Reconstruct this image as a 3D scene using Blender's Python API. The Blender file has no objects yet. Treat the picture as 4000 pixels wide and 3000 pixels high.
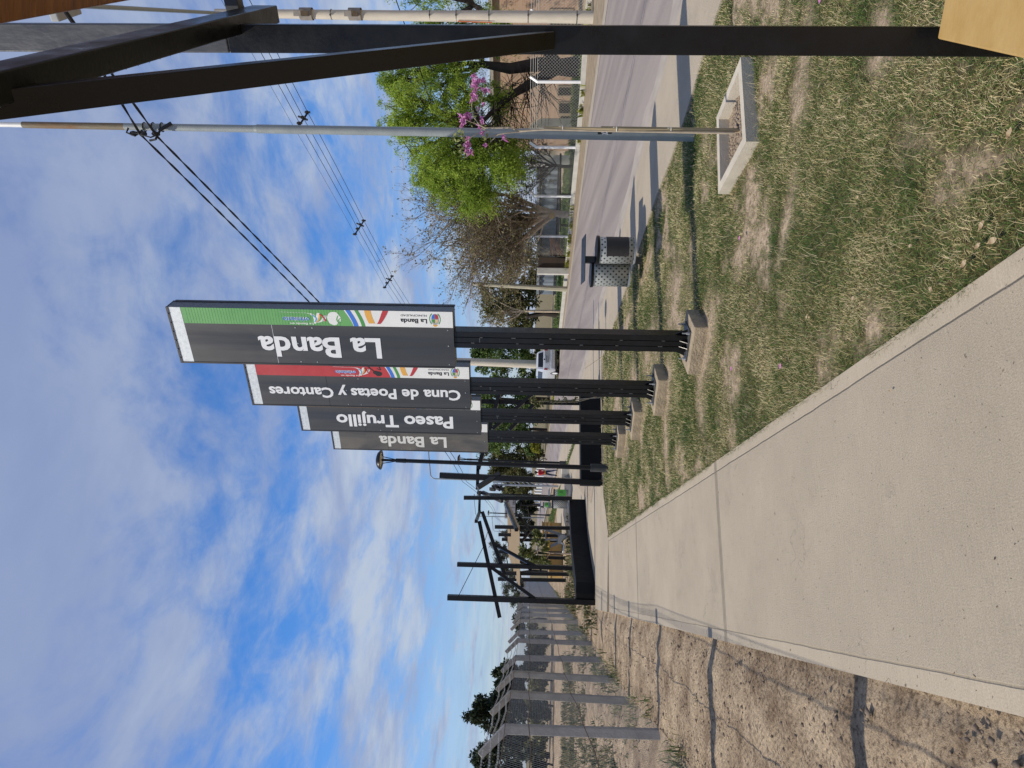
import bpy, bmesh, math, random
import numpy as np
from mathutils import Vector, Matrix
S = bpy.context.scene
COL = S.collection
PI = math.pi
rad = math.radians
# ------------------------------------------------------------------ camera
FPX = 2600.0; PITCH = rad(1.806); ROLL = rad(1.2); EYE = 1.65
Fv = Vector((0, math.cos(PITCH), math.sin(PITCH)))
R0 = Vector((1, 0, 0)); U0 = Vector((0, -math.sin(PITCH), math.cos(PITCH)))
Rv = R0*math.cos(ROLL) + U0*math.sin(ROLL)
Uv = -R0*math.sin(ROLL) + U0*math.cos(ROLL)
cd = bpy.data.cameras.new('camera'); cam = bpy.data.objects.new('camera', cd); COL.objects.link(cam)
X, Y, Z = -Uv, Rv, -Fv                      # the photo was taken with the phone held on its side
cam.matrix_world = Matrix(((X.x, Y.x, Z.x, 0), (X.y, Y.y, Z.y, 0), (X.z, Y.z, Z.z, EYE), (0, 0, 0, 1)))
cd.sensor_fit = 'HORIZONTAL'; cd.sensor_width = 36; cd.lens = FPX/4000*36
cd.clip_start = 0.05; cd.clip_end = 3000
S.camera = cam

def ray(x, y):
    return Fv + Rv*((1500-y)/FPX) - Uv*((x-2000)/FPX)
def G(x, y, z=0.0):                          # photo pixel -> point on the level z
    d = ray(x, y); t = (z-EYE)/d.z
    return Vector((d.x*t, d.y*t, z))
def D(x, y, dep):                            # photo pixel -> point at a depth in metres
    d = ray(x, y); t = dep/d.y
    return Vector((d.x*t, dep, EYE+d.z*t))

# ------------------------------------------------------------------ light
SUN_EL = rad(53.5); SUN_AZ = Vector((-0.962, -0.275))
world = bpy.data.worlds.new('World'); S.world = world; world.use_nodes = True
def setup_world():
    nt = world.node_tree; nt.nodes.clear(); N = nt.nodes.new; L = nt.links.new
    out = N('ShaderNodeOutputWorld'); bg = N('ShaderNodeBackground'); bg.inputs[1].default_value = 0.12
    sky = N('ShaderNodeTexSky'); sky.sky_type = 'NISHITA'; sky.sun_disc = False
    sky.sun_elevation = SUN_EL; sky.sun_rotation = math.atan2(SUN_AZ.x, SUN_AZ.y)
    sky.altitude = 200; sky.air_density = 1.0; sky.dust_density = 0.6; sky.ozone_density = 2.5
    tc = N('ShaderNodeTexCoord'); sep = N('ShaderNodeSeparateXYZ'); L(tc.outputs['Generated'], sep.inputs[0])
    def M(op, a, b=None, c=None, clamp=False):
        n = N('ShaderNodeMath'); n.operation = op; n.use_clamp = clamp
        for i, v in enumerate((a, b, c)):
            if v is None: continue
            if isinstance(v, (int, float)): n.inputs[i].default_value = v
            else: L(v, n.inputs[i])
        return n.outputs[0]
    def MR(v, a, b, c=0.0, d=1.0):
        n = N('ShaderNodeMapRange'); n.interpolation_type = 'SMOOTHSTEP'
        L(v, n.inputs[0])
        for i, q in enumerate((a, b, c, d)): n.inputs[i+1].default_value = q
        return n.outputs[0]
    zc = M('MAXIMUM', sep.outputs[2], 0.0); den = M('ADD', zc, 0.06)
    px = M('DIVIDE', sep.outputs[0], den); py = M('DIVIDE', sep.outputs[1], den)
    cmb = N('ShaderNodeCombineXYZ'); L(px, cmb.inputs[0]); L(py, cmb.inputs[1])
    def noise(vec, scale, det, rough, dist=0.0, sc=(1, 1, 1), off=(0, 0, 0), rot=0):
        mp = N('ShaderNodeMapping'); L(vec, mp.inputs[0]); mp.inputs[1].default_value = off; mp.inputs[2].default_value = (0, 0, rot); mp.inputs[3].default_value = sc
        n = N('ShaderNodeTexNoise'); L(mp.outputs[0], n.inputs['Vector'])
        n.inputs['Scale'].default_value = scale; n.inputs['Detail'].default_value = det; n.inputs['Roughness'].default_value = rough; n.inputs['Distortion'].default_value = dist
        return n.outputs[0]
    big = noise(cmb.outputs[0], 0.55, 3, 0.5, 0.3, off=(3.1, 1.7, 0))
    mid = noise(cmb.outputs[0], 1.9, 10, 0.60, 0.35, sc=(1, 0.75, 1), off=(2.4, 5.2, 0), rot=0.55)
    fine = noise(cmb.outputs[0], 6.5, 8, 0.62, 0.5, sc=(1, 0.6, 1), off=(1.0, 0.3, 0), rot=0.7)
    # broad layout of the sky: cloud sheet overhead, a band of blue lower down on the left, thin veils near the horizon
    el = sep.outputs[2]
    az = M('DIVIDE', sep.outputs[0], M('MAXIMUM', sep.outputs[1], 0.15))
    els = M('SUBTRACT', el, M('MULTIPLY', M('MINIMUM', M('MAXIMUM', az, -0.9), 0.9), 0.15))
    def ramp(v, stops):
        n = N('ShaderNodeValToRGB'); n.color_ramp.interpolation = 'B_SPLINE'; e = n.color_ramp.elements
        e[0].position = stops[0][0]; e[0].color = (stops[0][1],)*3+(1,); e[1].position = stops[-1][0]; e[1].color = (stops[-1][1],)*3+(1,)
        for p, q in stops[1:-1]: k = e.new(p); k.color = (q, q, q, 1)
        L(v, n.inputs[0]); return n.outputs[0]
    lb = ramp(els, [(0.0, 0.62), (0.07, 0.50), (0.13, 0.50), (0.19, 0.46), (0.25, 0.62), (0.30, 0.70), (0.335, 0.54), (0.38, 0.36), (0.43, 0.44), (0.47, 0.56), (0.53, 0.70), (0.66, 0.78), (0.9, 0.74)])
    rb = ramp(el, [(0.0, 0.70), (0.08, 0.60), (0.16, 0.56), (0.25, 0.60), (0.34, 0.58), (0.40, 0.52), (0.46, 0.54), (0.53, 0.66), (0.65, 0.74), (0.9, 0.74)])
    rl = MR(az, -0.08, 0.20)
    bias = N('ShaderNodeMix'); bias.data_type = 'FLOAT'; L(rl, bias.inputs[0]); L(lb, bias.inputs[2]); L(rb, bias.inputs[3])
    nz_ = M('ADD', M('ADD', M('MULTIPLY', M('SUBTRACT', mid, 0.5), 1.0), M('MULTIPLY', M('SUBTRACT', big, 0.5), 0.55)), M('MULTIPLY', M('SUBTRACT', fine, 0.5), 0.46))
    cov = M('ADD', bias.outputs[0], nz_)
    dens = M('MULTIPLY', MR(cov, 0.34, 0.74), 0.94)
    low = M('MULTIPLY', M('SUBTRACT', 1.0, MR(el, -0.02, 0.20)), 0.50)
    dens = M('MAXIMUM', dens, low)
    shade = noise(cmb.outputs[0], 1.4, 6, 0.6, 0.3, off=(9.3, 4.1, 0))
    ccol = N('ShaderNodeMix'); ccol.data_type = 'RGBA'
    L(MR(shade, 0.35, 0.65), ccol.inputs[0]); ccol.inputs[6].default_value = (2.7, 3.3, 4.9, 1); ccol.inputs[7].default_value = (4.2, 4.8, 5.8, 1)
    # overhead the sheet is seen from below and is darker than the far clouds, which the sun reaches
    dk = N('ShaderNodeMix'); dk.data_type = 'RGBA'; L(M('MULTIPLY', MR(el, 0.30, 0.66), 0.75), dk.inputs[0]); L(ccol.outputs[2], dk.inputs[6]); dk.inputs[7].default_value = (1.9, 2.5, 4.4, 1)
    blue = N('ShaderNodeMix'); blue.data_type = 'RGBA'; blue.blend_type = 'MULTIPLY'; blue.inputs[0].default_value = 1.0
    tint = N('ShaderNodeMix'); tint.data_type = 'RGBA'; L(MR(el, 0.02, 0.35), tint.inputs[0]); tint.inputs[6].default_value = (0.82, 0.93, 1.12, 1); tint.inputs[7].default_value = (0.46, 0.88, 1.36, 1)
    L(sky.outputs[0], blue.inputs[6]); L(tint.outputs[2], blue.inputs[7])
    mx = N('ShaderNodeMix'); mx.data_type = 'RGBA'; L(dens, mx.inputs[0]); L(blue.outputs[2], mx.inputs[6]); L(dk.outputs[2], mx.inputs[7])
    L(mx.outputs[2], bg.inputs[0]); L(bg.outputs[0], out.inputs[0])
setup_world()
sl = bpy.data.lights.new('sun', 'SUN'); sl.energy = 4.2; sl.angle = rad(0.5); sl.color = (1.0, 0.92, 0.79)
sun = bpy.data.objects.new('sun', sl); COL.objects.link(sun)
sdir = Vector((-SUN_AZ.x*math.cos(SUN_EL), -SUN_AZ.y*math.cos(SUN_EL), -math.sin(SUN_EL)))
sun.rotation_euler = sdir.to_track_quat('-Z', 'Y').to_euler(); sun.location = (-20, -8, 30)
vs = S.view_settings; vs.view_transform = 'Standard'; vs.look = 'None'; vs.exposure = 0.0; vs.gamma = 1.0; vs.use_curve_mapping = False

# ------------------------------------------------------------------ helpers
class MB:
    """collects shapes and links them as ONE mesh object"""
    def __init__(s): s.v = []; s.f = []; s.m = []; s.mi = 0
    def add(s, vs, fs):
        o = len(s.v); s.v += [Vector(p) for p in vs]; s.f += [tuple(i+o for i in f) for f in fs]; s.m += [s.mi]*len(fs); return s
    def obox(s, c, X, Y, Z):                 # oriented box from centre and half axes
        c, X, Y, Z = map(Vector, (c, X, Y, Z)); p = []
        for k in (-1, 1):
            for j in (-1, 1):
                for i in (-1, 1): p.append(c+X*i+Y*j+Z*k)
        fs = [(0, 2, 3, 1), (4, 5, 7, 6), (0, 1, 5, 4), (2, 6, 7, 3), (0, 4, 6, 2), (1, 3, 7, 5)]
        if X.cross(Y).dot(Z) < 0: fs = [f[::-1] for f in fs]
        return s.add(p, fs)
    def box(s, x0, x1, y0, y1, z0, z1):
        return s.obox(((x0+x1)/2, (y0+y1)/2, (z0+z1)/2), (abs(x1-x0)/2, 0, 0), (0, abs(y1-y0)/2, 0), (0, 0, abs(z1-z0)/2))
    def beam(s, a, b, w, h, side=None):      # rectangular bar; side = horizontal-ish width direction
        a, b = Vector(a), Vector(b); d = b-a; t = d.normalized()
        if side is None:
            side = t.cross(Vector((0, 0, 1)))
            if side.length < 0.05: side = Vector((1, 0, 0))
        side = Vector(side); side = (side-t*side.dot(t)).normalized(); up = side.cross(t)
        return s.obox((a+b)/2, side*(w/2), d/2, up*(h/2))
    def tube(s, pts, rs, n=8, cap=True):
        pts = [Vector(p) for p in pts]
        if not isinstance(rs, (list, tuple)): rs = [rs]*len(pts)
        o = len(s.v); L = len(pts); ref = None; vs_ = []
        for i, p in enumerate(pts):
            t = (pts[min(i+1, L-1)]-pts[max(i-1, 0)])
            if t.length < 1e-9: t = Vector((0, 0, 1))
            t.normalize()
            if ref is None: ref = Vector((1, 0, 0)) if abs(t.x) < 0.8 else Vector((0, 1, 0))
            a = ref-t*ref.dot(t)
            if a.length < 1e-4: a = t.orthogonal()
            a.normalize(); b = t.cross(a); ref = a
            for k in range(n):
                q = 2*PI*k/n; vs_.append(p+(a*math.cos(q)+b*math.sin(q))*rs[i])
        fs = []
        for i in range(L-1):
            for k in range(n):
                k2 = (k+1) % n; fs.append((i*n+k, i*n+k2, (i+1)*n+k2, (i+1)*n+k))
        if cap: fs.append(tuple(range(n))[::-1]); fs.append(tuple((L-1)*n+k for k in range(n)))
        return s.add(vs_, fs)
    def lathe(s, prof, c=(0, 0, 0), n=24, axis=None):
        c = Vector(c); vs_ = []; fs = []
        A = Vector(axis).normalized() if axis else Vector((0, 0, 1)); B = A.orthogonal().normalized(); Cc = A.cross(B)
        for r, z in prof:
            for k in range(n):
                q = 2*PI*k/n; vs_.append(c+(B*math.cos(q)+Cc*math.sin(q))*r+A*z)
        for i in range(len(prof)-1):
            for k in range(n):
                k2 = (k+1) % n; fs.append((i*n+k, i*n+k2, (i+1)*n+k2, (i+1)*n+k))
        return s.add(vs_, fs)
    def prism(s, poly, z0, z1):
        n = len(poly); vs_ = [(p[0], p[1], z0) for p in poly]+[(p[0], p[1], z1) for p in poly]
        area = sum(poly[i][0]*poly[(i+1) % n][1]-poly[(i+1) % n][0]*poly[i][1] for i in range(n))
        fs = [tuple(range(n))[::-1], tuple(range(n, 2*n))]+[(i, (i+1) % n, n+(i+1) % n, n+i) for i in range(n)]
        if area < 0: fs = [f[::-1] for f in fs]
        return s.add(vs_, fs)
    def slab(s, pts, N, th):                 # flat polygon (3D points) given thickness along N
        N = Vector(N).normalized(); n = len(pts); pts = [Vector(p) for p in pts]
        vs_ = pts+[p+N*th for p in pts]
        nn = Vector((0, 0, 0))
        for i in range(n): nn += pts[i].cross(pts[(i+1) % n])
        fs = [tuple(range(n))[::-1], tuple(range(n, 2*n))]+[(i, (i+1) % n, n+(i+1) % n, n+i) for i in range(n)]
        if nn.dot(N) < 0: fs = [f[::-1] for f in fs]
        return s.add(vs_, fs)
    def build(s, name, mats, parent=None, local=False, smooth=False, bevel=0.0, **tags):
        me = bpy.data.meshes.new(name)
        off = Vector((0, 0, 0))
        if parent is not None and not local:
            r = parent
            while r.parent: r = r.parent
            off = r.location
        me.from_pydata([tuple(p-off) for p in s.v], [], s.f); me.update()
        if not isinstance(mats, (list, tuple)): mats = [mats]
        for m in mats: me.materials.append(m)
        if len(mats) > 1: me.polygons.foreach_set('material_index', s.m)
        if smooth: me.polygons.foreach_set('use_smooth', [True]*len(me.polygons))
        o = bpy.data.objects.new(name, me); COL.objects.link(o)
        if parent is not None: o.parent = parent
        if bevel:
            b = o.modifiers.new('bevel', 'BEVEL'); b.width = bevel; b.segments = 2; b.limit_method = 'ANGLE'; b.angle_limit = rad(40)
        if smooth:
            try:
                me.set_sharp_from_angle(angle=rad(40))
            except Exception: pass
        tag(o, **tags)
        return o
def tag(o, label=None, cat=None, group=None, kind=None):
    if label: o['label'] = label
    if cat: o['category'] = cat
    if group: o['group'] = group
    if kind: o['kind'] = kind
    return o
def thing(name, loc, label, cat, group=None, rz=0.0):
    o = bpy.data.objects.new(name, None); COL.objects.link(o); o.location = loc; o.rotation_euler = (0, 0, rz); o.empty_display_size = 0.1
    return tag(o, label, cat, group)
def dup(root, loc, label, rz=None, group=None):
    r = root.copy(); COL.objects.link(r); r.location = loc
    if rz is not None: r.rotation_euler = (0, 0, rz)
    r['label'] = label
    if group: r['group'] = group
    for ch in list(root.children):
        c = ch.copy(); COL.objects.link(c); c.parent = r
        for g in list(ch.children):
            d = g.copy(); COL.objects.link(d); d.parent = c
    return r
def np_mesh(name, V, T, mats, parent=None, mi=None, **tags):   # numpy triangles / quads -> object
    V = np.asarray(V, np.float32); T = np.asarray(T, np.int32); k = T.shape[1]
    if parent is not None:
        r = parent
        while r.parent: r = r.parent
        V = V-np.array(r.location, np.float32)
    me = bpy.data.meshes.new(name); me.vertices.add(len(V)); me.vertices.foreach_set('co', V.ravel())
    me.loops.add(T.size); me.loops.foreach_set('vertex_index', T.ravel())
    me.polygons.add(len(T)); me.polygons.foreach_set('loop_start', np.arange(0, T.size, k, dtype=np.int32)); me.polygons.foreach_set('loop_total', np.full(len(T), k, np.int32))
    for m in (mats if isinstance(mats, (list, tuple)) else [mats]): me.materials.append(m)
    if mi is not None: me.polygons.foreach_set('material_index', np.asarray(mi, np.int32))
    me.update(calc_edges=True); me.validate()
    o = bpy.data.objects.new(name, me); COL.objects.link(o)
    if parent is not None: o.parent = parent
    tag(o, **tags); return o

# value noise for the cover of the lawn
def vnoise(x, y, seed=0):
    x = np.asarray(x, float); y = np.asarray(y, float)
    xi = np.floor(x).astype(np.int64); yi = np.floor(y).astype(np.int64); fx = x-xi; fy = y-yi
    fx = fx*fx*(3-2*fx); fy = fy*fy*(3-2*fy)
    def h(a, b):
        n = (a*374761393+b*668265263+seed*1442695041) & 0x7fffffff
        n = ((n ^ (n >> 13))*1274126177) & 0x7fffffff
        return ((n ^ (n >> 16)) & 0xffff)/65535.0
    return (h(xi, yi)*(1-fx)+h(xi+1, yi)*fx)*(1-fy)+(h(xi, yi+1)*(1-fx)+h(xi+1, yi+1)*fx)*fy
def fbm(x, y, o=4, seed=0):
    t = 0; a = 0.5; n = 0
    for i in range(o): t = t+a*vnoise(x*2**i, y*2**i, seed+i); n += a; a *= 0.5
    return t/n
def inpoly(px, py, poly):
    px = np.asarray(px); py = np.asarray(py); r = np.zeros(px.shape, bool); n = len(poly); j = n-1
    for i in range(n):
        xi, yi = poly[i][0], poly[i][1]; xj, yj = poly[j][0], poly[j][1]
        r ^= ((yi > py) != (yj > py)) & (px < (xj-xi)*(py-yi)/(yj-yi+1e-12)+xi); j = i
    return r

# ------------------------------------------------------------------ materials
_m = {}
def mat(name, col=None, rough=0.6, var=0.12, scale=6.0, bump=0.0, bscale=60.0, metal=0.0, spec=0.5, col2=None, stretch=(1, 1, 1), detail=6.0, rot=0.0):
    if name in _m: return _m[name]
    m = bpy.data.materials.new(name); m.use_nodes = True; nt = m.node_tree; N = nt.nodes.new; L = nt.links.new
    b = nt.nodes['Principled BSDF']; b.inputs['Roughness'].default_value = rough; b.inputs['Metallic'].default_value = metal
    b.inputs['Specular IOR Level'].default_value = spec
    tc = N('ShaderNodeTexCoord'); mp = N('ShaderNodeMapping'); mp.inputs[3].default_value = stretch; mp.inputs[2].default_value = (0, 0, rot); mp.vector_type = 'POINT'; L(tc.outputs['Object'], mp.inputs[0])
    n = N('ShaderNodeTexNoise'); n.inputs['Scale'].default_value = scale; n.inputs['Detail'].default_value = detail; n.inputs['Roughness'].default_value = 0.65; L(mp.outputs[0], n.inputs['Vector'])
    rp = N('ShaderNodeValToRGB'); rp.color_ramp.elements[0].position = 0.3; rp.color_ramp.elements[1].position = 0.7
    c2 = col2 or tuple(min(1, c*(1+var)) for c in col); c1 = col if col2 else tuple(c*(1-var) for c in col)
    rp.color_ramp.elements[0].color = (*c1, 1); rp.color_ramp.elements[1].color = (*c2, 1)
    L(n.outputs[0], rp.inputs[0]); L(rp.outputs[0], b.inputs['Base Color'])
    mr = N('ShaderNodeMapRange'); L(n.outputs[0], mr.inputs[0]); mr.inputs[1].default_value = 0.3; mr.inputs[2].default_value = 0.7; mr.inputs[3].default_value = max(0.02, rough-0.10); mr.inputs[4].default_value = min(1, rough+0.12); L(mr.outputs[0], b.inputs['Roughness'])
    if bump:
        n2 = N('ShaderNodeTexNoise'); n2.inputs['Scale'].default_value = bscale; n2.inputs['Detail'].default_value = 5; L(mp.outputs[0], n2.inputs['Vector'])
        bp = N('ShaderNodeBump'); bp.inputs['Strength'].default_value = bump; bp.inputs['Distance'].default_value = 0.02; L(n2.outputs[0], bp.inputs['Height']); L(bp.outputs[0], b.inputs['Normal'])
    _m[name] = m; return m
def leafmat(name, stops=None, trans=0.35, pos_scale=0.0, rough=0.55):
    """colour varies from leaf to leaf"""
    if name in _m: return _m[name]
    m = bpy.data.materials.new(name); m.use_nodes = True; nt = m.node_tree; nt.nodes.clear(); N = nt.nodes.new; L = nt.links.new
    out = N('ShaderNodeOutputMaterial'); g = N('ShaderNodeNewGeometry'); rp = N('ShaderNodeValToRGB'); e = rp.color_ramp.elements
    e[0].position = stops[0][0]; e[0].color = (*stops[0][1], 1); e[1].position = stops[-1][0]; e[1].color = (*stops[-1][1], 1)
    for p, c in stops[1:-1]: q = e.new(p); q.color = (*c, 1)
    v = g.outputs['Random Per Island']
    if pos_scale:
        n = N('ShaderNodeTexNoise'); n.inputs['Scale'].default_value = pos_scale; n.inputs['Detail'].default_value = 3; L(g.outputs['Position'], n.inputs['Vector'])
        mr = N('ShaderNodeMapRange'); L(n.outputs[0], mr.inputs[0]); mr.inputs[1].default_value = 0.3; mr.inputs[2].default_value = 0.7; mr.inputs[3].default_value = -0.36; mr.inputs[4].default_value = 0.36
        a = N('ShaderNodeMath'); a.operation = 'ADD'; a.use_clamp = True; L(v, a.inputs[0]); L(mr.outputs[0], a.inputs[1]); v = a.outputs[0]
    L(v, rp.inputs[0])
    b = N('ShaderNodeBsdfPrincipled'); b.inputs['Roughness'].default_value = rough; b.inputs['Specular IOR Level'].default_value = 0.3; L(rp.outputs[0], b.inputs['Base Color'])
    if trans:
        t = N('ShaderNodeBsdfTranslucent'); L(rp.outputs[0], t.inputs[0]); mx = N('ShaderNodeMixShader'); mx.inputs[0].default_value = trans; L(b.outputs[0], mx.inputs[1]); L(t.outputs[0], mx.inputs[2]); L(mx.outputs[0], out.inputs[0])
    else: L(b.outputs[0], out.inputs[0])
    _m[name] = m; return m
BLACK = mat('black_paint', (0.0045, 0.0048, 0.0058), 0.34, 0.35, 9, 0.05, 90, spec=0.35)
BLACKM = mat('black_masonry_paint', (0.006, 0.0063, 0.0075), 0.75, 0.3, 5, 0.15, 40, spec=0.3)
GALV = mat('galvanised', (0.38, 0.40, 0.42), 0.42, 0.18, 14, 0.05, 200, metal=0.55)
GREY = mat('grey_pole_paint', (0.26, 0.29, 0.29), 0.45, 0.12, 4, 0.08, 60)
WHITE = mat('white_paint', (0.78, 0.78, 0.76), 0.5, 0.06, 5)
CONC = mat('concrete', (0.36, 0.33, 0.28), 0.85, 0.18, 7, 0.3, 120)
CONCL = mat('pale_concrete', (0.50, 0.48, 0.43), 0.8, 0.15, 4, 0.2, 80)
CREAM = mat('cream_concrete', (0.56, 0.50, 0.40), 0.8, 0.14, 3, 0.25, 50, stretch=(1, 1, 0.3))
WIRE = mat('dull_wire', (0.40, 0.40, 0.385), 0.5, 0.15, 5, metal=0.5)
RUSTW = mat('rusty_wire', (0.10, 0.055, 0.035), 0.7, 0.3, 8)
CABLE = mat('black_cable', (0.012, 0.012, 0.013), 0.6, 0.2)
SOIL = mat('soil', (0.29, 0.225, 0.165), 0.95, 0.3, 18, 0.9, 90)
BARK = mat('dark_bark', (0.035, 0.026, 0.020), 0.9, 0.4, 8, 0.6, 40)
BARKL = mat('pale_bark', (0.48, 0.385, 0.28), 0.9, 0.35, 8, 0.5, 40)
YEL = mat('ochre_paint', (0.36, 0.215, 0.055), 0.6, 0.14, 3.0, 0.12, 30, col2=(0.44, 0.295, 0.11), stretch=(1, 2, 1))

# ------------------------------------------------------------------ setting: ground, walkway, road
def sheet(name, poly, z, m, kind='structure', th=0.0):
    b = MB()
    if th: b.prism(poly, z-th, z)
    else:
        vs_ = [(p[0], p[1], z) for p in poly]
        area = sum(poly[i][0]*poly[(i+1) % len(poly)][1]-poly[(i+1) % len(poly)][0]*poly[i][1] for i in range(len(poly)))
        b.add(vs_, [tuple(range(len(poly))) if area > 0 else tuple(range(len(poly)))[::-1]])
    return b.build(name, m, kind=kind)
def ground_mat():
    m = bpy.data.materials.new('dry_ground'); m.use_nodes = True; nt = m.node_tree; N = nt.nodes.new; L = nt.links.new; b = nt.nodes['Principled BSDF']
    b.inputs['Roughness'].default_value = 0.95; b.inputs['Specular IOR Level'].default_value = 0.2
    tc = N('ShaderNodeTexCoord')
    def nz(s, d, r=0.6):
        n = N('ShaderNodeTexNoise'); n.inputs['Scale'].default_value = s; n.inputs['Detail'].default_value = d; n.inputs['Roughness'].default_value = r; L(tc.outputs['Object'], n.inputs['Vector']); return n.outputs[0]
    r1 = N('ShaderNodeValToRGB'); e = r1.color_ramp.elements; e[0].position = 0.34; e[0].color = (0.22, 0.152, 0.096, 1); e[1].position = 0.60; e[1].color = (0.55, 0.425, 0.285, 1)
    L(nz(2.2, 10, 0.72), r1.inputs[0])
    r2 = N('ShaderNodeValToRGB'); e = r2.color_ramp.elements; e[0].position = 0.36; e[0].color = (0.30, 0.29, 0.28, 1); e[1].position = 0.50; e[1].color = (1, 1, 1, 1)
    L(nz(38, 4), r2.inputs[0])
    mx = N('ShaderNodeMix'); mx.data_type = 'RGBA'; mx.blend_type = 'MULTIPLY'; mx.inputs[0].default_value = 0.8; L(r1.outputs[0], mx.inputs[6]); L(r2.outputs[0], mx.inputs[7])
    # far away the ground is rough grass
    sp = N('ShaderNodeSeparateXYZ'); L(tc.outputs['Object'], sp.inputs[0])
    mr = N('ShaderNodeMapRange'); L(sp.outputs[1], mr.inputs[0]); mr.inputs[1].default_value = 45; mr.inputs[2].default_value = 70; mr.inputs[4].default_value = 0.75
    m3 = N('ShaderNodeMix'); m3.data_type = 'RGBA'; L(mr.outputs[0], m3.inputs[0]); L(mx.outputs[2], m3.inputs[6]); m3.inputs[7].default_value = (0.10, 0.092, 0.042, 1)
    L(m3.outputs[2], b.inputs['Base Color'])
    bp = N('ShaderNodeBump'); bp.inputs['Strength'].default_value = 1.0; bp.inputs['Distance'].default_value = 0.035; L(nz(30, 6, 0.7), bp.inputs['Height']); L(bp.outputs[0], b.inputs['Normal'])
    return m
GROUND = ground_mat()
PD = Vector((-0.3115, 1, 0)).normalized(); PN = Vector((PD.y, -PD.x, 0))     # along / across the walkway
def walk_edge_r(z): return Vector((0.5-0.3115*(z-2.3), z, 0))
def walk_edge_l(z): return Vector((-1.065-0.3128*(z-2.26), z, 0))
# ground: one sheet to the horizon, finely divided and lumpy on the bare strip by the left fence
def build_ground():
    b = MB(); b.add([(-700, -60, -0.06), (700, -60, -0.06), (700, 1500, -0.06), (-700, 1500, -0.06)], [(0, 1, 2, 3)])
    b.build('ground', GROUND, kind='structure')
    st = 0.045; xs = np.arange(-13.5, 0.35, st); ys = np.arange(0.6, 24, st*1.3)
    gx, gy = np.meshgrid(xs, ys); edge = -1.065-0.3128*(gy-2.26); d = edge-gx          # distance left of the walkway
    h = -0.05+0.05*np.clip(d/0.25, 0, 1)
    h = h+0.055*(fbm(gx*1.3, gy*1.3, 4, 3)-0.5)*np.clip(d/0.3, 0.2, 1)+0.05*(fbm(gx*7, gy*7, 3, 11)-0.5)*np.clip(d/0.3, 0.3, 1)
    h = h+0.10*np.exp(-((d-2.1)/0.55)**2)*(0.5+fbm(gx*1.0, gy*1.0, 3, 21))      # ridge under the fence
    h = np.where(d < 0, -0.045, h)
    h = np.where(gy > 22.5, h-(gy-22.5)*0.08, h)
    nx, ny = len(xs), len(ys); V = np.stack([gx.ravel(), gy.ravel(), h.ravel()], 1)
    i, j = np.meshgrid(np.arange(nx-1), np.arange(ny-1)); a = (j*nx+i).ravel(); Q = np.stack([a, a+1, a+1+nx, a+nx], 1)
    keep = (d.ravel()[a] > -0.12) & (gx.ravel()[a] > -3.4-0.30*(gy.ravel()[a]-5.8)-6.5); Q = Q[keep]
    o = np_mesh('bare_soil', V, Q, GROUND, kind='structure'); o.data.polygons.foreach_set('use_smooth', [True]*len(Q))
    # clods and pebbles: nobody could count them
    rng = np.random.default_rng(5); n = 9000
    y = 1.8+rng.random(n)**1.6*13; dd = rng.random(n)**0.9*3.6+0.03; x = -1.065-0.3128*(y-2.26)-dd
    keep = fbm(x*1.6, y*1.6, 3, 8) > 0.46; x = x[keep]; y = y[keep]; dd = dd[keep]; n = len(x)
    r = 0.005+0.018*rng.random(n)**3
    z = 0.0+0.055*(fbm(x*1.3, y*1.3, 4, 3)-0.5)+0.05*(fbm(x*7, y*7, 3, 11)-0.5)+0.10*np.exp(-((dd-2.1)/0.55)**2)*(0.5+fbm(x, y, 3, 21))
    base = np.array([(1, 0, 0), (-1, 0, 0), (0, 1, 0), (0, -1, 0), (0, 0, 0.8), (0, 0, -0.6)]); F = np.array([(0, 2, 4), (2, 1, 4), (1, 3, 4), (3, 0, 4), (2, 0, 5), (1, 2, 5), (3, 1, 5), (0, 3, 5)])
    V = (base[None]*(0.6+0.8*rng.random((n, 6, 1)))*r[:, None, None]); ang = rng.random(n)*6.28; c, s_ = np.cos(ang)[:, None], np.sin(ang)[:, None]
    V = np.stack([V[..., 0]*c-V[..., 1]*s_, V[..., 0]*s_+V[..., 1]*c, V[..., 2]], 2)+np.stack([x, y, z], 1)[:, None]
    T = (F[None]+(np.arange(n)*6)[:, None, None]).reshape(-1, 3)
    np_mesh('soil_clods', V.reshape(-1, 3), T, mat('clod', (0.20, 0.15, 0.11), 0.95, 0.35, 30), label='loose clods and pebbles on the bare soil beside the walkway', cat='clods', kind='stuff')
build_ground()

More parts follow.
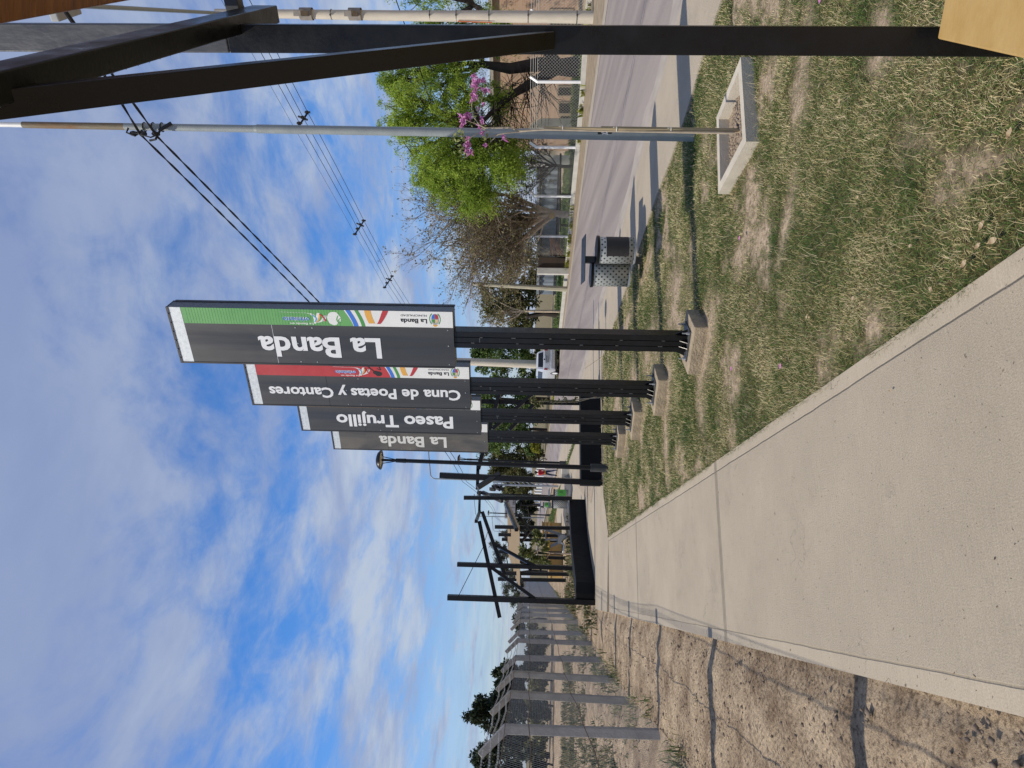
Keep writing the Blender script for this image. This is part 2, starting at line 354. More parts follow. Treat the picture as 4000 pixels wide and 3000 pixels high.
def walk_mat(name, half, joints, col=(0.385, 0.330, 0.252)):
    m = bpy.data.materials.new(name); m.use_nodes = True; nt = m.node_tree; N = nt.nodes.new; L = nt.links.new; b = nt.nodes['Principled BSDF']
    b.inputs['Roughness'].default_value = 0.88; b.inputs['Specular IOR Level'].default_value = 0.25
    tc = N('ShaderNodeTexCoord'); sp = N('ShaderNodeSeparateXYZ'); L(tc.outputs['Object'], sp.inputs[0])
    def nz(s, d, st=(1, 1, 1), r=0.6):
        mp = N('ShaderNodeMapping'); mp.inputs[3].default_value = st; L(tc.outputs['Object'], mp.inputs[0])
        n = N('ShaderNodeTexNoise'); n.inputs['Scale'].default_value = s; n.inputs['Detail'].default_value = d; n.inputs['Roughness'].default_value = r; L(mp.outputs[0], n.inputs['Vector']); return n.outputs[0]
    def M(op, a, bb=None, clamp=False):
        n = N('ShaderNodeMath'); n.operation = op; n.use_clamp = clamp
        for i, v in enumerate((a, bb)):
            if v is None: continue
            if isinstance(v, (int, float)): n.inputs[i].default_value = v
            else: L(v, n.inputs[i])
        return n.outputs[0]
    def MR(v, a, bb, c=0.0, d=1.0):
        n = N('ShaderNodeMapRange'); L(v, n.inputs[0])
        for i, q in enumerate((a, bb, c, d)): n.inputs[i+1].default_value = q
        return n.outputs[0]
    base = N('ShaderNodeValToRGB'); e = base.color_ramp.elements; e[0].position = 0.3; e[1].position = 0.7
    e[0].color = (*[c*0.90 for c in col], 1); e[1].color = (*[c*1.08 for c in col], 1); L(nz(1.1, 6), base.inputs[0])
    wob = M('MULTIPLY', M('SUBTRACT', nz(2.0, 3), 0.5), 0.02)
    if half:
        dist = M('SUBTRACT', half, M('ABSOLUTE', M('ADD', sp.outputs[0], wob)))             # from the edge inwards
        rim = M('SUBTRACT', 1.0, MR(dist, 0.088, 0.094))
        line = M('MULTIPLY', MR(dist, 0.085, 0.090), M('SUBTRACT', 1.0, MR(dist, 0.093, 0.099)))
    else: rim = 0.0; line = 0.0
    broom = nz(22, 6, (0.30, 5.0, 1)); grit = nz(130, 4, (1, 1, 1), 0.75)
    rough = M('ADD', M('MULTIPLY', broom, 0.6), M('MULTIPLY', grit, 0.75))
    if half: rough = M('MULTIPLY', rough, M('SUBTRACT', 1.0, M('MULTIPLY', rim, 0.75)))
    jl = None
    for y0 in joints:
        a = M('ABSOLUTE', M('SUBTRACT', sp.outputs[1], y0))
        band = M('SUBTRACT', 1.0, MR(a, 0.028, 0.034)); g1 = M('SUBTRACT', 1.0, MR(M('ABSOLUTE', M('SUBTRACT', a, 0.031)), 0.004, 0.010)); g2 = M('SUBTRACT', 1.0, MR(a, 0.005, 0.010))
        g = M('MAXIMUM', M('MULTIPLY', g1, 0.75), g2); jl = g if jl is None else M('MAXIMUM', jl, g)
        rough = M('MULTIPLY', rough, M('SUBTRACT', 1.0, M('MULTIPLY', band, 0.7)))
    dark = M('MULTIPLY', line, 0.35) if half else 0.0
    if jl is not None: dark = M('MAXIMUM', dark, M('MULTIPLY', jl, 0.62))
    spots = M('MULTIPLY', MR(nz(55, 1), 0.73, 0.77), 0.35); dark = M('MAXIMUM', dark, spots)
    stain = M('MULTIPLY', MR(nz(1.7, 5, (1, 1, 1), 0.7), 0.56, 0.72), 0.13); dark = M('ADD', dark, stain)
    crk = M('SUBTRACT', 1.0, MR(M('ABSOLUTE', M('SUBTRACT', nz(0.55, 6, (1, 1, 1), 0.65), 0.47)), 0.0, 0.0012)); dark = M('MAXIMUM', dark, M('MULTIPLY', M('MULTIPLY', crk, MR(nz(0.9, 2), 0.52, 0.6)), 0.4))
    fine = MR(broom, 0.3, 0.7, 0.93, 1.06); gr = MR(grit, 0.3, 0.7, 0.80, 1.18)
    mul = M('MULTIPLY', M('MULTIPLY', fine, gr), M('SUBTRACT', 1.0, dark))
    mm = N('ShaderNodeMix'); mm.data_type = 'RGBA'; mm.blend_type = 'MULTIPLY'; mm.inputs[0].default_value = 1.0; L(base.outputs[0], mm.inputs[6]); L(mul, mm.inputs[7])
    L(mm.outputs[2], b.inputs['Base Color'])
    hgt = rough
    if half or jl is not None: hgt = M('SUBTRACT', rough, M('MULTIPLY', dark, 2.0))
    bp = N('ShaderNodeBump'); bp.inputs['Strength'].default_value = 0.8; bp.inputs['Distance'].default_value = 0.010; L(hgt, bp.inputs['Height']); L(bp.outputs[0], b.inputs['Normal'])
    return m
org = (walk_edge_r(2.3)+walk_edge_l(2.3))/2
half = (walk_edge_r(8)-walk_edge_l(8)).dot(PN)/2
j1 = ((G(2790, 1830)+G(2840, 2480))/2-org).dot(PD); j2 = ((G(2483, 2030)+G(2494, 2405))/2-org).dot(PD); j0 = j1-(j2-j1)
def loc2(p): q = Vector((p[0], p[1], 0))-org; return (q.dot(PN), q.dot(PD))
wk = MB(); wk.prism([(-half, -4), (half, -4), (half, loc2(walk_edge_r(14.05))[1]), (-half, loc2(walk_edge_r(14.05))[1])], -0.055, 0.0)
w = wk.build('walkway', walk_mat('walkway_concrete', half, [j0, j1, j2]), kind='structure'); w.location = org; w.rotation_euler = (0, 0, math.atan2(PD.y, PD.x)-PI/2)
S_NEAR = [(5.2, 1.5), (3.9, 5.2), (3.57, 6.17), (3.34, 6.9), (3.12, 7.4), (2.93, 8.0), (2.80, 8.5), (2.68, 9.15), (2.43, 10.0), (1.52, 13.07), (0.72, 15.98)]
R_NEAR = [(7.6, 0.5), (4.75, 7.0), (4.48, 7.94), (4.28, 8.6), (4.02, 9.6), (3.6, 11.06), (3.04, 12.9), (1.83, 16.9), (0.55, 21.6), (-3.55, 36.98), (-4.87, 41.14), (-8.2, 53), (-13, 69), (-20.5, 93), (-42, 160)]
R_FAR = [(13.5, 2), (11.0, 12.5), (9.9, 17.2), (9.1, 20.3), (7.72, 24.6), (6.2, 28.9), (3.15, 38.2), (-0.23, 48.6), (-6.58, 73), (-16.5, 110), (-32, 160)]
sheet('road', R_NEAR+R_FAR[::-1], -0.012, None)
def road_mat():
    m = bpy.data.materials.new('asphalt'); m.use_nodes = True; nt = m.node_tree; N = nt.nodes.new; L = nt.links.new; b = nt.nodes['Principled BSDF']; b.inputs['Roughness'].default_value = 0.8
    tc = N('ShaderNodeTexCoord')
    def nz(s, d, st=(1, 1, 1), rot=0):
        mp = N('ShaderNodeMapping'); mp.inputs[3].default_value = st; mp.inputs[2].default_value = (0, 0, rot); L(tc.outputs['Object'], mp.inputs[0])
        n = N('ShaderNodeTexNoise'); n.inputs['Scale'].default_value = s; n.inputs['Detail'].default_value = d; L(mp.outputs[0], n.inputs['Vector']); return n.outputs[0]
    r = N('ShaderNodeValToRGB'); e = r.color_ramp.elements; e[0].position = 0.3; e[0].color = (0.205, 0.176, 0.165, 1); e[1].position = 0.72; e[1].color = (0.325, 0.282, 0.258, 1)
    L(nz(0.9, 8, (2.2, 0.12, 1), -0.29), r.inputs[0])
    r2 = N('ShaderNodeValToRGB'); e = r2.color_ramp.elements; e[0].position = 0.3; e[0].color = (0.72, 0.72, 0.72, 1); e[1].position = 0.7; e[1].color = (1.15, 1.12, 1.1, 1); L(nz(70, 3), r2.inputs[0])
    mx = N('ShaderNodeMix'); mx.data_type = 'RGBA'; mx.blend_type = 'MULTIPLY'; mx.inputs[0].default_value = 1; L(r.outputs[0], mx.inputs[6]); L(r2.outputs[0], mx.inputs[7]); L(mx.outputs[2], b.inputs['Base Color'])
    bp = N('ShaderNodeBump'); bp.inputs['Strength'].default_value = 0.5; bp.inputs['Distance'].default_value = 0.01; L(nz(120, 2), bp.inputs['Height']); L(bp.outputs[0], b.inputs['Normal'])
    return m
bpy.data.objects['road'].data.materials.clear(); bpy.data.objects['road'].data.materials.append(road_mat())
# sandy margins washed onto the asphalt
def band(name, edge, w0, w1, z, m):
    L_ = []; Rr = []
    rnd = random.Random(4)
    P = []
    for i in range(len(edge)-1):
        a, b = Vector((*edge[i], 0)), Vector((*edge[i+1], 0)); k = max(2, int((b-a).length/1.2))
        for q in range(k): P.append(a.lerp(b, q/k))
    P.append(Vector((*edge[-1], 0)))
    for i, p in enumerate(P):
        t = (P[min(i+1, len(P)-1)]-P[max(i-1, 0)]).normalized(); nrm = Vector((t.y, -t.x, 0))
        L_.append(p+nrm*(w0+rnd.uniform(-0.05, 0.05))); Rr.append(p+nrm*(w1+rnd.uniform(-0.12, 0.12)))
    b = MB()
    for i in range(len(P)-1): b.add([(*L_[i].xy, z), (*Rr[i].xy, z), (*Rr[i+1].xy, z), (*L_[i+1].xy, z)], [(0, 1, 2, 3)])
    return b.build(name, m, kind='structure')
SAND = mat('sandy_dust', (0.33, 0.285, 0.23), 0.95, 0.2, 5, 0.4, 60)
band('road_margin', R_NEAR[1:], -0.05, 0.42, -0.006, mat('dusty_asphalt', (0.33, 0.29, 0.25), 0.9, 0.2, 4, 0.4, 80, stretch=(1, 0.25, 1)))
VERGE = [(13.6, 12.5), (13.4, 20.5), (12.4, 22.9), (10.95, 24.4), (9.6, 26.5), (8.35, 29.5), (7.1, 31.6), (5.9, 33.9), (2.6, 42.5), (-1.2, 52)]
sheet('verge', [(11.0, 12.5), (9.9, 17.2), (9.1, 20.3), (7.72, 24.6), (6.2, 28.9), (3.15, 38.2), (-0.23, 48.6)]+VERGE[::-1], -0.02, mat('verge_dirt', (0.25, 0.195, 0.13), 0.95, 0.35, 3, 0.8, 40))
band('road_edge_dust', [p for p in R_FAR[1:]], -0.55, 0.08, -0.005, SAND)
strip_m = walk_mat('pavement_concrete', 0, [])
sheet('pavement', S_NEAR+[(0.55, 21.6), (1.83, 16.9), (3.04, 12.9), (3.6, 11.06), (4.02, 9.6), (4.28, 8.6), (4.48, 7.94), (4.75, 7.0), (7.6, 0.5)], 0.0, strip_m, th=0.05)
PLAZA = [tuple(walk_edge_l(14.06).xy), (-3.17, 14.07), (-2.72, 14.75), (-2.5, 15.2), (-0.4, 15.95), (0.70, 15.99), (0.53, 21.6), (-3.55, 36.95), (-4.87, 41.1), (-9.4, 41.5), (-7.9, 34.6), (-7.2, 30.5), (-5.4, 25.5), (-4.0, 21.0), (-4.9, 18.6), (-5.3, 16.9), (-5.5, 16.45)]
sheet('plaza', PLAZA, -0.002, strip_m, th=0.05)
sheet('plaza_dirt', [(-2.55, 17.4), (-2.3, 20.2), (-2.95, 24.0), (-3.6, 24.6), (-3.4, 20.6), (-3.2, 18.2)], 0.004, mat('plaza_soil', (0.33, 0.27, 0.2), 0.95, 0.3, 8, 0.8, 50))

# lawn
LAWN = [(0.96, 0.8), (0.5, 2.3), (-3.155, 14.03), (-2.70, 14.72), (-2.48, 15.15), (-0.4, 15.92), (0.69, 15.97)]+S_NEAR[:-1][::-1]+[(5.2, 0.8)]
SIGNS = [(0.47, 6.8), (-0.03, 8.61), (-0.5, 10.51), (-0.97, 12.26)]
PLC = sum((G(x, y, .07) for x, y in ((2805, 758), (2914, 553), (2893, 222), (2798, 457))), Vector((0, 0, 0)))/4
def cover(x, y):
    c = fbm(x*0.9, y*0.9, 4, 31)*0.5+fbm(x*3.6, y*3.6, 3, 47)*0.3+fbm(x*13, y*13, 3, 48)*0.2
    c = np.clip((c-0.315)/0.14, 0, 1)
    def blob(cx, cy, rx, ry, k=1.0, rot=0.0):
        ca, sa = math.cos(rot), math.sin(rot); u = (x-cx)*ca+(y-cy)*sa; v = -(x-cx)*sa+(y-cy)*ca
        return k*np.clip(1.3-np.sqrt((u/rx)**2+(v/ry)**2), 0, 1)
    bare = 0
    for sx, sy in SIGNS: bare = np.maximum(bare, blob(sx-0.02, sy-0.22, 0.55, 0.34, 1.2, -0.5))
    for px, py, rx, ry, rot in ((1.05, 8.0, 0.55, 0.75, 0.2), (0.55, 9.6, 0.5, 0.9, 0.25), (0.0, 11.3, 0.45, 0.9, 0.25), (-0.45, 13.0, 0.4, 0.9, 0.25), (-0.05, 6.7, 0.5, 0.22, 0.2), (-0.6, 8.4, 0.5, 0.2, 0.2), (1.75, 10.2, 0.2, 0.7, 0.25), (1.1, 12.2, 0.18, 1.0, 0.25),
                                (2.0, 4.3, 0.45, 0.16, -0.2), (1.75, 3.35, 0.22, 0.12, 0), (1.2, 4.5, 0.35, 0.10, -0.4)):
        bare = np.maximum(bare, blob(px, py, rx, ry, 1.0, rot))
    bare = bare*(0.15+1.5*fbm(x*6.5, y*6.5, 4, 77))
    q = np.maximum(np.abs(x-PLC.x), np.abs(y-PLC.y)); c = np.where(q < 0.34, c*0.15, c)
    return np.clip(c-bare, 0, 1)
def build_lawn():
    st = 0.05; xs = np.arange(-3.3, 5.2, st); ys = np.arange(0.8, 16.1, st*1.4); gx, gy = np.meshgrid(xs, ys)
    d = np.where(inpoly(gx, gy, LAWN), 1, 0)
    h = -0.028+0.02*(fbm(gx*1.5, gy*1.5, 4, 5)-0.5)+0.012*(fbm(gx*9, gy*9, 2, 6)-0.5)
    nx, ny = len(xs), len(ys); i, j = np.meshgrid(np.arange(nx-1), np.arange(ny-1)); a = (j*nx+i).ravel()
    fl = d.ravel(); keep = (fl[a]+fl[a+1]+fl[a+nx]+fl[a+nx+1]) >= 2; Q = np.stack([a, a+1, a+1+nx, a+nx], 1)[keep]
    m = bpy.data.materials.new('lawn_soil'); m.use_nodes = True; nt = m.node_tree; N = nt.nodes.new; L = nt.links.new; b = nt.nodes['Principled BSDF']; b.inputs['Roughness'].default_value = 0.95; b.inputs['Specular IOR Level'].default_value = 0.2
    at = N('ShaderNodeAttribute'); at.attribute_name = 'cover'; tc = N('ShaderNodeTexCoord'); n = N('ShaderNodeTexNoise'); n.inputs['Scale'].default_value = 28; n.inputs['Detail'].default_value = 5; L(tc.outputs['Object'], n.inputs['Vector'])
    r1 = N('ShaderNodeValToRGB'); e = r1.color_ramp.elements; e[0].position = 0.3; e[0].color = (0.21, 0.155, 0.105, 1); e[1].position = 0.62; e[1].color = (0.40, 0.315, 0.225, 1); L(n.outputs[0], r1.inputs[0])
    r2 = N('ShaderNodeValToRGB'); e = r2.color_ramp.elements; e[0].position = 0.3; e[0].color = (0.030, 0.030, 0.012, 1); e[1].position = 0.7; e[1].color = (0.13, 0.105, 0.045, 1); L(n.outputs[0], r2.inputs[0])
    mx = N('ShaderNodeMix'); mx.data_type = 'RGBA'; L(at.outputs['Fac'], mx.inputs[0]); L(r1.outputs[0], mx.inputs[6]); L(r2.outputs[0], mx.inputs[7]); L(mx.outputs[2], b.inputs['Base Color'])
    bp = N('ShaderNodeBump'); bp.inputs['Strength'].default_value = 0.7; bp.inputs['Distance'].default_value = 0.02; n2 = N('ShaderNodeTexNoise'); n2.inputs['Scale'].default_value = 45; n2.inputs['Detail'].default_value = 4; L(tc.outputs['Object'], n2.inputs['Vector']); L(n2.outputs[0], bp.inputs['Height']); L(bp.outputs[0], b.inputs['Normal'])
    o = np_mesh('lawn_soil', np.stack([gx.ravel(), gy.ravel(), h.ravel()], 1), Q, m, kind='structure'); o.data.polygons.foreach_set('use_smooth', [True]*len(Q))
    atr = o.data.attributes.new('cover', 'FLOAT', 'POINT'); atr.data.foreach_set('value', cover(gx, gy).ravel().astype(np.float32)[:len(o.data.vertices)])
    return h
build_lawn()
GRASS = leafmat('grass_blades', [(0.0, (0.034, 0.075, 0.014)), (0.30, (0.066, 0.132, 0.024)), (0.62, (0.125, 0.20, 0.042)), (0.72, (0.33, 0.28, 0.11)), (0.86, (0.58, 0.47, 0.235)), (1.0, (0.74, 0.63, 0.38))], 0.25, 1.6)
def blades(name, polys, dens, label, seed, lmin, lmax, zbase=-0.03, use_cover=True, mats=GRASS, flat=0.5, wide=1.0):
    rng = np.random.default_rng(seed); PX = []; PY = []
    for poly in polys:
        xs = [p[0] for p in poly]; ys = [p[1] for p in poly]
        y0, y1 = min(ys), max(ys); step = 1.0; y = y0
        while y < y1:
            dn = dens(y+0.5); n = int(dn*(max(xs)-min(xs))*step); px = rng.uniform(min(xs), max(xs), n); py = rng.uniform(y, min(y+step, y1), n)
            k = inpoly(px, py, poly); PX.append(px[k]); PY.append(py[k]); y += step
    x = np.concatenate(PX); y = np.concatenate(PY)
    if use_cover:
        cv = cover(x, y); k = rng.random(len(x)) < 0.10+0.90*cv; x = x[k]; y = y[k]; cv = cv[k]
    else: cv = np.ones(len(x))
    n = len(x); dist = np.hypot(x, y)
    ln = rng.uniform(lmin, lmax, n)*(0.5+0.5*cv)*(0.6+0.8*fbm(x*4, y*4, 3, 12)); w_ = np.maximum(0.0017, dist*0.00042)*rng.uniform(0.7, 1.5, n)*wide
    az = rng.random(n)*2*PI; tilt = np.clip(rng.normal(1.08, 0.36, n)+flat*(rng.random(n) < 0.35)*0.5, 0.1, 1.5)
    dx, dy = np.cos(az), np.sin(az); b = np.stack([x, y, np.full(n, zbase)+0.012*rng.random(n)], 1)
    side = np.stack([-dy, dx, np.zeros(n)], 1)*(w_/2)[:, None]
    t1 = tilt*0.7; t2 = np.minimum(tilt*1.3, 1.62)
    mid = b+np.stack([dx*np.sin(t1), dy*np.sin(t1), np.cos(t1)], 1)*(ln*0.5)[:, None]
    tip = mid+np.stack([dx*np.sin(t2), dy*np.sin(t2), np.cos(t2)], 1)*(ln*0.5)[:, None]
    V = np.stack([b-side, b+side, mid+side*0.85, mid-side*0.85, tip], 1).reshape(-1, 3)
    o5 = (np.arange(n)*5)[:, None]; T = np.concatenate([o5+np.array([[0, 1, 2]]), o5+np.array([[0, 2, 3]]), o5+np.array([[3, 2, 4]])], 1).reshape(-1, 3)
    return np_mesh(name, V, T, mats, label=label, cat='grass', kind='stuff')
blades('lawn_grass', [LAWN], lambda y: 19000 if y < 3.5 else (16000 if y < 5 else (11000 if y < 8 else (7500 if y < 11 else 5000))), 'worn patchy lawn of green and straw coloured grass between walkway and road', 1, 0.018, 0.048)
# long dead stems lying on top
blades('dead_grass_stems', [LAWN], lambda y: 620 if y < 6 else 320, 'long dry straw stems lying on the lawn', 2, 0.04, 0.12, zbase=-0.005, mats=leafmat('straw', [(0, (0.38, 0.30, 0.15)), (1, (0.66, 0.56, 0.36))], 0.15), flat=2.0, wide=0.65)
FARG = [(-2.5, 27.3), (-2.05, 24.3), (-5.6, 36.4), (-8.5, 46), (-11.6, 58), (-13.0, 60), (-9.3, 48), (-6.7, 40.5)]
blades('strip_grass', [[(-2.45, 26.9), (-2.05, 24.6), (-5.2, 35.7), (-8.3, 46.2), (-11.2, 56), (-12.8, 56), (-10.0, 47), (-6.9, 40.5), (-4.6, 34)]], lambda y: 500, 'green grass strip between the far pavement and the road', 3, 0.08, 0.16, zbase=0.0, use_cover=False, wide=1.6, mats=leafmat('green_grass', [(0, (0.05, 0.09, 0.02)), (1, (0.17, 0.22, 0.06))], 0.3, 0.6))
GARDEN = [(13.0, 24.5), (11.4, 26.0), (8.8, 30.2), (6.1, 35), (2.6, 44), (-1.2, 53.5), (5, 56), (12, 44), (18, 33)]
sheet('garden_ground', GARDEN, -0.03, mat('garden_turf', (0.06, 0.10, 0.025), 0.95, 0.5, 2.5, 0.6, 30))
blades('garden_grass', [GARDEN], lambda y: 60, 'green turf behind the white posted fence across the road', 4, 0.12, 0.28, zbase=-0.03, use_cover=False, wide=2.5, mats=leafmat('green_grass', None) if 'green_grass' in _m else GRASS)
# grass blades leaning over the walkway edge and tufts by it
def edge_tufts():
    rng = np.random.default_rng(9); n = 5200; s = rng.random(n)**1.3*12.5; y = 1.6+s; x = 0.5-0.3115*(y-2.3)+np.abs(rng.normal(0, 0.035, n))-0.012
    k = fbm(x*2.5, y*2.5, 3, 91) > 0.42; x = x[k]; y = y[k]; n = len(x)
    ln = rng.uniform(0.03, 0.085, n); w_ = np.maximum(0.0018, y*0.00042); az = PI+0.3+rng.normal(0, 0.9, n); t1 = rng.uniform(0.2, 0.9, n); t2 = t1+rng.uniform(0.3, 0.8, n)
    dx, dy = np.cos(az), np.sin(az); b = np.stack([x, y, np.full(n, -0.02)], 1); side = np.stack([-dy, dx, np.zeros(n)], 1)*(w_/2)[:, None]
    mid = b+np.stack([dx*np.sin(t1), dy*np.sin(t1), np.cos(t1)], 1)*(ln*0.5)[:, None]; tip = mid+np.stack([dx*np.sin(t2), dy*np.sin(t2), np.cos(t2)], 1)*(ln*0.5)[:, None]
    tip[:, 2] = np.maximum(tip[:, 2], 0.004); V = np.stack([b-side, b+side, mid+side*0.85, mid-side*0.85, tip], 1).reshape(-1, 3); o5 = (np.arange(n)*5)[:, None]
    T = np.concatenate([o5+np.array([[0, 1, 2]]), o5+np.array([[0, 2, 3]]), o5+np.array([[3, 2, 4]])], 1).reshape(-1, 3)
    np_mesh('edge_grass', V, T, GRASS, label='fringe of grass leaning over the right edge of the walkway', cat='grass', kind='stuff')
edge_tufts()

# ------------------------------------------------------------------ lettering
_tc = {}
def text_geo(s, bold=0.03, ext=0.0):
    k = (s, bold, ext)
    if k in _tc: return _tc[k]
    c = bpy.data.curves.new('lettering', 'FONT'); c.body = s; c.size = 1.0; c.offset = bold; c.extrude = ext; c.resolution_u = 3; c.fill_mode = 'FRONT' if not ext else 'BOTH'
    o = bpy.data.objects.new('lettering', c); COL.objects.link(o)
    dg = bpy.context.evaluated_depsgraph_get(); me = bpy.data.meshes.new_from_object(o.evaluated_get(dg))
    vs_ = [v.co.copy() for v in me.vertices]; fs = [tuple(p.vertices) for p in me.polygons]
    bpy.data.objects.remove(o); bpy.data.curves.remove(c); bpy.data.meshes.remove(me)
    _tc[k] = (vs_, fs); return _tc[k]
def put_text(mb, s, origin, X, Y, length, cap, bold=0.03, ref='L'):
    """baseline starts at origin, runs along X over the given length; capitals are cap high along Y"""
    vs_, fs = text_geo(s, bold); rv, _ = text_geo(ref, bold)
    x0 = min(v.x for v in vs_); x1 = max(v.x for v in vs_); ch = max(v.y for v in rv); o, X, Y = Vector(origin), Vector(X), Vector(Y)
    kx = length/(x1-x0); ky = cap/ch
    mb.add([o+X*((v.x-x0)*kx)+Y*(v.y*ky) for v in vs_], fs)
def strokes(mb, pts, widths, P):             # flat ribbon through 2D points, P maps (a, b) -> 3D
    n = len(pts); Lp = []; Rp = []
    for i in range(n):
        a = Vector(pts[max(i-1, 0)]); b = Vector(pts[min(i+1, n-1)]); t = (b-a)
        if t.length < 1e-9: t = Vector((1, 0))
        t.normalize(); nr = Vector((-t.y, t.x)); w_ = widths[i] if isinstance(widths, (list, tuple)) else widths
        p = Vector(pts[i]); Lp.append(P(*(p+nr*w_/2))); Rp.append(P(*(p-nr*w_/2)))
    for i in range(n-1): mb.add([Rp[i], Rp[i+1], Lp[i+1], Lp[i]], [(0, 1, 2, 3)])
def curve2(ctrl, n=14):                      # Catmull-Rom through control points
    c = [Vector(p) for p in ctrl]; c = [c[0]*2-c[1]]+c+[c[-1]*2-c[-2]]; out = []
    for i in range(1, len(c)-2):
        for k in range(n):
            t = k/n; a, b, d, e = c[i-1], c[i], c[i+1], c[i+2]
            out.append(0.5*((2*b)+(d-a)*t+(2*a-5*b+4*d-e)*t*t+(3*b-a-3*d+e)*t**3))
    out.append(c[-2]); return out
def disc2(cx, cy, rx, ry, n=20, wob=0.0, seed=0):
    r = random.Random(seed); return [(cx+rx*math.cos(2*PI*i/n)*(1+r.uniform(-wob, wob)), cy+ry*math.sin(2*PI*i/n)*(1+r.uniform(-wob, wob))) for i in range(n)]

# ------------------------------------------------------------------ the four sign totems
def panel_paint(name, col, col2, streak, rough):
    m = bpy.data.materials.new(name); m.use_nodes = True; nt = m.node_tree; N = nt.nodes.new; L = nt.links.new; b = nt.nodes['Principled BSDF']
    tc = N('ShaderNodeTexCoord')
    def nz(s, d, st):
        mp = N('ShaderNodeMapping'); mp.inputs[3].default_value = st; L(tc.outputs['Object'], mp.inputs[0]); n = N('ShaderNodeTexNoise'); n.inputs['Scale'].default_value = s; n.inputs['Detail'].default_value = d; n.inputs['Distortion'].default_value = 0.6; L(mp.outputs[0], n.inputs['Vector']); return n.outputs[0]
    r = N('ShaderNodeValToRGB'); e = r.color_ramp.elements; e[0].position = 0.38; e[0].color = (*col, 1); e[1].position = 0.66; e[1].color = (*col2, 1); L(nz(3.0, 7, streak), r.inputs[0])
    sc = N('ShaderNodeValToRGB'); e = sc.color_ramp.elements; e[0].position = 0.70; e[0].color = (0, 0, 0, 1); e[1].position = 0.78; e[1].color = (1, 1, 1, 1); L(nz(14, 3, (2.5, 1, 1)), sc.inputs[0])
    mx = N('ShaderNodeMix'); mx.data_type = 'RGBA'; k = N('ShaderNodeMath'); k.operation = 'MULTIPLY'; L(sc.outputs[0], k.inputs[0]); k.inputs[1].default_value = 0.25; L(k.outputs[0], mx.inputs[0]); L(r.outputs[0], mx.inputs[6]); mx.inputs[7].default_value = (0.16, 0.15, 0.14, 1)
    L(mx.outputs[2], b.inputs['Base Color'])
    mr = N('ShaderNodeMapRange'); L(nz(2.2, 4, streak), mr.inputs[0]); mr.inputs[1].default_value = 0.3; mr.inputs[2].default_value = 0.7; mr.inputs[3].default_value = rough-0.1; mr.inputs[4].default_value = rough+0.15; L(mr.outputs[0], b.inputs['Roughness'])
    bp = N('ShaderNodeBump'); bp.inputs['Strength'].default_value = 0.25; bp.inputs['Distance'].default_value = 0.03; L(nz(1.6, 2, (1, 1, 0.9)), bp.inputs['Height']); L(bp.outputs[0], b.inputs['Normal'])
    return m
PANEL = panel_paint('sign_black_panel', (0.034, 0.035, 0.037), (0.056, 0.056, 0.058), (2, 2, 0.12), 0.42)
PANELF = panel_paint('sign_faded_panel', (0.055, 0.055, 0.056), (0.125, 0.115, 0.100), (1.2, 1, 0.5), 0.55)
SIDEM = mat('sign_side_metal', (0.13, 0.145, 0.16), 0.45, 0.3, 22, 0.15, 60, metal=0.4)
GALVB = mat('galvanised_sheet', (0.56, 0.60, 0.62), 0.5, 0.16, 26, 0.03, 100, metal=0.25)
LETTER = mat('white_lettering', (0.74, 0.76, 0.78), 0.5, 0.04, 8)
VINYLW = mat('white_vinyl', (0.76, 0.77, 0.75), 0.45, 0.04, 3)
def flatmat(n, c): return mat('vinyl_'+n, c, 0.45, 0.07, 2.5)
VG, VR, VO, VB, VK, VG2 = flatmat('green', (0.12, 0.36, 0.105)), flatmat('red', (0.46, 0.035, 0.04)), flatmat('orange', (0.72, 0.38, 0.07)), flatmat('blue', (0.035, 0.16, 0.58)), flatmat('black', (0.012, 0.012, 0.012)), flatmat('deep_green', (0.06, 0.28, 0.06))
VTAN = flatmat('sand', (0.70, 0.50, 0.30)); VBLUE2 = flatmat('sky_blue', (0.10, 0.38, 0.62))
PW, PH, PDp, PZ0 = 0.63, 2.87, 0.17, 2.46     # panel width, height, depth, lower edge
TH = rad(-30)
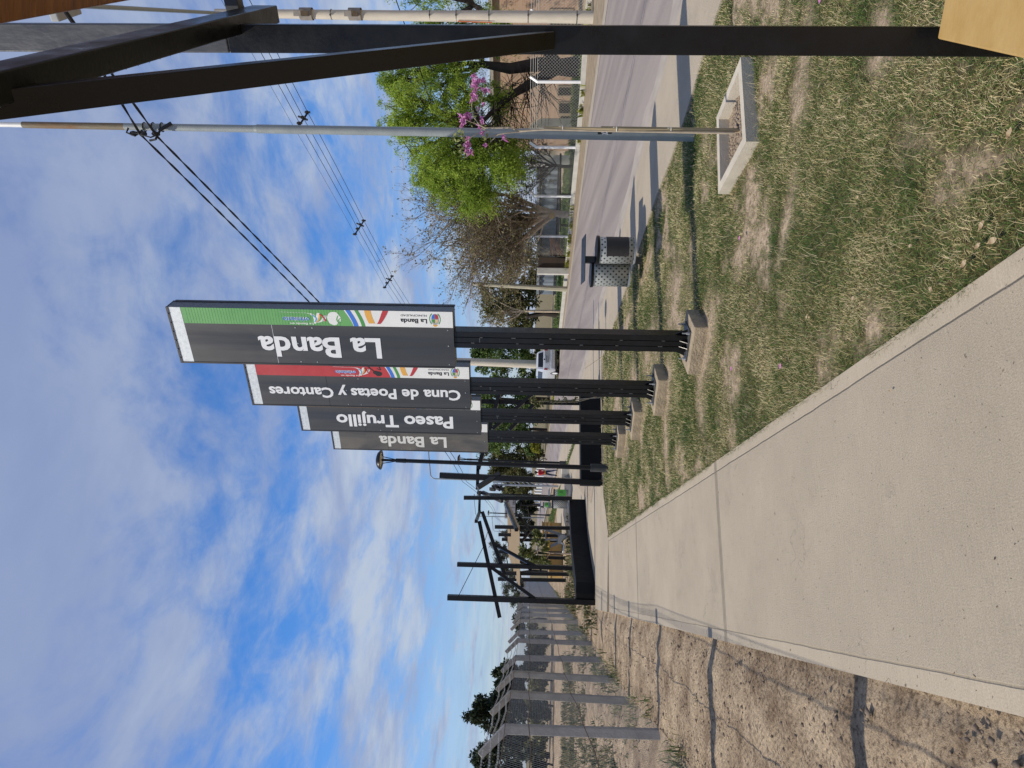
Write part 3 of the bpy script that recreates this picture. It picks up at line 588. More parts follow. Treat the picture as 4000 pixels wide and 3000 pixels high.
def make_sign(i, title, txt0, txt1, cap, base_, strip, icon, label, faded=False, seam_light=False):
    root = thing('sign_totem', (SIGNS[i][0], SIGNS[i][1], 0), label, 'sign totem', 'sign totems along the walkway', TH)
    hw = PW/2; fy = -PDp/2; zt = PZ0+PH
    def P(a, t, e=0.0):                      # a: share of the width from the left, t: share of the height, e: mm proud
        return Vector((-hw+a*PW, fy-e, PZ0+t*PH))
    b = MB(); b.box(-hw, hw, fy+0.004, -fy, PZ0, zt); box = b.build('sign_box', SIDEM, root, local=True, bevel=0.003)
    b = MB(); b.box(-hw-0.004, hw+0.004, fy-0.006, fy+0.012, zt-0.001, zt+0.022); b.box(-hw-0.005, -hw+0.012, fy-0.004, fy+0.010, PZ0, zt-0.001); b.box(hw-0.006, hw+0.006, fy+0.135, -fy+0.006, PZ0-0.004, zt); b.box(hw+0.0005, hw+0.004, fy+0.02, -fy-0.01, zt-0.001, zt+0.018)
    for k in range(6): b.lathe([(0.0, 0.006), (0.008, 0.004), (0.009, 0)], (-hw+0.06+k*0.1, fy-0.006, zt+0.010), 8, (0, -1, 0))
    b.build('edge_trim', mat('black_trim', (0.02, 0.02, 0.022), 0.5), root, local=True)
    # face sheets: two sheets of painted metal meeting at a seam
    ts = 0.645; band_t = 0.957; a1 = 0.725
    b = MB(); b.box(-hw, -hw+a1*PW, fy, fy+0.004, PZ0, PZ0+ts*PH-0.003); b.box(-hw, -hw+a1*PW, fy, fy+0.004, PZ0+ts*PH+0.003, PZ0+band_t*PH)
    face = b.build('face_panel', PANELF if faded else PANEL, root, local=True)
    b = MB(); b.box(-hw, hw, fy-0.0005, fy+0.004, PZ0+band_t*PH+0.001, zt-0.001); b.build('top_band', GALVB, root, local=True)
    b = MB(); b.box(-hw, hw, fy+0.0015, fy+0.0035, PZ0+ts*PH-0.003, PZ0+ts*PH+0.003); b.build('seam', LETTER if seam_light else VK, root, local=True)
    for zz in (0.02, 0.5, 0.56):
        for a in (0.06, 0.4, 0.68): b = MB(); b.lathe([(0.0, 0.005), (0.006, 0.004), (0.008, 0)], P(a, zz), 8, (0, -1, 0)); b.build('screw', GALV, root, local=True)
    up, left = Vector((0, 0, 1)), Vector((-1, 0, 0))
    b = MB(); put_text(b, title, P(base_, txt0, 0.0035), up, left, (txt1-txt0)*PH, cap*PW, 0.028, 'L'); b.build('lettering', mat('faded_lettering', (0.62, 0.62, 0.59), 0.6, 0.08, 6) if faded else LETTER, face, local=True)
    # coloured strip along the right side; lower part white
    def curve_edge(a): return 0.352+0.028*((a-a1)/(1-a1))**1.3
    sm = strip
    if strip is not None:
        b = MB(); n = 8
        aa = [a1+(1-a1)*k/n for k in range(n+1)]
        b.slab([P(a1, band_t-0.001)]+[P(a, curve_edge(a)) for a in aa]+[P(1, band_t-0.001)], (0, -1, 0), 0.0008)
        st = b.build('colour_strip', strip, root, local=True)
        # corrugation shows through the strip as low ribs
        b = MB()
        for k in range(54): b.obox(P((a1+1)/2, 0.40+k*0.0102, 0.0012), (PW*(1-a1)/2, 0, 0), (0, 0.0007, 0), (0, 0, 0.0045))
        if icon == 'cotton': b.build('strip_rib', strip, st, local=True)
    b = MB(); aa = [a1+(1-a1)*k/8 for k in range(9)]
    if strip is not None: b.slab([P(a1, 0.001)]+[P(1, 0.001)]+[P(a, curve_edge(a)-0.0005) for a in aa[::-1]], (0, -1, 0), 0.0008)
    else: b.slab([P(a1, 0.001), P(1, 0.001), P(1, band_t-0.001), P(a1, band_t-0.001)], (0, -1, 0), 0.0008)
    wp = b.build('white_field', VINYLW, root, local=True)
    e1 = 0.0020; e2 = 0.0032
    def Q(a, t, e=e1): return P(a1+a*(1-a1), t, e)          # a: 0..1 across the strip
    def PQ(e): return lambda a, t: Q(a, t, e)
    if strip is not None:
        for m, c0, c1, wd in ((VB, (0.0, 0.342), (1.0, 0.366), 0.0165), (VG2, (0.0, 0.316), (1.0, 0.336), 0.0130)):
            b = MB(); n = 10; pts = [(k/n, c0[1]+(c1[1]-c0[1])*(k/n)**1.4) for k in range(n+1)]
            lo = [Q(a, t-wd/2) for a, t in pts]; hi = [Q(a, t+wd/2) for a, t in pts]
            for k in range(n): b.add([lo[k], lo[k+1], hi[k+1], hi[k]], [(0, 1, 2, 3)])
            b.build('stripe', m, wp, local=True)
        b = MB(); n = 10; pts = [(0.19+0.81*k/n, 0.2805+0.016*math.sin(0.3+k/n*1.25)) for k in range(n+1)]; wd = 0.0225
        for k in range(n): b.add([Q(pts[k][0], pts[k][1]-wd/2), Q(pts[k+1][0], pts[k+1][1]-wd/2), Q(pts[k+1][0], pts[k+1][1]+wd/2), Q(pts[k][0], pts[k][1]+wd/2)], [(0, 1, 2, 3)])
        b.build('stripe', VO, wp, local=True)
        b = MB(); pts = [(0.17+0.83*k/n, 0.262-0.028*(k/n)**0.8) for k in range(n+1)]
        for k in range(n):
            w1 = 0.010+0.010*min(1, 0.3+k/n); b.add([Q(pts[k][0], pts[k][1]-w1/2, e2), Q(pts[k+1][0], pts[k+1][1]-w1/2, e2), Q(pts[k+1][0], pts[k+1][1]+w1/2, e2), Q(pts[k][0], pts[k][1]+w1/2, e2)], [(0, 1, 2, 3)])
        b.build('stripe', VR, wp, local=True)
        # town emblem and name
        b = MB(); put_text(b, 'La Banda', Q(0.52, 0.091), up, left, 0.093*PH, 0.30*(1-a1)*PW*0.9, 0.03, 'L'); b.build('lettering', VK, wp, local=True)
        b = MB(); put_text(b, 'MUNICIPALIDAD', Q(0.80, 0.091), up, left, 0.091*PH, 0.115*(1-a1)*PW, 0.0, 'M'); b.build('lettering', VK, wp, local=True)
        c_a, c_t = 0.53, 0.063; ka, kt = 0.36, 0.0165        # shield centre and half sizes (across, along)
        def E(x, y, e=e1): return Q(c_a-y*ka, c_t+x*kt, e)   # emblem axes: x to its right, y up
        def shape(pts, e): return [E(x, y, e) for x, y in pts]
        b = MB()
        sh = [(-0.78, -0.15), (-0.6, -0.55), (0, -0.8), (0.6, -0.55), (0.78, -0.15), (0.78, 0.45), (0.5, 0.85), (0, 1.0), (-0.5, 0.85), (-0.78, 0.45)]
        b.add(shape([(x*1.0, y*1.0) for x, y in sh], e1), [tuple(range(10))]); em = b.build('emblem', mat('emblem_edge', (0.35, 0.36, 0.36), 0.5), wp, local=True)
        for nm, m, q in (('blue', VB, [(-0.68, 0.06), (-0.04, 0.06), (-0.04, 0.92), (-0.45, 0.78), (-0.68, 0.45)]), ('red', VR, [(0.04, 0.06), (0.68, 0.06), (0.68, 0.45), (0.45, 0.78), (0.04, 0.92)]), ('green', VG2, [(-0.68, -0.06), (-0.68, -0.15), (-0.55, -0.5), (-0.04, -0.7), (-0.04, -0.06)]), ('sand', VTAN, [(0.04, -0.06), (0.04, -0.7), (0.55, -0.5), (0.68, -0.15), (0.68, -0.06)])):
            b = MB(); b.add(shape([(-x, -y) for x, y in q], e2), [tuple(range(5))]); b.build('emblem_quarter', m, wp, local=True)
        b = MB()
        for s_ in (-1, 1):
            for k in range(9):
                q = -1.2+2.2*k/8; x = s_*1.12*math.cos(q*0.75); y = 0.95*math.sin(q*0.9)
                b.add(shape(disc2(x, y, 0.10, 0.17, 6), e1), [tuple(range(6))])
        b.build('emblem_wreath', VG2, wp, local=True)
        b = MB(); b.add(shape([(0.5*math.cos(PI*k/8), 0.98+0.34*math.sin(PI*k/8)) for k in range(9)], e1), [tuple(range(9))]); b.build('emblem_sun', VO if icon != 'drum' else VTAN, wp, local=True)
        # motto: small words, a long written N and a blue word
        b = MB(); put_text(b, 'La Banda en', Q(0.16, 0.493, e1), up, left, 0.082*PH, 0.12*(1-a1)*PW, 0.012, 'L'); b.build('lettering', VINYLW, st, local=True)
        b = MB(); put_text(b, 'ovimiento', Q(0.50, 0.505, 0.0018), up, left, 0.094*PH, 0.27*(1-a1)*PW, 0.075, 'b'); strokes(b, curve2([(0.12, 0.488), (0.42, 0.484), (0.75, 0.500), (0.80, 0.56), (0.83, 0.606)]), 0.012, PQ(0.0018))
        b.build('motto_outline', VINYLW, st, local=True)
        b = MB(); put_text(b, 'ovimiento', Q(0.50, 0.505, e2), up, left, 0.094*PH, 0.27*(1-a1)*PW, 0.012, 'b'); mo = b.build('lettering', VB, st, local=True)
        b = MB(); strokes(b, curve2([(0.80, 0.470), (0.45, 0.478), (0.20, 0.484), (0.30, 0.462), (0.66, 0.446), (0.30, 0.455)], 10), 0.010, PQ(0.0026)); b.build('motto_outline', VINYLW, st, local=True)
        for m, cp in ((VBLUE2, [(0.22, 0.486), (0.46, 0.480), (0.68, 0.494)]), (VO, [(0.22, 0.482), (0.42, 0.470), (0.72, 0.466)]), (VR, [(0.74, 0.466), (0.55, 0.455), (0.28, 0.448)])):
            b = MB(); strokes(b, curve2(cp, 8), 0.0055, PQ(0.0038)); b.build('motto_stroke', m, st, local=True)
        ca, ct = 0.45, 0.418
        if icon == 'cotton':
            b = MB(); pts = disc2(ca+0.02, ct, 0.42, 0.0235, 22, 0.07, 3); b.add([Q(a, t, e1) for a, t in pts], [tuple(range(22))]); b.build('cotton_icon', VINYLW, st, local=True)
            b = MB()
            for cp in ([(0.15, 0.402), (0.40, 0.408), (0.66, 0.402)], [(0.20, 0.398), (0.36, 0.402), (0.50, 0.395)], [(0.10, 0.408), (0.22, 0.401), (0.24, 0.392)]): strokes(b, curve2(cp, 6), [0.004]*12+[0.002], PQ(e2))
            b.build('cotton_leaf_line', VG, st, local=True)
        elif icon == 'guitar':
            b = MB(); pts = disc2(0.30, 0.405, 0.20, 0.016, 16)+[]; b.add([Q(a, t, e1) for a, t in pts], [tuple(range(16))]); pts = disc2(0.40, 0.418, 0.15, 0.012, 14); b.add([Q(a, t, e2) for a, t in pts], [tuple(range(14))])
            strokes(b, [(0.42, 0.42), (0.85, 0.447)], 0.0045, PQ(0.0038)); strokes(b, [(0.84, 0.445), (0.95, 0.453)], 0.009, PQ(0.0038)); strokes(b, curve2([(0.9, 0.40), (0.6, 0.395), (0.75, 0.41)], 6), 0.005, PQ(e1)); b.build('guitar_icon', VK, st, local=True)
        else:
            b = MB()
            for c in ((0.30, 0.412, 0.2), (0.30, 0.432, 0.14)):
                pts = disc2(c[0], c[1], c[2], c[2]*0.07, 16); strokes(b, pts+[pts[0]], 0.0035, PQ(e1))
            strokes(b, [(0.15, 0.398), (0.75, 0.402), (0.75, 0.424)], 0.004, PQ(e1)); strokes(b, [(0.5, 0.43), (0.9, 0.445)], 0.004, PQ(e1)); b.build('drum_icon', VK, st, local=True)
    # column of three box sections with weld beads
    tw, td = 0.058, 0.135; col = MB()
    for k in (-1, 0, 1): col.box(k*0.0625-tw/2, k*0.0625+tw/2, -td/2, td/2, 0.118, PZ0-0.002)
    col.box(-0.09, 0.09, -td/2+0.012, td/2-0.012, 0.118, PZ0-0.002)
    cb = col.build('column', BLACK, root, local=True, bevel=0.004)
    rr = random.Random(i*7+1); WELD = mat('weld', (0.12, 0.12, 0.125), 0.4, 0.3, 40, metal=0.5)
    for k in (-0.5, 0.5):
        zz = 0.35+rr.uniform(0, 0.2)
        while zz < PZ0-0.1:
            b = MB(); b.obox((k*0.0625, -td/2+0.001, zz), (0.0035, 0, 0), (0, 0.003, 0), (0, 0, 0.011+rr.uniform(0, 0.012))); b.build('weld_bead', WELD, cb, local=True); zz += rr.uniform(0.22, 0.5)
    b = MB(); b.obox((0, -td/2-0.001, 2.2), (0.024, 0, 0), (0, 0.0015, 0), (0, 0, 0.003)); b.build('weld_bead', WELD, cb, local=True)
    b = MB(); b.box(-0.165, 0.165, -0.135, 0.135, 0.103, 0.116); bp_ = b.build('base_plate', mat('scuffed_black_steel', (0.05, 0.052, 0.055), 0.45, 0.5, 18), root, local=True, bevel=0.002)
    for x, yv in ((-0.14, -0.11), (0.14, -0.11), (-0.14, 0.11), (0.14, 0.11)):
        b = MB(); b.lathe([(0.0, 0.03), (0.013, 0.03), (0.013, 0.0)], (x, yv, 0.116), 6); b.tube([(x, yv, 0.11), (x, yv, 0.185)], 0.0075, 6); b.build('bolt', GALV, bp_, local=True)
    for k in (-0.5, 0.5):
        x = k*0.0625; b = MB(); b.slab([(x, -td/2, 0.117), (x, -td/2-0.055, 0.117), (x, -td/2, 0.19)], (1, 0, 0), 0.006); b.build('gusset', BLACK, root, local=True)
    for s_ in (-1, 1): b = MB(); b.slab([(s_*0.092, -0.03, 0.117), (s_*0.148, -0.03, 0.117), (s_*0.092, -0.03, 0.235)], (0, 1, 0), 0.006); b.build('gusset', BLACK, root, local=True)
    b = MB(); b.box(-0.27, 0.26, -0.215, 0.215, -0.05, 0.102); b.build('footing', mat('sandy_concrete', (0.31, 0.25, 0.17), 0.9, 0.3, 7, 0.7, 50), root, local=True, bevel=0.012)
    return root
make_sign(0, 'La Banda', 0.262, 0.702, 0.355, 0.505, VG, 'cotton', 'nearest and largest-looking sign totem, green strip and white words La Banda on black', seam_light=True)
make_sign(1, 'Cuna de Poetas y Cantores', 0.043, 0.915, 0.235, 0.45, VR, 'guitar', 'second sign totem with red strip, black panel reading Cuna de Poetas y Cantores')
make_sign(2, 'Paseo Trujillo', 0.153, 0.80, 0.345, 0.505, VO, 'drum', 'third sign totem with orange strip, black panel reading Paseo Trujillo')
make_sign(3, 'La Banda', 0.265, 0.70, 0.36, 0.505, None, None, 'farthest sign totem with faded scuffed grey panel reading La Banda', faded=True, seam_light=False)

# ------------------------------------------------------------------ near pergola and ochre bench block (right side of the photo)
e1v, e2v = Vector((0.82, -0.57, 0)).normalized(), Vector((0.57, 0.82, 0)).normalized()
c30, s30 = math.cos(rad(30)), math.sin(rad(30)); a1v, a2v = Vector((c30, -s30, 0)), Vector((s30, c30, 0))
PP = Vector((1.148, 2.216, 0))
pg = thing('pergola', PP, 'black steel pergola post with sloping rafter and brace, close at the right edge', 'pergola', 'black steel shade frames')
b = MB(); b.obox(PP+Vector((0, 0, 1.335)), a1v*0.0425, a2v*0.0425, (0, 0, 1.355)); b.build('post', BLACK, pg, bevel=0.004)
b = MB(); b.obox(PP+Vector((0, 0, 3.2)), a1v*0.0425, a2v*0.0425, (0, 0, 0.509)); b.build('glare_section', mat('black_paint_glare', (0.075, 0.078, 0.085), 0.42, 0.12, 16, 0.08, 60, metal=0.2, stretch=(1, 1, 0.5)), pg, bevel=0.004)  # top of the black post, its bright glare painted in as lighter grey
rdir = (e2v+Vector((0, 0, -0.085))).normalized()
rc = PP+e1v*0.072
Eend = D(1040, 55, 2.45); rdir = (Eend-D(274, 253, 1.47)).normalized()
rfar = Eend-rdir*2.6
b = MB(); b.beam(Eend, rfar, 0.058, 0.095, e1v); b.build('rafter', BLACK, pg, bevel=0.004)
b = MB()
for k in range(26): b.lathe([(0, 0.003), (0.0035, 0.0)], Eend-rdir*(0.10+k*0.055)+e1v*(-0.0295)+Vector((0, 0, -0.036)), 6, tuple(-e1v))
b.build('weld_spatter', mat('weld', None), pg)
b = MB(); b0 = D(2145, 157, 2.165); b1 = D(0, 405, 1.27); b1 = b0.lerp(b1, 1.35); b.beam(b0, b1, 0.052, 0.052, a1v); b.build('brace', BLACK, pg, bevel=0.003)
pur = Eend-rdir*0.10+Vector((0, 0, 0.07)); b = MB(); b.beam(pur-e1v*0.03, pur+e1v*1.6, 0.05, 0.05); b.build('purlin', mat('grey_black_paint', (0.035, 0.037, 0.04), 0.35, 0.3, 12), pg, bevel=0.003)
WOOD = mat('varnished_wood', (0.13, 0.045, 0.012), 0.4, 0.35, 6, 0.2, 12, col2=(0.38, 0.17, 0.05), stretch=(0.9, 9, 9), rot=-0.97)
q0 = D(0, 95, 1.42); q1 = D(530, 0, 1.89); wd = (q1-q0); wd.z = 0; wd.normalize(); wn = Vector((wd.y, -wd.x, 0))
for k in range(3):
    b = MB(); c = q0+wn*(0.075+k*0.32)+Vector((0, 0, 0.022)); b.beam(c-wd*1.6, c+wd*0.95, 0.15, 0.04, wn); b.build('roof_board', WOOD, pg, bevel=0.004)
bb = thing('bench_block', (1.3, 1.6, 0), 'ochre painted masonry block at the foot of the nearest black post', 'bench')
b = MB(); b.prism([(1.098, 2.105), (1.215, 2.066), (2.25, 1.75), (1.75, 0.75), (0.52, 1.22)], -0.05, 0.42); b.build('body', YEL, bb, bevel=0.006)

# ------------------------------------------------------------------ galvanised street light pole beside the planter
def street_light(name, base, H, r0, r1, label, arm_dir, arm_len=1.9, arm=True, lean=Vector((0, 0, 0)), cables=None, detail=False):
    t = thing(name, base, label, 'street light', 'street lights along the road')
    base = Vector(base)
    def at(z): return base+Vector((0, 0, z))+lean*(z/H)
    b = MB()
    if detail:
        b.tube([at(-0.1), at(1.82)], [0.053, 0.052], 18); b.tube([at(1.82), at(1.87)], [0.052, 0.047], 18, cap=False); b.tube([at(1.86), at(4.72)], [0.047, 0.046], 18); b.tube([at(4.70), at(4.75)], [0.046, 0.039], 18, cap=False); b.tube([at(4.74), at(6.2)], [0.039, 0.037], 18)
    else: b.tube([at(-0.1), at(H*0.55)], [r0, r0*0.95], 8); b.tube([at(H*0.55), at(H-0.3)], [r0*0.8, r1], 8)
    b.build('pole', GREY, t, smooth=True)
    if detail:
        b = MB(); b.tube([at(6.195), at(7.35)], [0.0365, 0.034], 18); b.build('rusty_section', mat('rusty_pole', (0.16, 0.17, 0.12), 0.7, 0.2, 7, 0.3, 40, col2=(0.20, 0.10, 0.04), stretch=(1, 1, 0.25)), t, smooth=True)
        b = MB(); b.tube([at(7.34), at(H-0.3)], [0.027, 0.026], 14); b.build('top_section', WHITE, t, smooth=True)
    ad = Vector(arm_dir).normalized()
    pts = [at(H-0.35)]+[at(H-0.35)+Vector((0, 0, 0.35*math.sin(k*PI/12)))+ad*(0.35*(1-math.cos(k*PI/12))) for k in range(1, 7)]+[at(H)+ad*arm_len+Vector((0, 0, 0.12*arm_len))]
    b = MB(); b.tube(pts, r1, 8); b.build('arm', GREY, t, smooth=True)
    e = pts[-1]; b = MB(); sd = Vector((-ad.y, ad.x, 0)); b.obox(e+ad*0.25, ad*0.3, sd*0.11, Vector((0, 0, 0.05))); b.build('lamp_head', mat('lamp_grey', (0.3, 0.31, 0.31), 0.5), t, bevel=0.02)
    return t
GB = G(2704, 533)
ROADN = Vector((0.96, 0.26, 0))
gl = street_light('street_light', GB, 9.0, 0.05, 0.025, 'tall grey street light pole with rusty top section, behind the flowering sapling', ROADN, 2.0, lean=Vector((0.075, 0, 0)), detail=True)
b = MB(); st_c = GB+Vector((0.0, -0.0, 0)); zc = D(2360, 543, GB.y).z
for k in range(7):
    q = -2.25+k*0.16; b.add([st_c+Vector((math.cos(q)*0.0545+0.016, math.sin(q)*0.0545, zc-0.075)), st_c+Vector((math.cos(q+.16)*0.0545+0.016, math.sin(q+.16)*0.0545, zc-0.075)), st_c+Vector((math.cos(q+.16)*0.0545+0.016, math.sin(q+.16)*0.0545, zc+0.075)), st_c+Vector((math.cos(q)*0.0545+0.016, math.sin(q)*0.0545, zc+0.075))], [(0, 1, 2, 3)])
stk = b.build('sticker', VK, gl)
b = MB()
def SP(a, t): q = -2.25+a*1.12; return st_c+Vector((math.cos(q)*0.0557+0.016, math.sin(q)*0.0557, zc-0.075+t*0.15))
for cp in ([(0.25, 0.25), (0.4, 0.5), (0.3, 0.7)], [(0.45, 0.3), (0.65, 0.45), (0.55, 0.75)], [(0.7, 0.2), (0.8, 0.5), (0.75, 0.7)]): strokes(b, curve2(cp, 6), 0.09, SP)
b.build('sticker_print', LETTER, stk)
# cable bracket on the pole and the two twisted service cables
zb0, zb1 = D(633, 517, GB.y).z, D(565, 512, GB.y).z
bk = MB(); pc = lambda z: GB+Vector((0.075*z/9, 0, z))
for z in (zb0, zb1, (zb0+zb1)/2): bk.tube([pc(z)+Vector((math.cos(k*PI/6)*0.047, math.sin(k*PI/6)*0.047, 0)) for k in range(13)], 0.006, 5)
bk.tube([pc(zb0)+Vector((-0.05, -0.04, 0)), pc(zb0)+Vector((-0.16, -0.07, 0.03)), pc(zb0+0.1)+Vector((-0.17, -0.06, 0))], 0.012, 6)
bk.tube([pc(zb1)+Vector((-0.05, -0.04, 0)), pc(zb1)+Vector((-0.13, -0.08, 0.06)), pc(zb1)+Vector((-0.10, -0.1, 0.14)), pc(zb1)+Vector((-0.05, -0.1, 0.12))], 0.010, 6)
bk.beam(pc(zb0-0.13)+Vector((0.03, -0.05, 0)), pc(zb0)+Vector((-0.06, -0.06, 0)), 0.02, 0.03)
bk.tube([pc(zb1)+Vector((-0.1, -0.08, 0.05)), pc((zb0+zb1)/2)+Vector((-0.15, -0.1, -0.03)), pc(zb0)+Vector((-0.12, -0.08, 0.02))], 0.008, 5)
for z in (zb0+0.03, zb1-0.02, zb1+0.08): bk.lathe([(0, 0.05), (0.022, 0.03), (0.03, 0), (0.02, -0.04), (0, -0.05)], pc(z)+Vector((-0.10, -0.07, 0)), 8)
bk.build('cable_bracket', CABLE, gl)
POLES = [D(1680, 1870, 42), D(1857, 2016, 78), D(1926, 2075, 112)]
for k, p in enumerate(POLES):
    street_light('street_light', (p.x, p.y, 0), p.z, 0.075, 0.035, ['slim street light pole with bent arm rising beyond the black round-lamp post', 'slim bent-arm street light pole seen between the raised black rafters', 'faraway bent-arm street light pole above the slatted pergola roof'][k], (0.97, 0.25, 0.0), 2.0 if k else 1.75)
def twisted(name, pts3, r, label, group, n=26, twist=True, sag=0.5):
    b = MB(); P = []
    for a, c in zip(pts3[:-1], pts3[1:]):
        a, c = Vector(a), Vector(c); L_ = (c-a).length; k = max(8, int(n*L_/12))
        for q in range(k): t = q/k; P.append(a.lerp(c, t)-Vector((0, 0, sag*(L_/35)**1.5*4*t*(1-t))))
    P.append(Vector(pts3[-1]))
    if twist:
        for ph in (0, PI):
            Q = []
            for i, p in enumerate(P): q = ph+i*0.9; Q.append(p+Vector((math.cos(q)*r*0.55, 0, math.sin(q)*r*0.55)))
            b.tube(Q, r*0.7, 4)
    else: b.tube(P, r, 4)
    return b.build(name, CABLE, label=label, cat='cable', group=group)
q2 = D(1806, 1881, 42); q3 = D(1822, 1881, 42); far1 = Vector((POLES[1].x, POLES[1].y, 5.9)); far2 = Vector((POLES[2].x, POLES[2].y, 5.9))
prevA, prevB = D(255, 49, 5.75), D(285, 83, 5.75)
pA = pc(zb1)+Vector((-0.11, -0.08, 0.0)); pB = pc(zb0)+Vector((-0.13, -0.07, 0.01))
twisted('power_cable', [pA+(prevA-pA)*2.2, prevA, pA, q2, far1, far2], 0.013, 'upper of two black twisted cables held by the grey street light pole', 'twisted cables along the street lights', 120)
twisted('power_cable', [pB+(prevB-pB)*2.2, prevB, pB, q3, far1-Vector((0, 0, .2)), far2-Vector((0, 0, .2))], 0.013, 'lower of two black twisted cables held by the grey street light pole', 'twisted cables along the street lights', 120)

# ------------------------------------------------------------------ utility poles across the road and their wires
CP = Vector((11.75, 21.3, 0))
cp = thing('utility_pole', CP, 'cream concrete utility pole with crossarms standing right of the nearest black post', 'utility pole', 'concrete utility poles')
b = MB(); b.tube([CP+Vector((0, 0, -0.2)), CP+Vector((0.03, 0, 6)), CP+Vector((0.1, 0, 12.2))], [0.19, 0.155, 0.12], 14); b.build('pole', CREAM, cp, smooth=True)
for z_ in (D(1200, 30, CP.y).z, D(1390, 35, CP.y).z):
    c = CP+Vector((0.05, -0.05, z_)); b = MB(); b.beam(c-Vector((0.45, 0.85, 0.0)), c+Vector((0.5, 0.9, 0)), 0.16, 0.24); b.lathe([(0.19, -0.2), (0.19, 0.2), (0.15, 0.22)], c, 12); b.build('crossarm', mat('dark_concrete', (0.24, 0.215, 0.185), 0.85, 0.25, 5, 0.3, 40), cp, bevel=0.01)
b = MB()
for z_ in (0.5, 2.05, 3.3, 4.35, 5.2, 8.4): b.lathe([(0.197-0.005*z_, -0.012), (0.202-0.005*z_, 0), (0.197-0.005*z_, 0.012)], CP+Vector((0.012*z_/1.5, 0, z_)), 14); b.obox(CP+Vector((-0.03, -0.195+0.005*z_, z_)), (0.025, 0, 0), (0, 0.02, 0), (0, 0, 0.02))
b.build('band', mat('dark_wire', (0.05, 0.05, 0.05), 0.5), cp)
b = MB(); b.tube([CP+Vector((-0.20, -0.05, 3.2)), CP+Vector((-0.19, -0.06, 3.8)), CP+Vector((-0.17, -0.06, 4.3))], 0.018, 5); b.build('orange_cable', mat('orange_plastic', (0.5, 0.12, 0.03), 0.5), cp)
lh = D(205, 70, CP.y*0.6); b = MB(); b.obox(lh+Vector((0.5, 0.5, 0.15)), (0.3, 0.4, 0.05), (-0.16, 0.12, 0), (0, 0, 0.09)); b.build('lamp_head', mat('lamp_grey', None), cp, bevel=0.03)
b = MB(); b.tube([lh+Vector((0.7, 0.8, 0.15)), CP+Vector((0.08, 0, 11.8))], 0.05, 8); b.build('lamp_arm', GREY, cp)
p3 = D(2213, 1130, 34.6); P3 = Vector((p3.x, 34.6, 0))
t = thing('utility_pole', P3, 'thin weathered wooden looking pole left of the bare tree across the road', 'utility pole', 'concrete utility poles'); zt = D(1842, 1108, 34.6)
b = MB(); b.tube([P3+Vector((0, 0, -0.2)), zt], [0.14, 0.09], 8); b.build('pole', mat('weathered_pole', (0.40, 0.37, 0.27), 0.9, 0.25, 4, 0.3, 20, stretch=(1, 1, .3)), t, smooth=True)
b = MB(); b.lathe([(0, 0.12), (0.06, 0.08), (0.07, 0), (0.05, -0.1), (0, -0.12)], zt+Vector((-0.12, -0.1, -0.45)), 8); b.build('insulator', CABLE, t)
twisted('service_wire', [D(1560, 0, 24)+Vector((1, 0, 0.5)), zt+Vector((0, -0.08, -0.45)), D(2080, 1420, 70)], 0.022, 'single dark wire running in front of the green tree to the thin pole', 'overhead wires', 30, False, 0.9)
c2 = D(1830, 1412, 52); C2 = Vector((D(2095, 1425, 52).x, 52, 0)); t = thing('utility_pole', C2, 'cream concrete utility pole behind the silver car', 'utility pole', 'concrete utility poles')
b = MB(); b.tube([C2+Vector((0, 0, -0.2)), C2+Vector((0.12, 0, 6.0)), C2+Vector((0.22, 0, 11.3))], [0.33, 0.29, 0.22], 12); b.build('pole', CREAM, t, smooth=True)
# four wires with three hardware clamps hanging between them
SPC = [D(1180, 470, 26.8), D(1405, 885, 35.8), D(1518, 1098, 43.2)]
wo = [(-0.42, 0.25), (-0.12, 0.10), (0.12, -0.04), (0.33, -0.22)]
wdir = (SPC[2]-SPC[0]).normalized()
for k, (dx, dz) in enumerate(wo):
    a = SPC[0]-wdir*28+Vector((dx, 0, dz+0.6)); e_ = SPC[2]+wdir*60+Vector((dx, 0, dz-0.6))
    twisted('overhead_wire', [a, SPC[0]+Vector((dx, 0, dz)), SPC[1]+Vector((dx, 0, dz)), SPC[2]+Vector((dx, 0, dz)), e_], 0.007 if k == 0 else 0.013, ['thinnest and topmost of the four wires above the road', 'second from top of the four wires above the road', 'third from top of the four wires above the road', 'lowest of the four wires above the road'][k], 'overhead wires', 14, False, 0.25)
for k, p in enumerate(SPC):
    t = thing('wire_clamp', p, ['wire clamp with insulators beside the grey street light pole', 'middle wire clamp with insulators hanging on the four wires', 'wire clamp with insulators nearest the first sign totem'][k], 'wire clamp', 'wire clamps on the overhead wires')
    b = MB(); b.beam(p+Vector((-0.45, 0, 0.27)), p+Vector((0.35, 0, -0.25)), 0.05, 0.06); b.beam(p+Vector((0.02, 0, -0.22)), p+Vector((0.2, 0.1, 0.2)), 0.06, 0.06); b.build('bar', CABLE, t)
    for dx, dz in wo: b = MB(); b.lathe([(0, 0.13), (0.04, 0.11), (0.07, 0.06), (0.04, 0.04), (0.08, 0), (0.04, -0.04), (0.05, -0.10), (0, -0.11)], p+Vector((dx, 0, dz)), 8); b.build('insulator', CABLE, t)

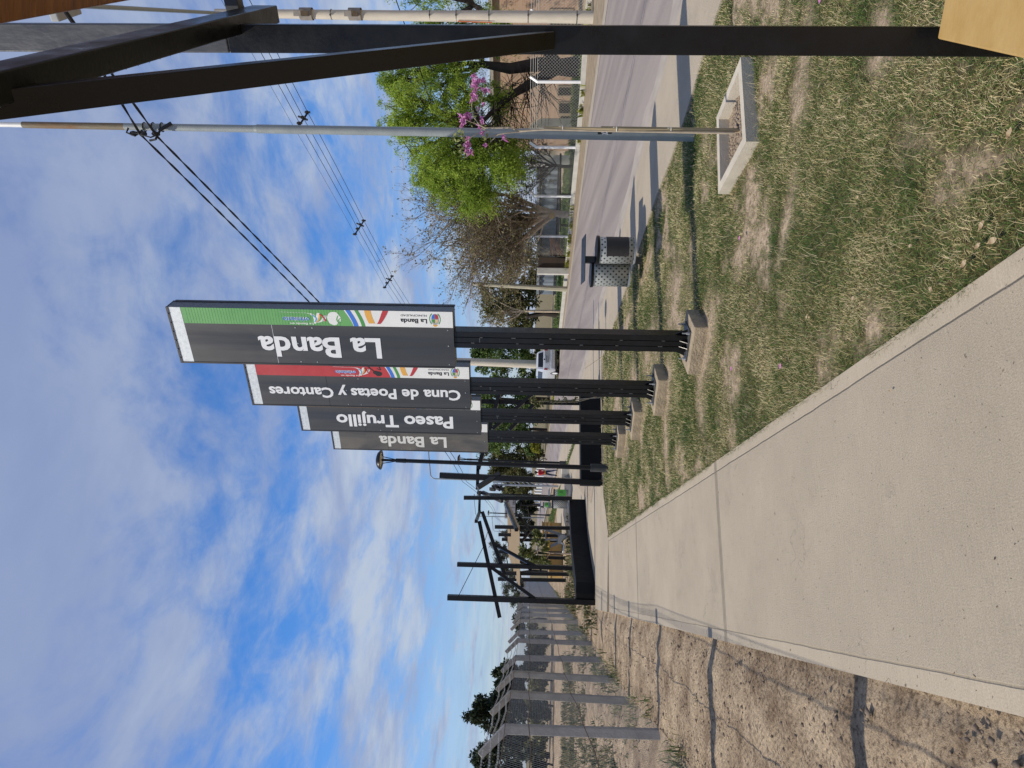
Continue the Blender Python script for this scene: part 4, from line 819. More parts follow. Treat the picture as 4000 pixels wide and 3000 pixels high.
# ------------------------------------------------------------------ planter and flowering sapling
pl = thing('planter', (PLC.x, PLC.y, 0), 'square concrete tree surround set in the lawn, with soil inside', 'planter')
cs = [G(x, y, .075) for x, y in ((2805, 758), (2914, 553), (2893, 222), (2798, 457))]
ci = [PLC+(p-PLC)*0.80 for p in cs]; RIMM = mat('planter_concrete', (0.47, 0.42, 0.34), 0.8, 0.12, 7, 0.25, 90)
b = MB()
for k in range(4):
    a, c, d, e_ = cs[k], cs[(k+1) % 4], ci[(k+1) % 4], ci[k]; b.prism([a.xy, c.xy, d.xy, e_.xy], -0.06, 0.074)
b.build('rim', RIMM, pl)
b = MB(); b.prism([(PLC+(p-PLC)*0.815).xy for p in cs], -0.06, -0.015); b.build('soil', SOIL, pl)
rr = random.Random(12); b = MB()
for k in range(160):
    u, v = rr.uniform(-0.27, 0.27), rr.uniform(-0.27, 0.27); p = PLC+Vector((u*0.97+v*0.24, v*0.97-u*0.24, -0.012-PLC.z)); r_ = rr.uniform(0.006, 0.024); b.lathe([(0, r_*0.8), (r_*0.8, r_*0.4), (r_, 0), (0, -r_*0.4)], p, 5)
tag(b.build('soil_clods', SOIL, pl), kind='stuff')
SB = G(2880, 512, 0.0)
sp = thing('sapling', SB, 'young sapling with pink trumpet flowers tied to a cane in the square planter', 'sapling')
CANE = mat('bamboo', (0.42, 0.33, 0.19), 0.55, 0.3, 6, 0.1, 30, stretch=(1, 1, 0.3)); stop = D(2128, 500, SB.y)
b = MB(); P = [(SB+Vector((0, 0, -0.05))).lerp(stop, k/14) for k in range(15)]; b.tube(P, [0.0135+(0.002 if k % 2 else 0) for k in range(15)], 8); b.tube([p+Vector((0.02, 0.012, 0)) for p in P[:11]], 0.008, 6); b.build('cane', CANE, sp, smooth=True)
STEM = mat('sapling_stem', (0.40, 0.33, 0.24), 0.8, 0.25, 14)
def SD(x, y, dd=0.0): return D(x, y, SB.y+dd)
brs = [([(2870, 520), (2400, 512), (2128, 506), (2030, 512), (1990, 498), (1895, 500), (1870, 487)], 0.010), ([(2060, 512), (1975, 520), (1945, 526), (1915, 555)], 0.006), ([(1975, 520), (1925, 530), (1890, 545)], 0.004), ([(1895, 502), (1870, 485), (1845, 450), (1843, 410), (1848, 375), (1860, 330)], 0.005), ([(1870, 487), (1835, 475), (1805, 460)], 0.004), ([(1868, 445), (1880, 400), (1890, 350)], 0.0035), ([(1870, 487), (1880, 500), (1920, 520)], 0.004), ([(1868, 520), (1835, 540), (1820, 555), (1800, 590)], 0.004), ([(1868, 445), (1850, 440)], 0.003), ([(1820, 555), (1800, 530), (1785, 500)], 0.003)]
b = MB(); rr = random.Random(3)
for pts, r_ in brs: b.tube([SD(x, y, rr.uniform(-0.04, 0.04)) for x, y in pts], [r_*(1-0.5*k/len(pts)) for k in range(len(pts))], 6)
b.build('stem', STEM, sp, smooth=True)
b = MB()
for z_ in (0.55, 1.0, 1.45): p = (SB+Vector((0, 0, 0))).lerp(stop, z_/1.6); b.tube([p+Vector((math.cos(k*PI/5)*0.02, math.sin(k*PI/5)*0.02, 0)) for k in range(11)]+[p+Vector((0.0, -0.04, 0.03))], 0.003, 4)
b.build('tie', WHITE, sp)
PINK = leafmat('pink_petals', [(0, (0.46, 0.12, 0.33)), (0.5, (0.62, 0.24, 0.50)), (1, (0.76, 0.44, 0.66))], 0.3)
fl = [(1862, 318, 6), (1880, 312, 6), (1855, 330, 5), (1848, 345, 5), (1858, 375, 4), (1845, 370, 5), (1890, 350, 7), (1900, 360, 4), (1852, 302, 4), (1825, 445, 6), (1815, 470, 6), (1810, 485, 5), (1830, 460, 5), (1822, 565, 6), (1830, 580, 6), (1835, 590, 5), (1820, 548, 4), (1884, 525, 4), (1965, 537, 4), (1880, 490, 4), (1890, 470, 3), (1880, 413, 2), (1905, 570, 2), (1800, 455, 3), (1846, 390, 3)]
b = MB(); rr = random.Random(8)
for x, y, n in fl:
    for k in range(n):
        c = SD(x+rr.uniform(-12, 12), y+rr.uniform(-11, 11), rr.uniform(-0.05, 0.05)); ax = Vector((rr.uniform(-1, 1), rr.uniform(-1, 0.3), rr.uniform(-0.8, 0.6))).normalized(); u = ax.orthogonal().normalized(); v = ax.cross(u)
        b.lathe([(0.003, -0.03), (0.005, -0.015), (0.009, 0.0)], c, 5, tuple(ax))
        for q in range(5):
            an = q*2*PI/5+rr.uniform(-.2, .2); d_ = u*math.cos(an)+v*math.sin(an); s_ = ax.cross(d_); L_ = rr.uniform(0.011, 0.018)
            b.add([c+d_*0.006-s_*0.004, c+d_*0.006+s_*0.004, c+d_*L_+s_*0.009+ax*0.004, c+d_*L_*1.15+ax*0.002, c+d_*L_-s_*0.009+ax*0.004], [(0, 1, 2, 3, 4)])
tag(b.build('flowers', PINK, sp), kind='stuff')
LEAFY = leafmat('sapling_leaf', [(0, (0.14, 0.19, 0.045)), (1, (0.40, 0.42, 0.16))], 0.4)
b = MB()
for x0, y0, n, sx, sy in ((1790, 560, 34, 22, 45), (1800, 520, 10, 14, 25), (1805, 600, 14, 14, 20), (1890, 500, 6, 15, 20), (1885, 540, 4, 10, 15), (1850, 470, 4, 10, 20), (1970, 545, 3, 8, 8)):
    for k in range(n):
        c = SD(x0+rr.uniform(-sx, sx), y0+rr.uniform(-sy, sy), rr.uniform(-0.08, 0.08)); d_ = Vector((rr.uniform(-1, 1), rr.uniform(-1, 1), rr.uniform(-1.2, 0.1))).normalized(); s_ = d_.orthogonal().normalized(); s_ = (Matrix.Rotation(rr.uniform(0, 6.28), 3, d_) @ s_); L_ = rr.uniform(0.025, 0.05)
        b.add([c, c+d_*L_*0.4+s_*L_*0.26, c+d_*L_, c+d_*L_*0.4-s_*L_*0.26], [(0, 1, 2, 3)])
tag(b.build('leaves', LEAFY, sp), kind='stuff')

# ------------------------------------------------------------------ twin litter bins
def perforated(name, base, dot=(0.006, 0.006, 0.006), r=0.2, pitch=0.072):
    m = bpy.data.materials.new(name); m.use_nodes = True; nt = m.node_tree; N = nt.nodes.new; L = nt.links.new; b = nt.nodes['Principled BSDF']
    tc = N('ShaderNodeTexCoord'); sp_ = N('ShaderNodeSeparateXYZ'); L(tc.outputs['UV'], sp_.inputs[0])
    def M(op, a, bb=None):
        n = N('ShaderNodeMath'); n.operation = op
        for i, v in enumerate((a, bb)):
            if v is None: continue
            if isinstance(v, (int, float)): n.inputs[i].default_value = v
            else: L(v, n.inputs[i])
        return n.outputs[0]
    u = M('DIVIDE', sp_.outputs[0], pitch/2); v = M('DIVIDE', sp_.outputs[1], pitch)
    col_ = M('FLOOR', u); odd = M('MODULO', col_, 2.0); v2 = M('ADD', v, M('MULTIPLY', odd, 0.5))
    fu = M('MULTIPLY', M('SUBTRACT', M('FRACT', u), 0.5), pitch/2); fv = M('MULTIPLY', M('SUBTRACT', M('FRACT', v2), 0.5), pitch)
    d2 = M('ADD', M('MULTIPLY', fu, fu), M('MULTIPLY', fv, fv)); hole = M('LESS_THAN', d2, 0.0135**2)
    mx = N('ShaderNodeMix'); mx.data_type = 'RGBA'; L(hole, mx.inputs[0]); mx.inputs[6].default_value = (*base, 1); mx.inputs[7].default_value = (*dot, 1); L(mx.outputs[2], b.inputs['Base Color'])
    b.inputs['Roughness'].default_value = 0.4; b.inputs['Metallic'].default_value = 0.25
    bp = N('ShaderNodeBump'); bp.inputs['Strength'].default_value = 0.6; bp.inputs['Distance'].default_value = 0.004; bp.invert = True; L(hole, bp.inputs['Height']); L(bp.outputs[0], b.inputs['Normal'])
    return m
PERF = perforated('perforated_metal', (0.55, 0.58, 0.58), pitch=0.088)
def drum(parent, c, r, z0, z1, panel_m, panel_az, name='drum'):
    me = bpy.data.meshes.new(name); bm = bmesh.new(); uv = bm.loops.layers.uv.new('UVMap'); n = 40; off = Vector((0, 0, 0)); rt = parent.location; ring = []
    for z_ in (z0, z1): ring.append([bm.verts.new((c[0]+r*math.cos(2*PI*k/n), c[1]+r*math.sin(2*PI*k/n), z_)) for k in range(n)])
    for k in range(n):
        f = bm.faces.new((ring[0][k], ring[0][(k+1) % n], ring[1][(k+1) % n], ring[1][k])); f.smooth = True
        for lp, (uu, vv) in zip(f.loops, ((k, z0), (k+1, z0), (k+1, z1), (k, z1))): lp[uv].uv = (uu*2*PI*r/n, vv)
    bm.faces.new(ring[0][::-1]); bm.to_mesh(me); bm.free(); me.materials.append(PERF)
    o = bpy.data.objects.new(name, me); COL.objects.link(o); o.parent = parent
    b = MB(); b.lathe([(r+0.004, z0-0.012), (r+0.006, z0), (r+0.004, z0+0.02)], (c[0], c[1], 0), 40); b.build('rim', GALV, o, local=True, smooth=True)
    b = MB(); b.lathe([(r+0.003, z1-0.012), (r+0.018, z1-0.01), (r+0.02, z1+0.03), (r+0.004, z1+0.034), (r*0.8, z1+0.02), (0, z1+0.015)], (c[0], c[1], 0), 40); b.build('lid_ring', BLACK, o, local=True, smooth=True)
    if panel_m:
        b = MB(); h0, h1 = z0+(z1-z0)*0.18, z0+(z1-z0)*0.80; half = 0.95; n2 = 14
        for k in range(n2):
            q0_, q1_ = panel_az-half+2*half*k/n2, panel_az-half+2*half*(k+1)/n2; R_ = r+0.004
            b.add([(c[0]+R_*math.cos(q0_), c[1]+R_*math.sin(q0_), h0), (c[0]+R_*math.cos(q1_), c[1]+R_*math.sin(q1_), h0), (c[0]+R_*math.cos(q1_), c[1]+R_*math.sin(q1_), h1), (c[0]+R_*math.cos(q0_), c[1]+R_*math.sin(q0_), h1)], [(0, 1, 2, 3)])
        pn = b.build('plate', panel_m, o, local=True, smooth=True)
        if panel_m is BIN_GREEN:
            b = MB()
            for k, (zz, w_, s_) in enumerate(((0.42, 0.55, 0.030), (0.60, 0.22, 0.05))):
                for j in range(8):
                    q = panel_az-w_/2*0.9+w_*0.9*j/8; R_ = r+0.006; q1_ = q+w_/11; hz = h0+(h1-h0)*zz
                    b.add([(c[0]+R_*math.cos(q), c[1]+R_*math.sin(q), hz), (c[0]+R_*math.cos(q1_), c[1]+R_*math.sin(q1_), hz), (c[0]+R_*math.cos(q1_), c[1]+R_*math.sin(q1_), hz+s_), (c[0]+R_*math.cos(q), c[1]+R_*math.sin(q), hz+s_)], [(0, 1, 2, 3)])
            b.build('plate_print', VK, pn, local=True)
    return o
BIN_BLACK = mat('sooty_plate', (0.016, 0.014, 0.013), 0.55, 0.5, 30, 0.3, 60, col2=(0.03, 0.026, 0.024)); BIN_GREEN = mat('green_plate', (0.10, 0.42, 0.06), 0.45, 0.1, 6)
def bin_stand(loc, rz, label, plate, zb, zt, two=True):
    t = thing('litter_bin', loc, label, 'litter bin', 'litter bins on posts', rz)
    b = MB(); b.box(-0.05, 0.05, -0.05, 0.05, -0.05, zt+0.19); b.build('post', BLACK if False else mat('bin_post', (0.03, 0.031, 0.033), 0.4, 0.3, 10), t, local=True, bevel=0.004)
    b = MB(); b.add([(-0.36, -0.2, zt+0.185), (0.36, -0.2, zt+0.185), (0.36, 0.2, zt+0.215), (-0.36, 0.2, zt+0.215)], [(0, 1, 2, 3)]); b.v += [v+Vector((0, 0, 0.008)) for v in b.v]; b.f = [(3, 2, 1, 0), (4, 5, 6, 7), (0, 1, 5, 4), (1, 2, 6, 5), (2, 3, 7, 6), (3, 0, 4, 7)]; b.m = [0]*6
    b.build('roof_plate', BLACK, t, local=True)
    b = MB(); b.box(-0.09, 0.09, -0.03, 0.03, zb+0.08, zb+0.14); b.box(-0.09, 0.09, -0.03, 0.03, zt-0.12, zt-0.06); b.build('arm', BLACK, t, local=True)
    drum(t, (0.10, -0.26, 0), 0.20, zb, zt, plate, rad(-72)); 
    if two: drum(t, (-0.19, 0.13, 0), 0.20, zb+0.02, zt+0.05, None, 0)
    return t
BNP = G(2506, 1018)
bin_stand(BNP, rad(0), 'grey perforated twin litter bin with black plate and flat black roof', BIN_BLACK, 0.16, 0.70)
bin_stand(D(2222, 1947, 27.0)*Vector((1, 1, 0)).length*0+Vector((D(2222, 1947, 27.0).x, 27.0, 0)), rad(20), 'grey perforated bin with green plate, half hidden by the black post', BIN_GREEN, 0.14, 0.70)
bin_stand(Vector((D(2160, 1981, 46).x, 46, 0)), rad(15), 'smaller looking bin with green plate beyond, standing on the grass strip', BIN_GREEN, 0.24, 0.76, False)

# ------------------------------------------------------------------ round lamp posts
LAMPG = mat('lamp_glass', (0.55, 0.52, 0.42), 0.25, 0.1, 8)
def lamp_post(base, H, lean, label):
    t = thing('lamp_post', base, label, 'lamp post', 'black lamp posts with disc heads'); base = Vector(base)
    def at(z): return base+Vector((lean*z, 0, z))
    b = MB(); b.tube([at(-0.05), at(0.36)], [0.088, 0.088], 20); b.build('base_sleeve', mat('dull_black', (0.035, 0.036, 0.038), 0.5, 0.3, 8), t, smooth=True)
    b = MB(); b.tube([at(0.3), at(2.75)], [0.052, 0.050], 16); b.tube([at(2.75), at(4.42)], [0.046, 0.043], 16); b.build('pole', BLACK, t, smooth=True)
    b = MB(); b.tube([at(4.40), at(4.62)], [0.050, 0.045], 14); b.tube([at(4.62), at(4.93)], [0.024, 0.03], 10)
    for s_ in (-1, 1): b.tube([at(4.62)+Vector((s_*0.02, 0, 0)), at(4.9)+Vector((s_*0.07, 0, 0)), at(4.97)+Vector((s_*0.16, 0, 0))], 0.009, 6)
    b.build('neck', BLACK, t, smooth=True)
    h = at(H); ax = (Vector((lean, 0, 1))).normalized()
    b = MB(); b.lathe([(0.0, 0.10), (0.09, 0.095), (0.16, 0.07), (0.21, 0.02), (0.215, -0.005), (0.19, -0.012), (0.16, 0.0)], h, 28, tuple(ax)); hd = b.build('shade', BLACK, t, smooth=True)
    b = MB(); b.lathe([(0.16, 0.001), (0.10, -0.018), (0.0, -0.022)], h, 24, tuple(ax)); b.build('diffuser', LAMPG, hd, smooth=True)
    return t
LB = G(2372, 1829); lt = lamp_post(LB, 4.95, 0.012, 'nearest black lamp post with disc head, standing at the far corner of the lawn')
for x, y, dep, lab in ((2222, 1809, 30.5, 'black lamp post lined up just behind the nearest disc lamp post'), (2168, 1938, 42, 'black lamp post rising behind the half hidden green bin'), (2160, 2013, 53, 'farthest black lamp post, on the grass strip right of the slatted pergola')):
    p = D(x, y, dep); dup(lt, (p.x, dep, 0), lab)

# ------------------------------------------------------------------ chain link fences
def link_mesh(mb, p, q, z0, z1, cell, r):
    """crossing diagonal wires filling the rectangle p-q by z0-z1"""
    p, q = Vector(p), Vector(q); L_ = (Vector((q.x, q.y, 0))-Vector((p.x, p.y, 0))).length; h = z1-z0; u = (q-p).normalized(); nrm = Vector((u.y, -u.x, 0)).normalized()
    for s_ in (1, -1):
        k = -h
        while k < L_:
            a0 = max(0, k); a1 = min(L_, k+h)
            if a1-a0 > 0.01:
                t0, t1 = a0-k, a1-k
                if s_ < 0: t0, t1 = h-t0, h-t1
                A = p+u*a0; A.z = p.z+(q.z-p.z)*a0/L_+z0+t0; B = p+u*a1; B.z = p.z+(q.z-p.z)*a1/L_+z0+t1
                d = (B-A).normalized(); sd = d.cross(nrm)*r; o = nrm*(r*0.6*s_)
                i0 = len(mb.v); mb.v += [A+sd+o, A-sd+o, A+nrm*r*s_*1.6, B+sd+o, B-sd+o, B+nrm*r*s_*1.6]
                mb.f += [(i0, i0+1, i0+4, i0+3), (i0+1, i0+2, i0+5, i0+4), (i0+2, i0, i0+3, i0+5)]; mb.m += [mb.mi]*3
            k += cell
LF = [(-1.35, -2.0), (-2.12, 0.45), (-2.88, 3.02), (-3.61, 5.78), (-4.24, 8.19), (-4.98, 10.58), (-5.48, 12.46), (-6.06, 14.8), (-6.6, 17.1), (-7.2, 19.4), (-7.7, 21.7)]
while LF[-1][1] < 62: LF.append((LF[-1][0]-0.262*2.4, LF[-1][1]+2.4))
PCONC = mat('fence_concrete', (0.27, 0.255, 0.235), 0.85, 0.22, 6, 0.35, 50)
PCONCS = [PCONC]+[mat('fence_concrete_%d' % k, c, 0.85, 0.28, 5+k, 0.4, 50) for k, c in enumerate(((0.33, 0.31, 0.28), (0.23, 0.215, 0.195), (0.30, 0.27, 0.22)))]
lf = thing('chain_link_fence', (LF[4][0], LF[4][1], 0), 'chain link fence with grey concrete posts and barbed wire along the left of the walkway', 'fence')
arms = []
rr = random.Random(21)
for i, (x, y) in enumerate(LF):
    u = Vector((LF[min(i+1, len(LF)-1)][0]-LF[max(i-1, 0)][0], LF[min(i+1, len(LF)-1)][1]-LF[max(i-1, 0)][1], 0)).normalized(); nr = Vector((u.y, -u.x, 0))
    lean = Vector((rr.uniform(-0.04, 0.04), rr.uniform(-0.09, 0.09), 0)); p = Vector((x, y, 0)); tp = p+Vector((0, 0, 1.90))+lean; tip = tp-nr*0.30+Vector((0, 0, 0.30))
    b = MB(); w_ = 0.055
    prof = [p+Vector((0, 0, -0.25)), tp, tip]; rings = []
    for k, c in enumerate(prof):
        d_ = nr if k == 0 else (nr+Vector((0, 0, 0.4))).normalized() if k == 1 else (nr+Vector((0, 0, 1))).normalized()
        w2 = w_*(1.0 if k < 2 else 0.8); rings.append([c+u*w2*1.25+d_*w2, c-u*w2*1.25+d_*w2, c-u*w2*1.25-d_*w2, c+u*w2*1.25-d_*w2])
    vs_ = sum(rings, []); fs = [(3, 2, 1, 0), (8, 9, 10, 11)]
    for k in range(2):
        for j in range(4): fs.append((k*4+j, k*4+(j+1) % 4, (k+1)*4+(j+1) % 4, (k+1)*4+j))
    b.add(vs_, fs); po = b.build('post', PCONCS[rr.randrange(4)], lf, bevel=0.008 if i < 12 else 0)
    if 3 <= i < 9:
        b = MB()
        for k in range(3): c = tp.lerp(tip, 0.25+k*0.3)+nr*0.055; b.tube([c-u*0.05, c+nr*0.012, c+u*0.05+Vector((0, 0, -0.05))], 0.0035, 4)
        b.build('wire_tie', WIRE, po)
    arms.append((tp, tip, nr))
for seg in range(3):
    mb = MB()
    for i in (range(2, 9), range(9, 15), range(15, len(LF)-1))[seg]:
        off = arms[i][2]*0.075
        a = Vector((LF[i][0], LF[i][1], 0))+off; c = Vector((LF[i+1][0], LF[i+1][1], 0))+off
        link_mesh(mb, a, c, 0.02, 1.90, (0.066, 0.095, 0.17)[seg], (0.0015, 0.0022, 0.0042)[seg])
    mb.build('wire_mesh', WIRE, lf)
b = MB()
for z_ in (0.03, 0.95, 1.62, 1.90):
    P = []
    for i in range(1, len(LF)):
        q = Vector((LF[i][0], LF[i][1], z_))+arms[i][2]*0.085
        if P: P.append((P[-1]+q)/2+Vector((0, 0, -0.03 if z_ < 1.8 else -0.01)))
        P.append(q)
    b.tube(P, 0.0055 if z_ in (0.95, 1.62) else 0.004, 4)
b.build('tension_wire', RUSTW, lf)
for k in range(3):
    b = MB(); P = []
    for i in range(1, len(LF)):
        q = arms[i][0].lerp(arms[i][1], 0.25+k*0.32)+arms[i][2]*0.05
        if P: P.append((P[-1]+q)/2+Vector((0, 0, -0.04)))
        P.append(q)
    b.tube(P, 0.0028, 3)
    for a, c in zip(P[:14], P[1:15]):
        n = int((c-a).length/0.11)
        for j in range(n):
            m_ = a.lerp(c, j/n); b.beam(m_+Vector((0.012, 0.0, 0.014)), m_-Vector((0.012, 0, 0.014)), 0.003, 0.003); b.beam(m_+Vector((-0.012, 0.008, 0.012)), m_-Vector((-0.012, 0.008, 0.012)), 0.003, 0.003)
    b.build('barbed_wire', WIRE, lf)
# across the road: white posts on a low kerb
VP = [Vector((x, y, 0)) for x, y in VERGE]
wf = thing('chain_link_fence', (10.2, 25.4, 0), 'chain link fence with white cranked posts on the far side of the road', 'fence')
b = MB()
for a, c in zip(VP[1:8], VP[2:9]):
    d_ = (c-a).normalized(); b.obox((a+c)/2+Vector((0, 0, 0.045)), (c-a)/2+d_*0.02, Vector((d_.y, -d_.x, 0))*0.09, (0, 0, 0.105))
b.build('kerb', CONCL, wf)
def on_verge(y_px):
    best = None
    for a, c in zip(VP[:-1], VP[1:]):
        for k in range(60):
            p = a.lerp(c, k/60); q = p-Vector((0, 0, EYE)); w_ = q.dot(Fv); yy = 1500-FPX*q.dot(Rv)/w_
            if best is None or abs(yy-y_px) < best[0]: best = (abs(yy-y_px), p.copy())
    return best[1]
wposts = [on_verge(y) for y in (-90, 60, 321, 576, 768, 925)]
for i, p in enumerate(wposts):
    b = MB(); H_ = 1.72; rt = Vector((0.9, 0.35, 0)); b.tube([p+Vector((0, 0, -0.1)), p+Vector((0, 0, H_)), p+rt*0.24+Vector((0, 0, H_+0.26))], [0.062, 0.062, 0.052], 4); b.build('post', WHITE, wf)
mb = MB(); ch = [VP[1]]+[p for p in wposts[1:]]+[on_verge(1000)]; ch = sorted(ch, key=lambda p: p.y)
for a, c in zip(ch[:-1], ch[1:]): link_mesh(mb, a+Vector((0.08, 0.1, 0)), c+Vector((0.08, 0.1, 0)), 0.10, 1.72, 0.12, 0.0038)
mb.build('wire_mesh', mat('bright_wire', (0.42, 0.42, 0.40), 0.5, 0.1), wf)
b = MB()
for dz, k in ((1.72, 0), (1.80, .3), (1.88, .6), (1.97, 1)): b.tube([p+Vector((0.08+0.2*k, 0.1*k, dz)) for p in ch], 0.008, 4)
b.build('line_wire', mat('bright_wire', None), wf)

# ------------------------------------------------------------------ black seat walls and the two black frames over the walkway
def wall_seat(name, front, th, h, label, m, cat='seat wall', lip=True):
    t = thing(name, Vector((*front[0], 0)), label, cat, 'low seat walls'); n = len(front); back = []
    for i in range(n):
        a = Vector(front[max(i-1, 0)]); c = Vector(front[min(i+1, n-1)]); d_ = (c-a).normalized(); back.append((front[i][0]-d_.y*th, front[i][1]+d_.x*th))
    b = MB(); b.prism(list(front)+back[::-1], -0.06, h); o = b.build('body', m, t, bevel=0.012)
    return t
wall_seat('seat_wall', [(-5.40, 16.66), (-4.92, 16.70), (-4.62, 18.0), (-4.25, 19.2), (-3.45, 20.25)], 0.42, 0.47, 'long low black seat wall bending away at the foot of the left black frame', BLACKM)
wall_seat('seat_wall', [(-2.24, 15.50), (-0.30, 16.28), (0.1, 16.5)], 0.42, 0.49, 'low black seat wall behind the sign posts, right of the walkway end', BLACKM)
fl_ = thing('pergola', (-5.36, 16.6, 0), 'left half of the black steel arch, three posts and rafters rising to the right', 'pergola', 'black steel shade frames')
def steel(name, a, c, w_, parent, m=BLACK): b = MB(); b.beam(a, c, w_, w_); return b.build(name, m, parent, bevel=0.004)
L1 = D(2324, 2352, 16.55); steel('post', Vector((L1.x, L1.y, -0.1)), D(1748, 2333, 16.55), 0.125, fl_)
L2 = D(2228, 2218, 18.75); steel('post', Vector((L2.x, L2.y, 0.40)), D(1786, 2204, 18.75), 0.115, fl_)
L3 = D(2226, 1946, 20.15); steel('post', Vector((L3.x, L3.y, 0.40)), D(1812, 1944, 20.15), 0.115, fl_)
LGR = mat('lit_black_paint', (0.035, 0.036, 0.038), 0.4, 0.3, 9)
r1a, r1b = D(1952, 2413, 16.42), D(1872, 2036, 17.2); steel('rafter', r1a, r1b, 0.095, fl_)
r2a, r2b = D(1972, 2248, 18.64), D(1884, 2000, 19.6); steel('rafter', r2a, r2b, 0.10, fl_)
r3a, r3b = D(1962, 1958, 20.05), D(1884, 1923, 20.9); steel('rafter', r3a, r3b, 0.10, fl_, LGR)
steel('brace', D(2098, 2345, 16.56), D(1916, 2214, 16.83), 0.085, fl_); steel('brace', D(2090, 2212, 18.76), D(1926, 2123, 19.1), 0.085, fl_); steel('brace', D(2150, 1952, 20.15), D(1915, 1936, 20.5), 0.085, fl_)
steel('purlin', r1b+Vector((0, -0.05, 0.08)), r2b+Vector((0, 0.05, 0.08)), 0.075, fl_); steel('purlin', r2b+Vector((0, 0.0, 0.09)), r3b+Vector((0, 0.1, 0.085)), 0.075, fl_)
b = MB(); b.tube([D(1790, 2330, 16.5), D(1886, 2140, 17.0), D(1905, 2078, 19.4)], 0.008, 4); b.build('stay_cable', CABLE, fl_)
fr_ = thing('pergola', (-2.2, 15.45, 0), 'right half of the black steel arch, rafters rising left from posts behind the signs', 'pergola', 'black steel shade frames')
R1 = D(2352, 1886, 15.40); steel('post', Vector((R1.x, R1.y, -0.1)), D(1718, 1856, 15.40), 0.125, fr_)
R2 = D(2260, 1574, 16.55); steel('post', Vector((R2.x, R2.y, 0.40)), D(1775, 1566, 16.55), 0.115, fr_)
R3 = D(2230, 1530, 18.2); steel('post', Vector((R3.x, R3.y, 0.0)), D(1800, 1524, 18.2), 0.11, fr_)
steel('rafter', D(1952, 1850, 15.45), D(1865, 1905, 15.2), 0.10, fr_, LGR); steel('rafter', D(1955, 1522, 16.45), D(1868, 1832, 15.9), 0.095, fr_)
steel('purlin', D(1865, 1908, 15.3), D(1867, 1818, 16.1), 0.075, fr_)
steel('brace', D(2084, 1536, 16.5), D(1924, 1676, 16.2), 0.085, fr_); steel('brace', D(2092, 1574, 16.55), D(1990, 1680, 16.3), 0.08, fr_)

# ------------------------------------------------------------------ beyond the arch: slatted pergola, ochre benches, gym machine, shrubs
SLAT = mat('bleached_wood', (0.46, 0.34, 0.21), 0.75, 0.25, 5, 0.2, 30, col2=(0.46, 0.36, 0.24), stretch=(2, 2, 2))
fp = thing('pergola', (-6.8, 29, 0), 'far pergola with sloping bleached wooden slat roof on tall black posts', 'pergola', 'black steel shade frames')
ra, rb_, rc_, rd_ = D(1986, 1972, 31.5), D(1988, 2158, 32.5), D(2027, 2277, 27.2), D(2025, 2062, 26.2)     # high right, high left, low left, low right
for k in range(11):
    t = k/10; b = MB(); a = ra.lerp(rd_, t); c = rb_.lerp(rc_, t); b.beam(a, c, 0.36, 0.09, Vector((0.1, -1, 0))); b.build('slat', SLAT, fp)
for a, c in ((ra, rd_), (rb_, rc_), (ra.lerp(rb_, 0.42), rd_.lerp(rc_, 0.42))):
    dz = Vector((0, 0, 0.11)) if (a-ra).length < 0.01 else Vector((0, 0, -0.10)); d_ = (c-a).normalized(); steel('rafter', a-d_*0.4+dz, c+d_*0.4+dz, 0.13, fp)
for x0, x1, y, dep in ((1933, 2193, 2058, 27.4), (1947, 2188, 2088, 30), (1960, 2160, 2107, 33), (1938, 2150, 2155, 32), (1945, 2192, 2238, 27.5), (1945, 2185, 2262, 29.5), (2040, 2150, 2174, 30.5)):
    a = D(x1, y+4, dep); steel('post', Vector((a.x, a.y, 0)), D(x0, y, dep), 0.135, fp)
for a, c, dep in (((2072, 2072), (2022, 2010), 27.4), ((2075, 2100), (2030, 2060), 30), ((2075, 2225), (2030, 2190), 27.6), ((2080, 2060), (2035, 2120), 27.6), ((2110, 2178), (2112, 2240), 30.5)):
    steel('brace', D(a[0], a[1], dep), D(c[0], c[1], dep-0.4), 0.10, fp)
for k, (x, y0, y1, dep, lab) in enumerate(((2191, 2042, 2247, 33.5, 'long ochre seat wall under the far slatted pergola'), (2172, 2045, 2170, 42, 'second ochre seat wall, further back under the slatted pergola'), (2150, 2040, 2075, 55, 'short ochre block on the grass at the far end'))):
    a = D(x, y1, dep); c = D(x, y0, dep+1.6); t = thing('seat_wall', (a.x, a.y, 0), lab, 'seat wall', 'low seat walls'); d_ = Vector((c.x-a.x, c.y-a.y, 0)); n_ = Vector((-d_.y, d_.x, 0)).normalized(); mid = Vector((a.x, a.y, 0))+d_/2
    b = MB(); b.obox(mid+n_*0.28+Vector((0, 0, 0.25)), d_/2, n_*0.28, (0, 0, 0.30)); b.build('body', YEL, t, bevel=0.015); b = MB(); b.obox(mid+n_*0.28+Vector((0, 0, 0.60)), d_/2+d_.normalized()*0.05, n_*0.33, (0, 0, 0.05)); b.build('coping', YEL, t, bevel=0.01)
gp = D(2214, 2103, 28.3); GPp = Vector((gp.x, 28.3, 0)); gm = thing('exercise_machine', GPp, 'grey outdoor exercise machine shaped like a V with yellow seat', 'exercise machine')
GM = mat('machine_grey', (0.24, 0.25, 0.26), 0.4, 0.12, 8); GMY = mat('machine_yellow', (0.62, 0.40, 0.05), 0.4, 0.1)
def GD(x, y, dd=0): return D(x, y, 28.3+dd)
b = MB(); b.slab([GD(2214, 2100), GD(2214, 2092), GD(2180, 2082), GD(2178, 2120), GD(2192, 2118)], (0, -1, 0), 0.08); b.build('side_plate', GM, gm)
